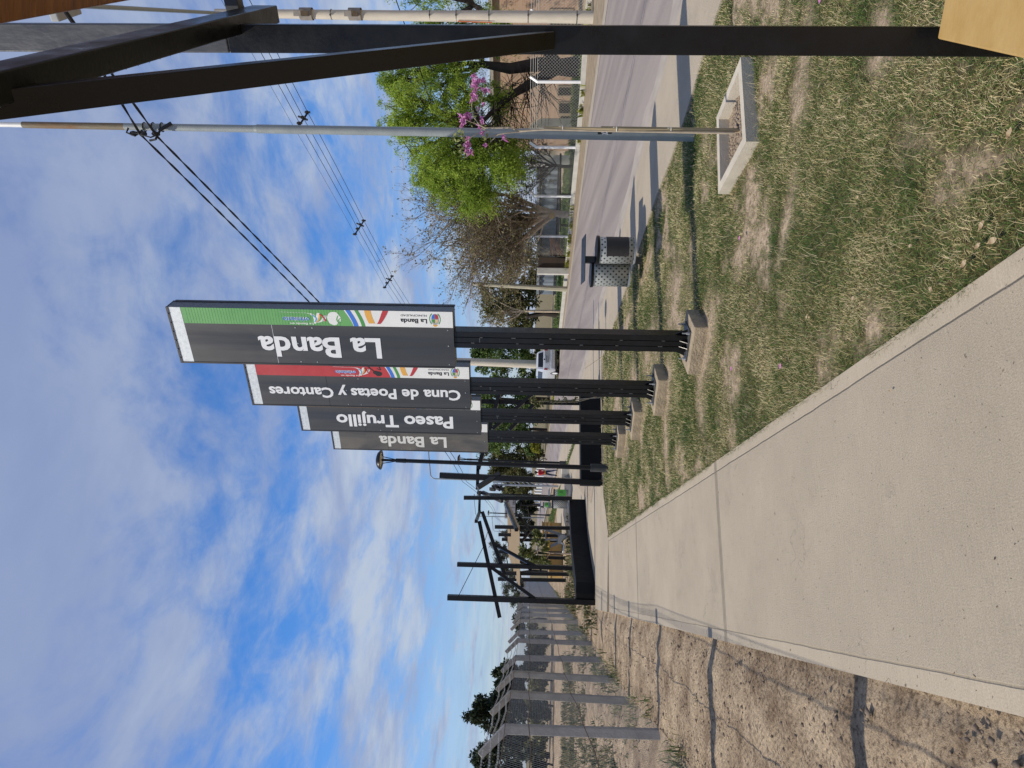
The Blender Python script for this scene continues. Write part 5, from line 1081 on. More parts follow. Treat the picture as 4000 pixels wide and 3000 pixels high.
b = MB(); b.beam(GD(2212, 2096), GD(2124, 2065), 0.10, 0.10); b.beam(GD(2190, 2116), GD(2146, 2136), 0.10, 0.10); b.build('frame_bar', GM, gm)
b = MB(); b.tube([GD(2125, 2066), GD(2110, 2068), GD(2103, 2072)], 0.035, 6); b.tube([GD(2130, 2072), GD(2133, 2105), GD(2131, 2136)], 0.035, 6); b.tube([GD(2178, 2108), GD(2134, 2108)], 0.05, 6); b.build('handle', GALV, gm)
b = MB(); b.obox(GD(2143, 2128), (0.22, 0, 0), (0, 0.15, 0), (0, 0, 0.045)); b.build('seat', GMY, gm, bevel=0.03)
b = MB(); b.tube([GD(2190, 2120, -.2), GD(2200, 2124, -.2), GD(2203, 2130, -.2), GD(2200, 2160, -.2)], 0.04, 6); b.build('foot_bar', WHITE, gm)
b = MB(); b.slab([GD(2206, 2106, -0.09), GD(2203, 2112, -0.09), GD(2196, 2114, -0.09), GD(2197, 2109, -0.09)], (0, -1, 0), 0.01); b.build('decal', GMY, gm)

# ------------------------------------------------------------------ vegetation
def leaf_cloud(C, n, size, rng, asp=0.45, droop=0.0, flat=0.0):
    """n leaf quads round the points C (k,3,+radius)"""
    C = np.asarray(C, float); idx = rng.integers(0, len(C), n); c = C[idx, :3]; r = C[idx, 3]
    d = rng.normal(size=(n, 3)); d /= np.linalg.norm(d, axis=1)[:, None]; p = c+d*(r*rng.random(n)**0.45)[:, None]
    a = rng.normal(size=(n, 3)); a[:, 2] = a[:, 2]*(1-flat)-droop*2; a /= np.linalg.norm(a, axis=1)[:, None]
    b_ = np.cross(a, rng.normal(size=(n, 3))); b_ /= np.linalg.norm(b_, axis=1)[:, None]
    L_ = (size*rng.uniform(0.6, 1.4, n))[:, None]
    V = np.stack([p, p+a*L_*0.5+b_*L_*asp*0.5, p+a*L_, p+a*L_*0.5-b_*L_*asp*0.5], 1).reshape(-1, 3)
    return V, (np.arange(n)*4)[:, None]+np.arange(4)[None]
def limb(mb, a, c, r0, r1, rr, wob=0.12, n=6, sides=6):
    a, c = Vector(a), Vector(c); L_ = (c-a).length; P = []; o = Vector((0, 0, 0))
    for k in range(n+1):
        t = k/n
        if 0 < k < n: o = o*0.6+Vector((rr.gauss(0, 1), rr.gauss(0, 1), rr.gauss(0, 0.6)))*(wob*L_/n)
        elif k == n: o = Vector((0, 0, 0))
        P.append(a.lerp(c, t)+o)
    mb.tube(P, [r0+(r1-r0)*k/n for k in range(n+1)], sides, cap=False); return P
def make_tree(base, trunk_pts, r_trunk, clumps, leaf_m, bark_m, label, seed, nleaf, lsize, sub=9, name='tree', group='trees', asp=0.45, droop=0.0, sub_r=0.42, cat='tree', fill=1.0, bfrac=0.5):
    """clumps: (Vector centre, radius); leaf groups sit on sub-branches that leave each clump's limb"""
    rr = random.Random(seed); rng = np.random.default_rng(seed); t = thing(name, base, label, cat, group)
    mb = MB(); tp = [Vector(p) for p in trunk_pts]; n = len(tp); mb.tube(tp, [r_trunk*(1-0.45*k/(n-1)) for k in range(n)], 8)
    mb.build('trunk', bark_m, t, smooth=True)
    mb = MB(); C = []
    for c, r in clumps:
        c = Vector(c); src = min(tp[len(tp)//2:], key=lambda p: (p-c).length+abs(p.z-c.z)*0.2)
        P = limb(mb, src, c, r_trunk*bfrac, r_trunk*0.12, rr, 0.16, 7)
        for k in range(sub):
            d_ = Vector((rr.gauss(0, 1), rr.gauss(0, 1), rr.gauss(0, 0.8))).normalized(); q = c+d_*r*rr.uniform(0.45, 1.0)*fill
            s_ = P[rr.randrange(3, len(P))]; limb(mb, s_, q, r_trunk*0.10, r_trunk*0.03, rr, 0.2, 4, 4)
            C.append((q.x, q.y, q.z, r*sub_r*rr.uniform(0.6, 1.2)))
    mb.build('branches', bark_m, t)
    V, Q = leaf_cloud(C, nleaf, lsize, rng, asp, droop)
    tag(np_mesh('crown', V, Q, leaf_m, parent=t), kind='stuff'); return t
L_LIME = leafmat('lime_leaf', [(0, (0.15, 0.23, 0.025)), (0.5, (0.30, 0.43, 0.05)), (1, (0.48, 0.60, 0.10))], 0.5, 0.5)
L_DARK = leafmat('dark_leaf', [(0, (0.012, 0.020, 0.010)), (0.6, (0.028, 0.042, 0.020)), (1, (0.06, 0.075, 0.035))], 0.2, 0.4)
L_MID = leafmat('mid_leaf', [(0, (0.035, 0.062, 0.014)), (0.55, (0.085, 0.14, 0.03)), (1, (0.17, 0.24, 0.06))], 0.3, 0.35)
L_OLIVE = leafmat('olive_leaf', [(0, (0.05, 0.055, 0.018)), (0.55, (0.12, 0.12, 0.04)), (1, (0.23, 0.22, 0.08))], 0.3, 0.3)
L_BROWN = leafmat('twig_leaf', [(0, (0.12, 0.095, 0.05)), (0.6, (0.23, 0.20, 0.09)), (1, (0.33, 0.30, 0.13))], 0.35)
L_GREY = leafmat('greygreen_leaf', [(0, (0.05, 0.058, 0.04)), (1, (0.13, 0.14, 0.095))], 0.3)
rr = random.Random(77)
def clump_px(L_, dep, jit=1.2): return [(D(x, y, dep+rr.uniform(-jit, jit)), r*dep/FPX) for x, y, r in L_]
# the big lime green tree across the road: trailing feathery shoots
def big_tree():
    dep = 28.0; cl = clump_px([(1590, 290, 130), (1570, 450, 110), (1610, 600, 115), (1700, 735, 95), (1690, 440, 150), (1710, 260, 150), (1760, 600, 130), (1660, 110, 150), (1810, 350, 130), (1820, 700, 85), (1875, 775, 60), (1890, 560, 95), (1950, 690, 65), (1800, 100, 150), (1610, -50, 150), (1760, -120, 150), (1930, 400, 70), (1960, 560, 60), (1900, 120, 110), (2000, 640, 45), (1540, 380, 60), (1760, 770, 75), (1640, 690, 80), (1830, 800, 55), (1850, 640, 90), (1700, 640, 100), (1530, 500, 55), (1500, 330, 50), (1720, 350, 120), (1770, 480, 110)], dep, 1.6)
    base = G(2262, 262); base = Vector((D(2262, 262, dep).x, dep, 0)); rng = np.random.default_rng(5)
    t = thing('tree', base, 'big lime green feathery tree with forked dark trunk across the road', 'tree', 'trees beyond the road')
    tr = MB(); fork = D(2190, 262, dep); P1 = [base+Vector((0, 0, -0.2)), base+Vector((0, 0, 0.3)), fork, D(2110, 250, dep), D(1990, 268, dep-0.3), D(1880, 250, dep)]; P2 = [fork, D(2120, 300, dep), D(2060, 335, dep-0.2), D(2000, 370, dep-0.4), D(1940, 420, dep-0.5), D(1880, 480, dep-0.4)]; P3 = [fork, D(2120, 180, dep), D(1980, 100, dep), D(1850, 20, dep)]
    tr.tube(P1, [0.46, 0.40, 0.34, 0.27, 0.22, 0.14], 10); tr.tube(P2, [0.27, 0.23, 0.19, 0.16, 0.12, 0.08], 8); tr.tube(P3, [0.25, 0.22, 0.16, 0.1], 8); tr.build('trunk', BARK, t, smooth=True)
    mb = MB(); allp = P1[3:]+P2[2:]+P3[1:]; C = []
    for c, r in cl:
        src = min(allp, key=lambda p: (p-c).length); P = limb(mb, src, c, 0.10, 0.035, rr, 0.18, 7)
        for k in range(20):
            d_ = Vector((rr.gauss(0, 1), rr.gauss(0, 1), rr.gauss(0, 1))).normalized(); q = c+d_*r*rr.uniform(0.35, 1.05); s_ = P[rr.randrange(3, len(P))]; Q = limb(mb, s_, q, 0.025, 0.008, rr, 0.22, 5, 3)
            # shoots that arch over and trail
            for j in range(5):
                o = Q[rr.randrange(2, len(Q))]; a = rr.uniform(0, 6.28); ln = rr.uniform(0.4, 1.25); x = [o+Vector((math.cos(a)*ln*0.55*u, math.sin(a)*ln*0.55*u, ln*(0.30*u-0.85*u*u))) for u in (0, .2, .4, .6, .8, 1.0)]
                for u, p in enumerate(x): C.append((p.x, p.y, p.z, 0.085+0.02*u))
    for k in range(260):
        o = P2[rr.randrange(1, len(P2))]+Vector((rr.gauss(0, .4), rr.gauss(0, .4), 0)); limb(mb, o, o+Vector((rr.uniform(-2, 1.2), rr.uniform(-1, 1), rr.uniform(-1.1, 0.6))), 0.02, 0.006, rr, 0.2, 4, 3)
    mb.build('branches', BARK, t)
    V, Q = leaf_cloud(C, 165000, 0.10, rng, 0.28, 0.35); tag(np_mesh('crown', V, Q, L_LIME, parent=t), kind='stuff')
big_tree()
# the half bare tree with pale limbs
def bare_tree(base, fork, ends, dep, label, seed, ntw=1.0, r0=0.20, nleaf=9000, name='tree', spread=1.0, bark=None):
    bark = bark or BARKL; twm = mat('twig_bark', (0.27, 0.215, 0.155), 0.9, 0.3, 8) if bark is BARKL else mat('dark_twig_bark', (0.075, 0.058, 0.042), 0.9, 0.3, 8)
    r_ = random.Random(seed); rng = np.random.default_rng(seed); t = thing(name, base, label, 'tree', 'trees beyond the road'); b = MB(); b.tube([base+Vector((0, 0, -0.2)), base+Vector((0, 0, 0.4)), fork], [r0*1.15, r0, r0*0.9], 9); b.build('trunk', bark, t, smooth=True)
    lm = MB(); tw = MB(); C = []
    def grow(p, d, L_, r, lev):
        n = 4; P = [p]; dd = d.copy()
        for k in range(n): dd = (dd+Vector((r_.gauss(0, .16), r_.gauss(0, .16), r_.gauss(0, .10)+0.03))).normalized(); P.append(P[-1]+dd*L_/n)
        (lm if lev < 2 else tw).tube(P, [r*(1-0.5*k/n) for k in range(n+1)], 6 if lev < 2 else 3, cap=False)
        if lev >= 4 or L_ < 0.12:
            for q in P[1:]: C.append((q.x, q.y, q.z, 0.10))
            return
        for k in range(int((4 if lev < 3 else 3)*ntw+0.5)):
            s_ = P[r_.randrange(1, n+1)]; ax = Vector((r_.gauss(0, 1), r_.gauss(0, 1), r_.gauss(0, .7))).normalized(); nd = (dd*0.75+ax*0.62*spread).normalized(); grow(s_, nd, L_*r_.uniform(0.5, 0.72), r*0.5, lev+1)
    for e_ in ends:
        d = e_-fork; grow(fork+Vector((0, 0, r_.uniform(-0.3, 0.1))), d.normalized(), d.length*0.62, r0*0.48, 0)
    lm.build('limbs', bark, t); tag(tw.build('twigs', twm, t), kind='stuff')
    V, Q = leaf_cloud(C, nleaf, 0.11, rng, 0.5); tag(np_mesh('crown', V, Q, L_BROWN, parent=t), kind='stuff')
dep = 31.0; bb_ = Vector((D(2240, 838, dep).x, dep, 0))
cutm = mat('cut_wood', (0.55, 0.38, 0.18), 0.8, 0.15, 8)
bare_tree(bb_, D(2160, 832, dep), [D(x, y, dep+dd) for x, y, dd in ((1690, 750, 0.5), (1660, 830, -0.5), (1680, 910, 0.3), (1730, 990, -0.3), (1790, 1070, 0.6), (1730, 680, -0.6), (1780, 940, 1.0), (1880, 1110, 0.2), (1860, 880, -1), (1940, 1000, .5), (1700, 870, 1.2), (1820, 760, -1), (1960, 1090, -.5), (1840, 1030, 0))], dep, 'half bare tree with pale pruned limbs behind the white posted fence', 14, 1.3, 0.17, 14000)
b = MB(); cpos = D(2155, 842, dep-0.22); b.lathe([(0.0, 0.03), (0.13, 0.02), (0.14, -0.05)], cpos, 12, (0.2, -1, 0.15)); b.build('pruning_cut', cutm, bpy.data.objects[[o.name for o in bpy.data.objects if o.get('label', '').startswith('half bare tree')][0]])
dep = 31.5; bare_tree(Vector((D(2225, 650, dep).x, dep, 0)), D(2150, 645, dep), [D(x, y, dep+dd) for x, y, dd in ((1960, 520, .4), (1930, 600, -.3), (1950, 680, .3), (1990, 740, -.4), (2040, 780, .5), (2060, 560, 0), (2020, 620, 1.2), (2050, 700, 1))], dep, 'tangled dark leafless thicket under the left side of the lime green tree', 18, 1.0, 0.08, 2500, bark=BARK)
dep = 38; bare_tree(Vector((D(2215, 985, dep).x, dep, 0)), D(2190, 985, dep), [D(x, y, dep) for x, y in ((1900, 1020), (1880, 1100), (1950, 1150), (2000, 1000), (2010, 1080), (1960, 960))], dep, 'low bare scrubby tree behind the brown gate across the road', 15, 1.0, 0.10, 8000)
def gtree(dep, basex, L_, leaf_m, label, seed, n, size, by=2110, r=0.2, bark=BARK, **k):
    cl = clump_px(L_, dep, dep*0.035); base = Vector((D(by, basex, dep).x, dep, 0)); top = max(c.z for c, q in cl); return make_tree(base, [base+Vector((0, 0, -.2)), base+Vector((0.1, 0, top*0.25)), base+Vector((-0.1, 0.1, top*0.5)), base+Vector((0, 0, top*0.75))], r, cl, leaf_m, bark, label, seed, n, size, **k)
gtree(44, 1230, [(1935, 1170, 75), (1985, 1230, 70), (2040, 1180, 60), (2050, 1260, 60), (1990, 1130, 60), (2070, 1100, 50)], L_OLIVE, 'olive bushy tree between thin pole and first sign post', 31, 9000, 0.22, sub=12, group='trees beyond the road')
dep = 42; bare_tree(Vector((D(2110, 1215, dep).x, dep, 0)), D(2050, 1215, dep), [D(x, y, dep) for x, y in ((1850, 1190), (1870, 1240), (1900, 1280), (1840, 1215))], dep, 'wispy bare tree top reaching above the olive bush beside the first sign post', 16, 1.0, 0.09, 2500)
gtree(60, 1420, [(1900, 1400, 60), (1950, 1360, 65), (1960, 1450, 65), (2020, 1330, 60), (2030, 1420, 60), (2070, 1480, 50), (1885, 1380, 45), (2075, 1380, 45)], L_MID, 'mid green tree directly behind the silver car', 32, 11000, 0.26, sub=12, group='trees beyond the road')
gtree(66, 1560, [(1890, 1520, 60), (1920, 1570, 65), (1980, 1530, 70), (1990, 1610, 65), (2060, 1560, 60), (1900, 1620, 55), (2070, 1620, 45)], L_MID, 'bright leafy green tree seen between the second and third sign posts', 33, 12000, 0.28, sub=12, group='trees beyond the road')
gtree(74, 1680, [(1920, 1660, 60), (1960, 1700, 65), (1990, 1650, 60), (2040, 1690, 60), (2075, 1730, 45), (1930, 1720, 50)], L_MID, 'leafy green tree seen between the third and fourth sign posts', 34, 10000, 0.3, sub=12, group='trees beyond the road')
gtree(82, 1780, [(1915, 1760, 50), (1950, 1790, 60), (2000, 1770, 60), (2000, 1830, 55), (2060, 1800, 50), (1935, 1830, 45), (2080, 1760, 35)], L_OLIVE, 'olive green tree behind the white gantry pole', 35, 10000, 0.32, sub=12, group='trees beyond the road')
gtree(95, 1880, [(1985, 1870, 40), (2020, 1900, 42), (2040, 1860, 40), (2060, 1920, 35), (2000, 1930, 35)], L_OLIVE, 'yellowish olive tree below the road sign, left of the red shirt', 36, 8000, 0.34, sub=11, group='trees beyond the road')
gtree(110, 1975, [(2010, 1975, 38), (2040, 1950, 38), (2045, 2010, 38), (2070, 1980, 35), (2025, 2050, 34), (2070, 2060, 30)], L_DARK, 'dark green trees mass below the left half of the road sign', 37, 9000, 0.36, sub=11, group='trees beyond the road')
gtree(70, 1795, [(2090, 1745, 16), (2095, 1760, 14), (2085, 1730, 14)], leafmat('yellow_leaf', [(0, (0.16, 0.18, 0.02)), (1, (0.42, 0.40, 0.05))], 0.3), 'small yellow green shrub at the road edge, left of the fourth sign post', 38, 2500, 0.2, r=0.06, name='shrub', cat='shrub', group='roadside shrubs')
# left side, beyond the chain link fence
for k, (bx, L_, lab) in enumerate(((2950, [(1880, 2960, 45), (1930, 2920, 55), (1960, 2980, 60), (2010, 2940, 60), (2000, 3030, 60), (2040, 2900, 40), (1900, 3050, 50)], 'dark tree behind the chain link fence at the left edge'),
                                 (2800, [(1865, 2790, 40), (1900, 2760, 50), (1930, 2820, 60), (1960, 2740, 50), (2000, 2790, 60), (1985, 2850, 55), (2040, 2760, 40)], 'tallest dark tree behind the chain link fence, beyond the nearest post'),
                                 (2650, [(1960, 2650, 35), (1990, 2620, 38), (2010, 2680, 40), (2030, 2640, 38), (1965, 2690, 35)], 'lower dark tree behind the chain link fence, third from the left edge'))):
    gtree(46, bx, L_, L_DARK, lab, 41+k, 9000, 0.26, sub=13, group='dark trees beyond the left fence')
gtree(60, 2420, [(2020, 2420, 22), (2030, 2440, 22), (2040, 2400, 20), (2035, 2470, 20)], L_DARK, 'small round dark tree top showing above the fence near the left frame post', 45, 3500, 0.24, sub=8, r=0.12, group='dark trees beyond the left fence')
gtree(62, 2235, [(1955, 2240, 32), (1985, 2300, 32), (1945, 2180, 28), (2010, 2350, 30), (2040, 2380, 24), (1930, 2130, 22), (2010, 2230, 34), (1975, 2150, 28), (2030, 2300, 28), (2060, 2400, 16)], L_GREY, 'airy grey green tree with drooping boughs behind the slatted pergola', 46, 7500, 0.30, asp=0.14, droop=0.5, sub=8, sub_r=0.36, r=0.16, group='dark trees beyond the left fence')
gtree(75, 2085, [(1975, 2085, 18), (1990, 2105, 16), (2000, 2070, 16)], L_GREY, 'smaller grey green tree top right of the slatted roof posts', 47, 1800, 0.3, asp=0.16, droop=0.4, sub=7, r=0.1, group='dark trees beyond the left fence')
for k, (bx, x0, dep_) in enumerate(((2990, 2085, 40), (2880, 2090, 41), (2760, 2085, 42), (2660, 2085, 43), (2570, 2080, 44), (2500, 2082, 46))):
    gtree(dep_, bx, [(x0+rr.uniform(-8, 8)+dx, bx+dy+rr.uniform(-10, 10), 32) for dx, dy in ((0, -40), (6, 0), (-6, 45), (30, -20), (30, 30))], L_OLIVE if k % 2 else L_DARK, ['dark bush at the left edge behind the chain link fence', 'olive bush behind the nearest fence post', 'dark bush behind the second fence post, under the tallest dark tree', 'olive bush behind the third fence post', 'dark bush behind the fourth fence post', 'olive bush behind the fifth fence post'][k], 80+k, 2600, 0.2, sub=8, r=0.07, by=2150, name='bush', cat='bush', group='bushes behind the left fence')
# leafy young tree in front of the far pergola
y0 = 21.6; bs = Vector((D(2230, 2165, y0).x, y0, 0))
make_tree(bs, [bs+Vector((0, 0, -0.05)), D(2150, 2160, y0), D(2100, 2150, y0)], 0.028, [(D(x, y, y0+rr.uniform(-.3, .3)), r*y0/FPX) for x, y, r in ((2060, 2145, 26), (2095, 2190, 26), (2075, 2170, 28), (2130, 2190, 20), (2110, 2110, 24), (2095, 2085, 16), (2120, 2135, 22), (2048, 2165, 14))], leafmat('fig_leaf', [(0, (0.05, 0.065, 0.018)), (0.6, (0.13, 0.15, 0.045)), (1, (0.24, 0.25, 0.09))], 0.35), BARKL, 'young broad leaved tree with thin stem behind the long black seat wall', 51, 900, 0.11, sub=6, name='young_tree', group='young trees on the plaza', asp=0.7)
# slim young tree with a cane beside the right seat wall
bs = G(2352, 1551); b2 = bs.y; t = thing('young_tree', bs, 'leaning slim young tree tied to a cane, between the second and third sign posts', 'tree', 'young trees on the plaza')
b = MB(); b.tube([bs+Vector((0, 0, -.05)), D(2240, 1562, b2), D(2140, 1568, b2), D(2075, 1568, b2)], [0.014, 0.012, 0.009, 0.004], 6); b.build('trunk', STEM, t); b = MB(); b.tube([bs+Vector((0.06, 0, -.05)), D(2255, 1570, b2), D(2150, 1572, b2)], 0.011, 6); b.build('cane', CANE, t)
rng = np.random.default_rng(61); C = [(*D(x, y, b2), 0.07) for x, y in ((2078, 1566), (2085, 1560), (2095, 1572), (2110, 1572), (2125, 1570), (2140, 1567), (2070, 1562), (2090, 1566), (2160, 1568), (2190, 1563), (2210, 1562), (2240, 1560))]; V, Q = leaf_cloud(C, 170, 0.07, rng, 0.5); tag(np_mesh('crown', V, Q, L_OLIVE, parent=t), kind='stuff')

# ------------------------------------------------------------------ house, yard walls and gates across the road
def brick_mat():
    m = bpy.data.materials.new('brick_wall'); m.use_nodes = True; nt = m.node_tree; N = nt.nodes.new; L = nt.links.new; b = nt.nodes['Principled BSDF']; b.inputs['Roughness'].default_value = 0.9
    tc = N('ShaderNodeTexCoord'); sp_ = N('ShaderNodeSeparateXYZ'); L(tc.outputs['Object'], sp_.inputs[0]); cb = N('ShaderNodeCombineXYZ'); L(sp_.outputs[0], cb.inputs[0]); L(sp_.outputs[2], cb.inputs[1])
    bt = N('ShaderNodeTexBrick'); bt.inputs['Scale'].default_value = 1.0; bt.inputs['Brick Width'].default_value = 0.27; bt.inputs['Row Height'].default_value = 0.085; bt.inputs['Mortar Size'].default_value = 0.012
    bt.inputs['Color1'].default_value = (0.40, 0.235, 0.15, 1); bt.inputs['Color2'].default_value = (0.50, 0.32, 0.21, 1); bt.inputs['Mortar'].default_value = (0.40, 0.33, 0.26, 1); L(cb.outputs[0], bt.inputs['Vector']); L(bt.outputs[0], b.inputs['Base Color'])
    return m
BRICK = brick_mat(); DARKW = mat('dark_opening', (0.012, 0.011, 0.010), 0.4)
hsn = Vector((-0.60, -0.80, 0)); hsu = Vector((0.80, -0.60, 0)); hp0 = D(2200, 590, 35.5); HP = Vector((hp0.x, 35.5, 0))
def onwall(x, y):                            # photo pixel -> (along, height) on the house front
    d = ray(x, y); t_ = (HP-Vector((0, 0, EYE))).dot(hsn)/d.dot(hsn); p = Vector((0, 0, EYE))+d*t_; return (p-HP).dot(hsu), p.z
hs = thing('brick_house', HP, 'flat topped brick house half hidden behind the big lime green tree', 'house', None, math.atan2(hsu.y, hsu.x))
ht = onwall(1930, 400)[1]; HL = 13.0
wins = [(2185, 2245, 402, 442), (2182, 2240, 340, 372), (2190, 2262, 452, 470), (2150, 2230, 40, 95), (2150, 2250, -80, -20)]
b = MB(); b.box(0, HL, 0, 6, -0.1, ht); b.build('wall', BRICK, hs, local=True)
b = MB(); b.box(-0.15, HL+0.15, -0.2, 6.15, ht, ht+0.18); b.build('roof_slab', CONC, hs, local=True)
for i, (xa, xb, ya, yb) in enumerate(wins):
    p = onwall(xb, yb); q = onwall(xa, ya); b = MB(); x0, x1 = sorted((p[0], q[0])); z0, z1 = sorted((p[1], q[1])); z0 = max(z0, 0.02)
    for c in ((x0-0.06, x0, z0, z1), (x1, x1+0.06, z0, z1), (x0-0.06, x1+0.06, z1, z1+0.07), (x0-0.06, x1+0.06, z0-0.05, z0)): b.box(c[0], c[1], -0.07, -0.005, c[2], c[3])
    w_ = b.build('window', mat('window_frame', (0.32, 0.25, 0.17), 0.7), hs, local=True); b = MB(); b.box(x0, x1, -0.035, -0.01, z0, z1); b.build('pane', DARKW, w_, local=True)
def yard_wall(name, y0, y1, x_top, x_bot, dep, th, m, label, cat, arch=False):
    a, c = D(x_bot, y1, dep), D(x_bot, y0, dep); zt_ = D(x_top, y0, dep).z; t = thing(name, (a.x, dep, 0), label, cat); b = MB()
    if arch:
        w_ = c.x-a.x; P = [(a.x, -0.1), (c.x, -0.1), (c.x, zt_*0.72)]+[(c.x-w_*k/8, zt_*(0.72+0.28*math.sin(PI*0.5*k/8))) for k in range(1, 9)]; b.slab([(x, dep, z) for x, z in P], (0, 1, 0), th)
    else: b.box(a.x, c.x, dep, dep+th, -0.1, zt_)
    b.build('body', m, t, bevel=0.02); return t
yard_wall('garden_wall', 462, 502, 2068, 2235, 33.4, 0.25, mat('old_plaster', (0.44, 0.41, 0.34), 0.9, 0.2, 3, 0.2, 20), 'pale plaster wall with rounded top beside the brick house', 'wall', True)
yard_wall('gate_pillar', 606, 642, 2066, 2215, 34.0, 0.5, mat('whitewash', (0.58, 0.56, 0.50), 0.9, 0.15, 3, 0.2, 20), 'whitewashed square pillar at the end of the corrugated metal fence', 'pillar')
yard_wall('gate_pillar', 1047, 1071, 2100, 2222, 33.4, 0.35, mat('whitewash', None), 'cream gate pillar at the end of the white posted fence, beside the brown gate', 'pillar')
def corrugated(y0, y1, x_top, x_bot, dep0, dep1, label):
    a, c = D(x_bot, y1, dep1), D(x_bot, y0, dep0); zt_ = D(x_top, y0, dep0).z; t = thing('corrugated_fence', (c.x, c.y, 0), label, 'fence', 'corrugated metal fences'); d_ = (Vector((a.x, a.y, 0))-Vector((c.x, c.y, 0))); L_ = d_.length; u = d_.normalized(); n_ = Vector((u.y, -u.x, 0)); b = MB(); n = int(L_/0.07); P = []
    rr_ = random.Random(int(y0))
    for k in range(n+1): P.append(Vector((c.x, c.y, 0))+u*(L_*k/n)+n_*(0.035*math.sin(k*1.2)))
    z0 = 0.35; i0 = 0
    for k in range(n): zt2 = zt_+rr_.uniform(-0.01, 0.01); b.add([P[k]+Vector((0, 0, z0)), P[k+1]+Vector((0, 0, z0)), P[k+1]+Vector((0, 0, zt2)), P[k]+Vector((0, 0, zt2))], [(0, 1, 2, 3)])
    b.build('sheet', mat('weathered_zinc', (0.22, 0.25, 0.28), 0.6, 0.35, 1.2, metal=0.2, stretch=(3, 3, 0.4)), t)
    b = MB(); q0_, q1_ = Vector((c.x, c.y, 0)), Vector((a.x, a.y, 0)); b.beam(q0_-n_*0.08+Vector((0, 0, 0.5)), q1_-n_*0.08+Vector((0, 0, 0.5)), 0.08, 0.08); b.beam(q0_-n_*0.08+Vector((0, 0, zt_-0.2)), q1_-n_*0.08+Vector((0, 0, zt_-0.2)), 0.08, 0.08); b.build('rail', BARK, t)
corrugated(645, 930, 2098, 2170, 36.5, 38, 'grey corrugated metal fence right of the half bare tree, behind the white posts')
corrugated(925, 1150, 2100, 2175, 38.2, 41, 'grey corrugated metal fence left of the half bare tree, behind the gate')
# pipe rail on low posts in the yard
t = thing('pipe_rail', (9, 31, 0), 'dark low pipe rail running across the green yard behind the fence', 'rail'); b = MB(); b.tube([D(2190, 600, 31.5), D(2188, 900, 34.5)], 0.05, 6); b.build('rail', BARK, t)
for y in (650, 760, 880): a = D(2188, y, 31.5+(y-600)*0.01); b = MB(); b.tube([Vector((a.x, a.y, -0.05)), a], 0.05, 6); b.build('post', BARK, t)
t = thing('yard_gate', (5.9, 34.1, 0), 'brown sheet gate between the cream pillar and the white posts', 'gate'); a, c = D(2215, 1046, 34.0), D(2215, 1006, 34.0); zt_ = D(2104, 1030, 34.0).z
b = MB(); b.box(a.x, c.x, 34.0, 34.04, 0.08, zt_); b.build('panel', mat('rusty_sheet', (0.10, 0.07, 0.05), 0.8, 0.3, 3), t); b = MB()
for x in (a.x, c.x): b.tube([(x, 33.97, 0.02), (x, 33.97, zt_+0.05)], 0.035, 6)
b.build('frame', BARK, t)
t = thing('wooden_gate', (7.2, 35, 0), 'weathered reddish plank gate in the yard behind the half bare tree', 'gate')
for k in range(5): p, q = D(2152+k*11, 1000, 35), D(2152+k*11, 930, 35); b = MB(); b.beam(p, q, 0.03, 0.10, Vector((0, 1, 0))); b.build('plank', mat('red_plank', (0.17, 0.085, 0.055), 0.85, 0.3, 6), t)
b = MB(); b.beam(D(2200, 1000, 34.93), D(2148, 930, 34.93), 0.03, 0.10, Vector((0, 1, 0))); b.build('diagonal', mat('red_plank', None), t)

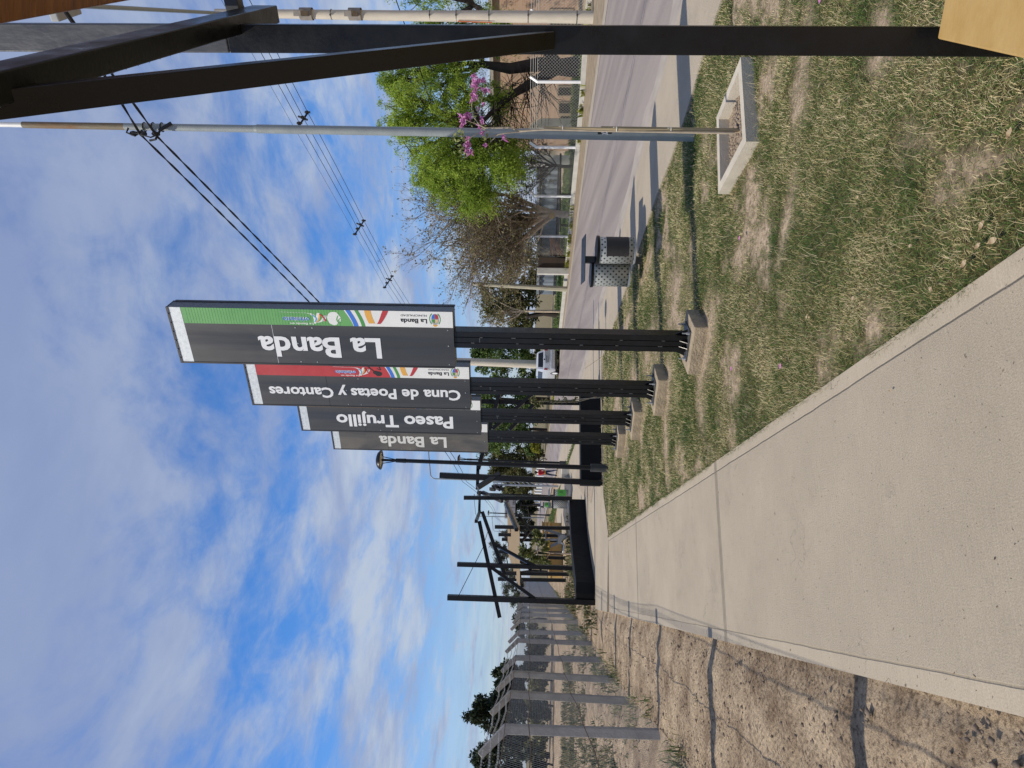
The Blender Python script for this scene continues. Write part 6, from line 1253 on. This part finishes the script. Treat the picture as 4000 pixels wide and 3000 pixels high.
# ------------------------------------------------------------------ parked car seen from behind
def make_car():
    cx = (D(2180, 1398, 44).x+D(2180, 1486, 44).x)/2; base = Vector((cx+0.05, 44.0, 0)); t = thing('parked_car', base, 'silver hatchback seen from behind on the road, between first and second sign posts', 'car', None, rad(17))
    SIL = mat('silver_paint', (0.62, 0.64, 0.66), 0.25, 0.05, 3, metal=0.35); GLS = mat('dark_glass', (0.01, 0.011, 0.012), 0.06, 0.0); TYR = mat('tyre', (0.02, 0.02, 0.02), 0.85); RED = mat('tail_red', (0.28, 0.012, 0.012), 0.25); PLAST = mat('grey_plastic', (0.05, 0.05, 0.05), 0.6)
    # y forward; half width profile of rear-view section at stations
    st = [(-1.78, 0.62, 0.30, 0.95), (-1.72, 0.70, 0.26, 1.02), (-1.45, 0.745, 0.24, 1.06), (0.2, 0.76, 0.24, 1.05), (1.2, 0.75, 0.24, 1.0), (1.75, 0.70, 0.28, 0.86), (1.9, 0.58, 0.34, 0.72)]
    b = MB(); rings = []
    for y, w_, z0, z1 in st: rings.append([(-w_*0.93, y, z0), (-w_, y, z0+0.18), (-w_, y, z1-0.22), (-w_*0.95, y, z1), (w_*0.95, y, z1), (w_, y, z1-0.22), (w_, y, z0+0.18), (w_*0.93, y, z0)])
    vs_ = sum(rings, []); fs = [tuple(range(8)), tuple(range(len(vs_)-8, len(vs_)))[::-1]]
    for k in range(len(st)-1):
        for j in range(8): fs.append((k*8+j, (k+1)*8+j, (k+1)*8+(j+1) % 8, k*8+(j+1) % 8))
    b.add(vs_, fs)
    rf = [(-1.70, 0.66, 1.0), (-1.52, 0.57, 1.36), (-1.30, 0.56, 1.44), (0.0, 0.57, 1.47), (0.55, 0.55, 1.40), (1.15, 0.62, 1.0)]; rings = [[(-0.72 if 0 < k < 5 else -w_, y, 0.98), (-w_, y, z), (w_, y, z), (0.72 if 0 < k < 5 else w_, y, 0.98)] for k, (y, w_, z) in enumerate(rf)]
    vs_ = sum(rings, []); fs = [(0, 1, 2, 3), (20, 23, 22, 21)]
    for k in range(5):
        for j in range(4): fs.append((k*4+j, (k+1)*4+j, (k+1)*4+(j+1) % 4, k*4+(j+1) % 4))
    b.add(vs_, fs); body = b.build('body', SIL, t, local=True, smooth=True, bevel=0.03)
    b = MB(); b.slab([(-0.50, -1.700, 1.05), (0.50, -1.700, 1.05), (0.455, -1.555, 1.345), (-0.455, -1.555, 1.345)], (0, -0.9, 0.43), 0.012); b.build('rear_window', GLS, t, local=True, bevel=0.01)
    for s_ in (-1, 1):
        b = MB(); b.slab([(s_*0.695, -1.25, 1.04), (s_*0.692, 0.75, 1.03), (s_*0.605, 0.40, 1.34), (s_*0.605, -1.15, 1.34)], (s_, 0, 0.3), 0.02); b.build('side_window', GLS, t, local=True)
        b = MB(); b.slab([(s_*0.715, -1.755, 0.76), (s_*0.60, -1.785, 0.76), (s_*0.60, -1.775, 0.96), (s_*0.70, -1.745, 0.96)], (0, -1, 0), 0.02); b.build('tail_light', RED, t, local=True)
        b = MB(); b.obox((s_*0.83, 0.62, 1.02), (0.09, 0, 0), (0, 0.04, 0), (0, 0, 0.06)); b.build('mirror', SIL, t, local=True, bevel=0.02)
        for y in (-1.18, 1.15):
            b = MB(); b.lathe([(0.20, -0.09), (0.27, -0.09), (0.285, -0.05), (0.285, 0.05), (0.27, 0.09), (0.20, 0.09)], (s_*0.66, y, 0.285), 24, (1, 0, 0)); wh = b.build('wheel', TYR, t, local=True, smooth=True); b = MB(); b.lathe([(0, 0.07), (0.10, 0.085), (0.19, 0.08), (0.205, 0.06), (0.205, -0.06), (0, -0.06)], (s_*0.66, y, 0.285), 20, (s_, 0, 0)); b.build('rim', WHITE, wh, local=True, smooth=True)
    b = MB(); b.box(-0.66, 0.66, -1.84, -1.70, 0.34, 0.56); b.build('bumper', SIL, t, local=True, bevel=0.04)
    b = MB(); b.box(-0.60, 0.60, -1.75, 1.6, 0.17, 0.30); b.build('underbody', PLAST, t, local=True)
    b = MB(); b.box(-0.24, 0.24, -1.808, -1.795, 0.66, 0.78); pl_ = b.build('number_plate', mat('plate_white', (0.55, 0.56, 0.58), 0.5), t, local=True); b = MB()
    for k in range(6): b.box(-0.19+k*0.068, -0.155+k*0.068, -1.8115, -1.8085, 0.69, 0.755)
    b.build('plate_print', VK, pl_, local=True)
    b = MB(); b.box(-0.26, 0.26, -1.805, -1.79, 0.80, 0.83); b.build('plate_lip', PLAST, t, local=True)
    b = MB(); b.lathe([(0, 0.01), (0.05, 0.006), (0.055, 0)], (0, -1.776, 0.95), 14, (0, -1, 0)); b.build('badge', VK, t, local=True)
    b = MB(); b.tube([(-0.5, -1.45, 1.47), (-0.5, 0.2, 1.49)], 0.012, 5); b.tube([(0.5, -1.45, 1.47), (0.5, 0.2, 1.49)], 0.012, 5); b.build('roof_bar', PLAST, t, local=True)
make_car()

# ------------------------------------------------------------------ person walking by the road
def make_person():
    dep = 41.5; p = D(2176, 1847, dep); base = Vector((p.x, dep, 0)); k = 1.42/1.72
    t_ = thing('person', base, 'person in red shirt and blue jeans walking on the far pavement', 'person', None, rad(35))
    J = {'pelvis': (0, 0, 0.95), 'waist': (0, 0, 1.08), 'chest': (0, 0.02, 1.30), 'neck': (0, 0.02, 1.47), 'nk2': (0, 0.03, 1.53), 'head': (0, 0.045, 1.61), 'top': (0, 0.04, 1.70)}
    E = [('pelvis', 'waist'), ('waist', 'chest'), ('chest', 'neck'), ('neck', 'nk2'), ('nk2', 'head'), ('head', 'top')]; Rr = {'pelvis': .145, 'waist': .125, 'chest': .145, 'neck': .075, 'nk2': .055, 'head': .088, 'top': .062}
    for s_, n_, f, arm in ((-1, 'l', 0.22, -0.2), (1, 'r', -0.20, 0.16)):
        J.update({'hip'+n_: (s_*0.09, 0, 0.88), 'kn'+n_: (s_*0.10, f*0.55+0.04, 0.50), 'an'+n_: (s_*0.10, f-(0.06 if f < 0 else 0), 0.09), 'toe'+n_: (s_*0.115, f+0.14, 0.035), 'sh'+n_: (s_*0.19, 0.0, 1.41), 'el'+n_: (s_*0.235, arm*0.4-0.03, 1.13), 'wr'+n_: (s_*0.235, arm+0.06, 0.90), 'pa'+n_: (s_*0.235, arm+0.09, 0.82)})
        E += [('pelvis', 'hip'+n_), ('hip'+n_, 'kn'+n_), ('kn'+n_, 'an'+n_), ('an'+n_, 'toe'+n_), ('chest', 'sh'+n_), ('sh'+n_, 'el'+n_), ('el'+n_, 'wr'+n_), ('wr'+n_, 'pa'+n_)]
        Rr.update({'hip'+n_: .098, 'kn'+n_: .068, 'an'+n_: .048, 'toe'+n_: .035, 'sh'+n_: .072, 'el'+n_: .046, 'wr'+n_: .030, 'pa'+n_: .036})
    names = list(J); me = bpy.data.meshes.new('body'); me.from_pydata([Vector(J[n])*k for n in names], [(names.index(a), names.index(b)) for a, b in E], []); o = bpy.data.objects.new('body', me); COL.objects.link(o)
    sk = o.modifiers.new('skin', 'SKIN'); sv = me.skin_vertices[0].data
    for i, n in enumerate(names): sv[i].radius = (Rr[n]*k, Rr[n]*k*(0.72 if n in ('pelvis', 'waist', 'chest') else 1)); sv[i].use_root = n == 'pelvis'
    sb = o.modifiers.new('sub', 'SUBSURF'); sb.levels = 2; sb.render_levels = 2
    dg = bpy.context.evaluated_depsgraph_get(); m2 = bpy.data.meshes.new_from_object(o.evaluated_get(dg)); bpy.data.objects.remove(o)
    b = MB(); b.add([v.co.copy() for v in m2.vertices], [tuple(p_.vertices) for p_ in m2.polygons])
    SK = mat('skin', (0.22, 0.12, 0.075), 0.6, 0.08); RED = mat('red_cloth', (0.50, 0.02, 0.025), 0.85, 0.12, 20); JEAN = mat('blue_jeans', (0.02, 0.035, 0.085), 0.85, 0.2, 20); SHOE = mat('shoe', (0.03, 0.03, 0.03), 0.7)
    for s_, n_ in ((-1, 'l'), (1, 'r')):
        w_ = Vector(J['pa'+n_])*k
        for q in range(4): c = w_+Vector((s_*0.004, (q-1.5)*0.018*k, -0.01)); ln = (0.075, 0.085, 0.08, 0.06)[q]*k; b.tube([c, c+Vector((-s_*0.006, 0.008, -ln*0.55)), c+Vector((-s_*0.022, 0.012, -ln))], [0.0085, 0.0075, 0.006], 6)
        c = w_+Vector((-s_*0.012, 0.030*k, 0.01)); b.tube([c, c+Vector((-s_*0.012, 0.022, -0.03)), c+Vector((-s_*0.016, 0.026, -0.055))], [0.010, 0.008, 0.006], 6)
    b.m = []
    for f in b.f:
        z = sum(b.v[i].z for i in f)/len(f)/k; x = abs(sum(b.v[i].x for i in f)/len(f))/k
        b.m.append(0 if z > 1.48 or (x > 0.195 and z < 1.2) else (1 if z > 0.93 else (2 if z > 0.10 else 3)))
    bo = b.build('body', [SK, RED, JEAN, SHOE], t_, local=True, smooth=True)
    b = MB(); b.lathe([(0, 0.105), (0.06, 0.09), (0.092, 0.04), (0.095, -0.01), (0.085, -0.05)], Vector((0, 0.03, 1.635))*k, 16); b.build('hair', mat('dark_hair', (0.012, 0.010, 0.009), 0.7), t_, local=True, smooth=True)
    b = MB(); b.lathe([(0.128, -0.03), (0.136, 0.0), (0.13, 0.02)], Vector((0, 0, 0.955))*k, 16); b.build('shirt_hem', mat('yellow_cloth', (0.6, 0.4, 0.06), 0.8), t_, local=True)
    b = MB()
    for s_ in (-1, 1): b.lathe([(0, 0.004), (0.009, 0)], Vector((s_*0.032, 0.124, 1.625))*k, 8, (0, 1, 0))
    b.build('eyes', VK, t_, local=True); b = MB(); b.tube([Vector((0, 0.125, 1.62))*k, Vector((0, 0.148, 1.588))*k], [0.007, 0.012], 6); b.build('nose', SK, t_, local=True)
    b = MB(); b.tube([Vector((-0.022, 0.125, 1.562))*k, Vector((0, 0.13, 1.559))*k, Vector((0.022, 0.125, 1.562))*k], 0.005, 5); b.build('mouth', mat('lip', (0.16, 0.06, 0.05), 0.6), t_, local=True); b = MB()
    for s_ in (-1, 1): b.obox(Vector((s_*0.09, 0.04, 1.61))*k, (0.008, 0, 0), (0, 0.018, 0), (0, 0, 0.026))
    b.build('ears', SK, t_, local=True, bevel=0.006)
make_person()
# small bright box and low kerb blocks by the far crossing
for y0_, y1_, lab in ((1831, 1853, 'pale low concrete block on the far pavement beneath the walking person'), (1852, 1866, 'small brownish concrete block left of the pale block on the far pavement')):
    a, c = D(2212, y1_, 29.0), D(2212, y0_, 29.0); b = MB(); b.prism([(a.x, 29), (c.x, 29), (c.x, 29.5), (a.x, 29.5)], -0.03, 0.32); tag(b.build('concrete_block', CONCL if y0_ == 1831 else CONC, bevel=0.01), lab, 'block', 'concrete blocks on the far pavement')

# ------------------------------------------------------------------ road gantry sign
GD_ = 100; gb = D(2113, 1790, GD_); gs = thing('road_sign', (gb.x, GD_, 0), 'grey overhead road sign reading PRECAUCION on a white curved gantry pole', 'road sign')
top = D(1992, 1795, GD_); b = MB(); cc = [Vector((gb.x+0.5, GD_, -0.2)), Vector((gb.x+0.25, GD_, top.z-1.6))]+[Vector((gb.x+0.25-1.6*(1-math.cos(k*PI/12)), GD_, top.z-1.6+1.6*math.sin(k*PI/12))) for k in range(1, 7)]+[D(1992, 2030, GD_)]
b.tube(cc, 0.16, 8); b.tube([Vector((gb.x-0.3, GD_+.5, -0.2)), Vector((gb.x+0.1, GD_+.2, top.z-2.2))], 0.13, 8); b.build('pole', WHITE, gs, smooth=True)
s0, s1, s2 = D(2012, 2026, GD_-0.3), D(2012, 1848, GD_-0.3), D(1971, 2026, GD_-0.3); sx = (s1-s0); sy = Vector((0, 0, s2.z-s0.z)); sxn = Vector((sx.x, 0, 0))
b = MB(); b.slab([s0, s0+sxn, s0+sxn+sy, s0+sy], (0, 1, 0), 0.08); pn = b.build('panel', mat('sign_grey', (0.33, 0.31, 0.31), 0.6, 0.05), gs)
def SG(u, v, e=0.02): return s0+sxn*u+sy*v+Vector((0, -e, 0))
SIGNK = mat('sign_dark_print', (0.05, 0.015, 0.02), 0.6, 0.05)
b = MB(); put_text(b, 'PRECAUCION', SG(0.33, 0.62), Vector((1, 0, 0)), Vector((0, 0, 1)), sx.x*0.42, sy.z*0.28, 0.03, 'P'); b.build('lettering', SIGNK, pn)
b = MB(); put_text(b, 'METROS', SG(0.50, 0.36), Vector((1, 0, 0)), Vector((0, 0, 1)), sx.x*0.22, sy.z*0.18, 0.02, 'P'); put_text(b, 'CRUCE RUTAS A NIVEL', SG(0.30, 0.08), Vector((1, 0, 0)), Vector((0, 0, 1)), sx.x*0.52, sy.z*0.18, 0.02, 'P'); b.build('lettering', VK, pn)
b = MB(); put_text(b, '64', SG(0.07, 0.36), Vector((1, 0, 0)), Vector((0, 0, 1)), sx.x*0.075, sy.z*0.34, 0.03, 'P')
for u0, u1, v0, v1 in ((0.045, 0.17, 0.84, 0.88), (0.045, 0.17, 0.24, 0.28), (0.045, 0.053, 0.24, 0.88), (0.162, 0.17, 0.24, 0.88)): b.add([SG(u0, v0), SG(u1, v0), SG(u1, v1), SG(u0, v1)], [(0, 1, 2, 3)])
b.build('route_shield', VK, pn)
b = MB(); b.add([SG(0.845, 0.2), SG(0.865, 0.2), SG(0.865, 0.6), SG(0.845, 0.6)], [(0, 1, 2, 3)]); b.add([SG(0.825, 0.58), SG(0.885, 0.58), SG(0.855, 0.85)], [(0, 1, 2)]); b.build('arrow', VK, pn)
b = MB(); b.add([SG(0.235, 0), SG(0.242, 0), SG(0.242, 1), SG(0.235, 1)], [(0, 1, 2, 3)]); b.build('joint', VK, pn)
# lattice mast with a dark hanging signal beside the right frame
MD = 40; t = thing('lattice_mast', (D(2190, 1900, MD).x, MD, 0), 'slender steel lattice mast with a dark bundle hanging near its top, beside the arch', 'mast')
b = MB(); A0, A1 = D(1925, 1893, MD), D(2185, 1900, MD); B0, B1 = D(1925, 1884, MD), D(2140, 1870, MD)
b.tube([A0, A1], 0.06, 6); b.tube([B0, B1], 0.05, 6); b.build('rail', GALV, t); b = MB()
for k in range(1, 13): b.tube([A0.lerp(A1, k/14), B0.lerp(B1, k/14)], 0.025, 5)
b.build('rung', GALV, t)
b = MB(); c = D(1940, 1905, MD); rr = random.Random(4)
for k in range(16): q = c+Vector((rr.uniform(-0.1, 0.1), rr.uniform(-0.1, 0.1), rr.uniform(-0.30, 0.3))); b.obox(q, (rr.uniform(.05, .12), rr.uniform(-.05, .05), 0), (0, 0.08, rr.uniform(-.05, .05)), (rr.uniform(-.04, .04), 0, rr.uniform(.06, .14)))
b.tube([c+Vector((0, 0, 0.3)), D(1932, 1889, MD)], 0.02, 4); b.build('hanging_bundle', CABLE, t, bevel=0.02)
# far white fence line of little posts beside the road
for k in range(16):
    y = 1815+k*11; dp = 78+k*2.6; p = D(2098+k*0.2, y, dp); q = D(2115-k*0.3, y, dp); b = MB(); b.tube([(p.x, dp, -0.05), (p.x, dp, 1.0)], 0.16, 4); b.lathe([(0.17, 0), (0.1, 0.06), (0, 0.08)], (p.x, dp, 1.0), 4); tag(b.build('white_post', WHITE), 'small white roadside post in the far row below the road sign', 'post', 'row of white roadside posts')

# ------------------------------------------------------------------ small things: fallen leaves, blossoms, weeds
LEAFD = leafmat('dead_leaf', [(0, (0.15, 0.09, 0.05)), (0.5, (0.33, 0.23, 0.13)), (1, (0.52, 0.42, 0.28))], 0.15)
leafspots = [(3070, 180, .07), (3210, 335, .06), (3290, 395, .05), (3850, 880, .06), (3835, 960, .05), (3895, 940, .07), (3345, 1165, .06), (3160, 1240, .05), (3170, 1240, .04), (3360, 770, .045), (3245, 670, .035), (3780, 1030, .06), (3650, 1130, .05), (2880, 890, .045), (2770, 1960, .03), (2985, 1475, .04), (2705, 650, .05), (3490, 1525, .03), (3960, 520, .06), (3570, 960, .05)]
rr = random.Random(17)
for k, (x, y, s_) in enumerate(leafspots):
    s_ *= 0.7; p = G(x, y, 0.002); an = rr.uniform(0, 6.28); u = Vector((math.cos(an), math.sin(an), 0)); v = Vector((-u.y, u.x, 0)); b = MB(); n = 7; Lp = []; Rp = []
    for i in range(n+1):
        q = i/n; w_ = math.sin(PI*q)**0.8*0.24*s_; z_ = Vector((0, 0, 0.012+0.35*s_*(q-0.5)**2+rr.uniform(0, .003))); c = p+u*(q-0.5)*s_; Lp.append(c+v*w_+z_+Vector((0, 0, w_*0.5))); Rp.append(c-v*w_+z_+Vector((0, 0, w_*0.2)))
    for i in range(n): b.add([Rp[i], Rp[i+1], Lp[i+1], Lp[i]], [(0, 1, 2, 3)])
    on = 'on the walkway edge' if x in (2770,) else 'on the lawn'
    lab = 'curled dry brown leaf lying on the grass of the lawn'
    tag(b.build('fallen_leaf', LEAFD), lab, 'leaf', 'dry leaves scattered on the lawn')
b = MB()
for x, y in ((3050, 1430), (2857, 1440), (3205, 0), (2890, 930)):
    p = G(x, y, 0.03)
    for q in range(5): a = q*1.26; d_ = Vector((math.cos(a), math.sin(a), 0.3)); s2 = Vector((-d_.y, d_.x, 0)); b.add([p, p+d_*0.012-s2*0.009, p+d_*0.022, p+d_*0.012+s2*0.009], [(0, 1, 2, 3)])
    tag(b.build('fallen_blossom', PINK), 'tiny pink blossom fallen on the grass of the lawn', 'blossom', 'pink blossoms fallen on the lawn'); b = MB()
def weeds(name, spots, m, label, seed, h, n_per, w=0.012):
    r_ = random.Random(seed); b = MB()
    for x, y, z, s_ in spots:
        for k in range(int(n_per*s_)):
            a = r_.uniform(0, 6.28); t_ = r_.uniform(0.1, 0.9); L_ = h*r_.uniform(0.4, 1.1); o = Vector((x+r_.gauss(0, .10*s_), y+r_.gauss(0, .12*s_), z)); d_ = Vector((math.cos(a)*math.sin(t_), math.sin(a)*math.sin(t_), math.cos(t_))); s2 = Vector((-math.sin(a), math.cos(a), 0))*w*r_.uniform(.6, 1.4); mid = o+d_*L_*0.55; tip = mid+(d_+Vector((math.cos(a)*0.6, math.sin(a)*.6, -0.4))).normalized()*L_*0.5
            b.add([o-s2*0.5, o+s2*0.5, mid+s2, mid-s2, tip], [(0, 1, 2, 3), (3, 2, 4)])
    return b.build(name, m, label=label, cat='weeds', kind='stuff')
r_ = random.Random(3); spots = []
for i in range(2, 20):
    for k in range(5): t_ = r_.random(); x = LF[i][0]+(LF[i+1][0]-LF[i][0])*t_; y = LF[i][1]+(LF[i+1][1]-LF[i][1])*t_; spots.append((x+r_.uniform(-0.5, 0.18), y, 0.02, r_.uniform(0.4, 1.3)))
weeds('fence_weeds', spots, leafmat('weed', [(0, (0.06, 0.085, 0.03)), (0.5, (0.15, 0.17, 0.07)), (1, (0.36, 0.31, 0.17))], 0.3), 'weeds and dry stalks growing along the foot of the left fence', 71, 0.24, 34, 0.008)
spots = [(LF[4][0]-1.5-r_.random()*14, LF[3][1]+r_.random()*24, -0.05, r_.uniform(0.8, 2.5)) for k in range(620)]
weeds('field_weeds', spots, leafmat('field_weed', [(0, (0.035, 0.055, 0.016)), (0.5, (0.10, 0.11, 0.04)), (1, (0.24, 0.19, 0.10))], 0.3), 'rough weeds scattered over the bare field behind the left fence', 72, 0.30, 22, 0.016)
spots = [(-1.35-0.3128*(y-2.26)-r_.random()*1.9, y, 0.0, 0.35) for y in [2.3+r_.random()*10 for k in range(26)]]
weeds('soil_weeds', spots, leafmat('weed', None), 'few small weeds and dry stalks on the bare soil strip', 73, 0.09, 16, 0.004)
spots = [(p.x-0.15+r_.gauss(0, .12), p.y-0.2+r_.gauss(0, .2), -0.01, r_.uniform(0.5, 1.2)) for p in [VP[1].lerp(VP[2], r_.random()) for k in range(6)]+[VP[3].lerp(VP[4], r_.random()) for k in range(9)]+[VP[5].lerp(VP[7], r_.random()) for k in range(16)]+[VP[8].lerp(VP[9], r_.random()) for k in range(14)]]
weeds('kerb_weeds', spots, leafmat('yellow_weed', [(0, (0.10, 0.14, 0.02)), (1, (0.40, 0.38, 0.06))], 0.3), 'yellow green weeds at the kerb of the white posted fence', 74, 0.30, 26, 0.02)
# crumbs on the walkway: bits of twig, soil and leaf that nobody could count
def litter():
    rng = np.random.default_rng(33); n = 110; y = 1.9+rng.random(n)**1.7*11; u = rng.random(n); u = np.where(rng.random(n) < 0.55, u**3*0.5, u); side = rng.random(n) < 0.6; u = np.where(side, u, 1-u)
    xl = -1.065-0.3128*(y-2.26); xr = 0.5-0.3115*(y-2.3); x = xl+(xr-xl)*u; L_ = rng.uniform(0.002, 0.009, n)*rng.uniform(0.5, 1.5, n); w_ = rng.uniform(0.001, 0.003, n); a = rng.random(n)*6.28; dx, dy = np.cos(a), np.sin(a)
    c = np.stack([x, y, np.full(n, 0.0035)], 1); d = np.stack([dx, dy, rng.uniform(-.05, .05, n)], 1)*L_[:, None]; s_ = np.stack([-dy, dx, np.zeros(n)], 1)*w_[:, None]; up = np.array([0, 0, 0.0025])
    V = np.stack([c-d-s_, c+d-s_, c+d+s_, c-d+s_, c+up], 1).reshape(-1, 3); o = (np.arange(n)*5)[:, None]; T = np.concatenate([o+np.array([[0, 1, 4]]), o+np.array([[1, 2, 4]]), o+np.array([[2, 3, 4]]), o+np.array([[3, 0, 4]])], 1).reshape(-1, 3)
    np_mesh('path_litter', V, T, leafmat('crumbs', [(0, (0.05, 0.035, 0.025)), (0.6, (0.16, 0.11, 0.07)), (1, (0.34, 0.27, 0.17))], 0.0), label='tiny twigs and crumbs of soil scattered on the walkway', cat='litter', kind='stuff')
litter()
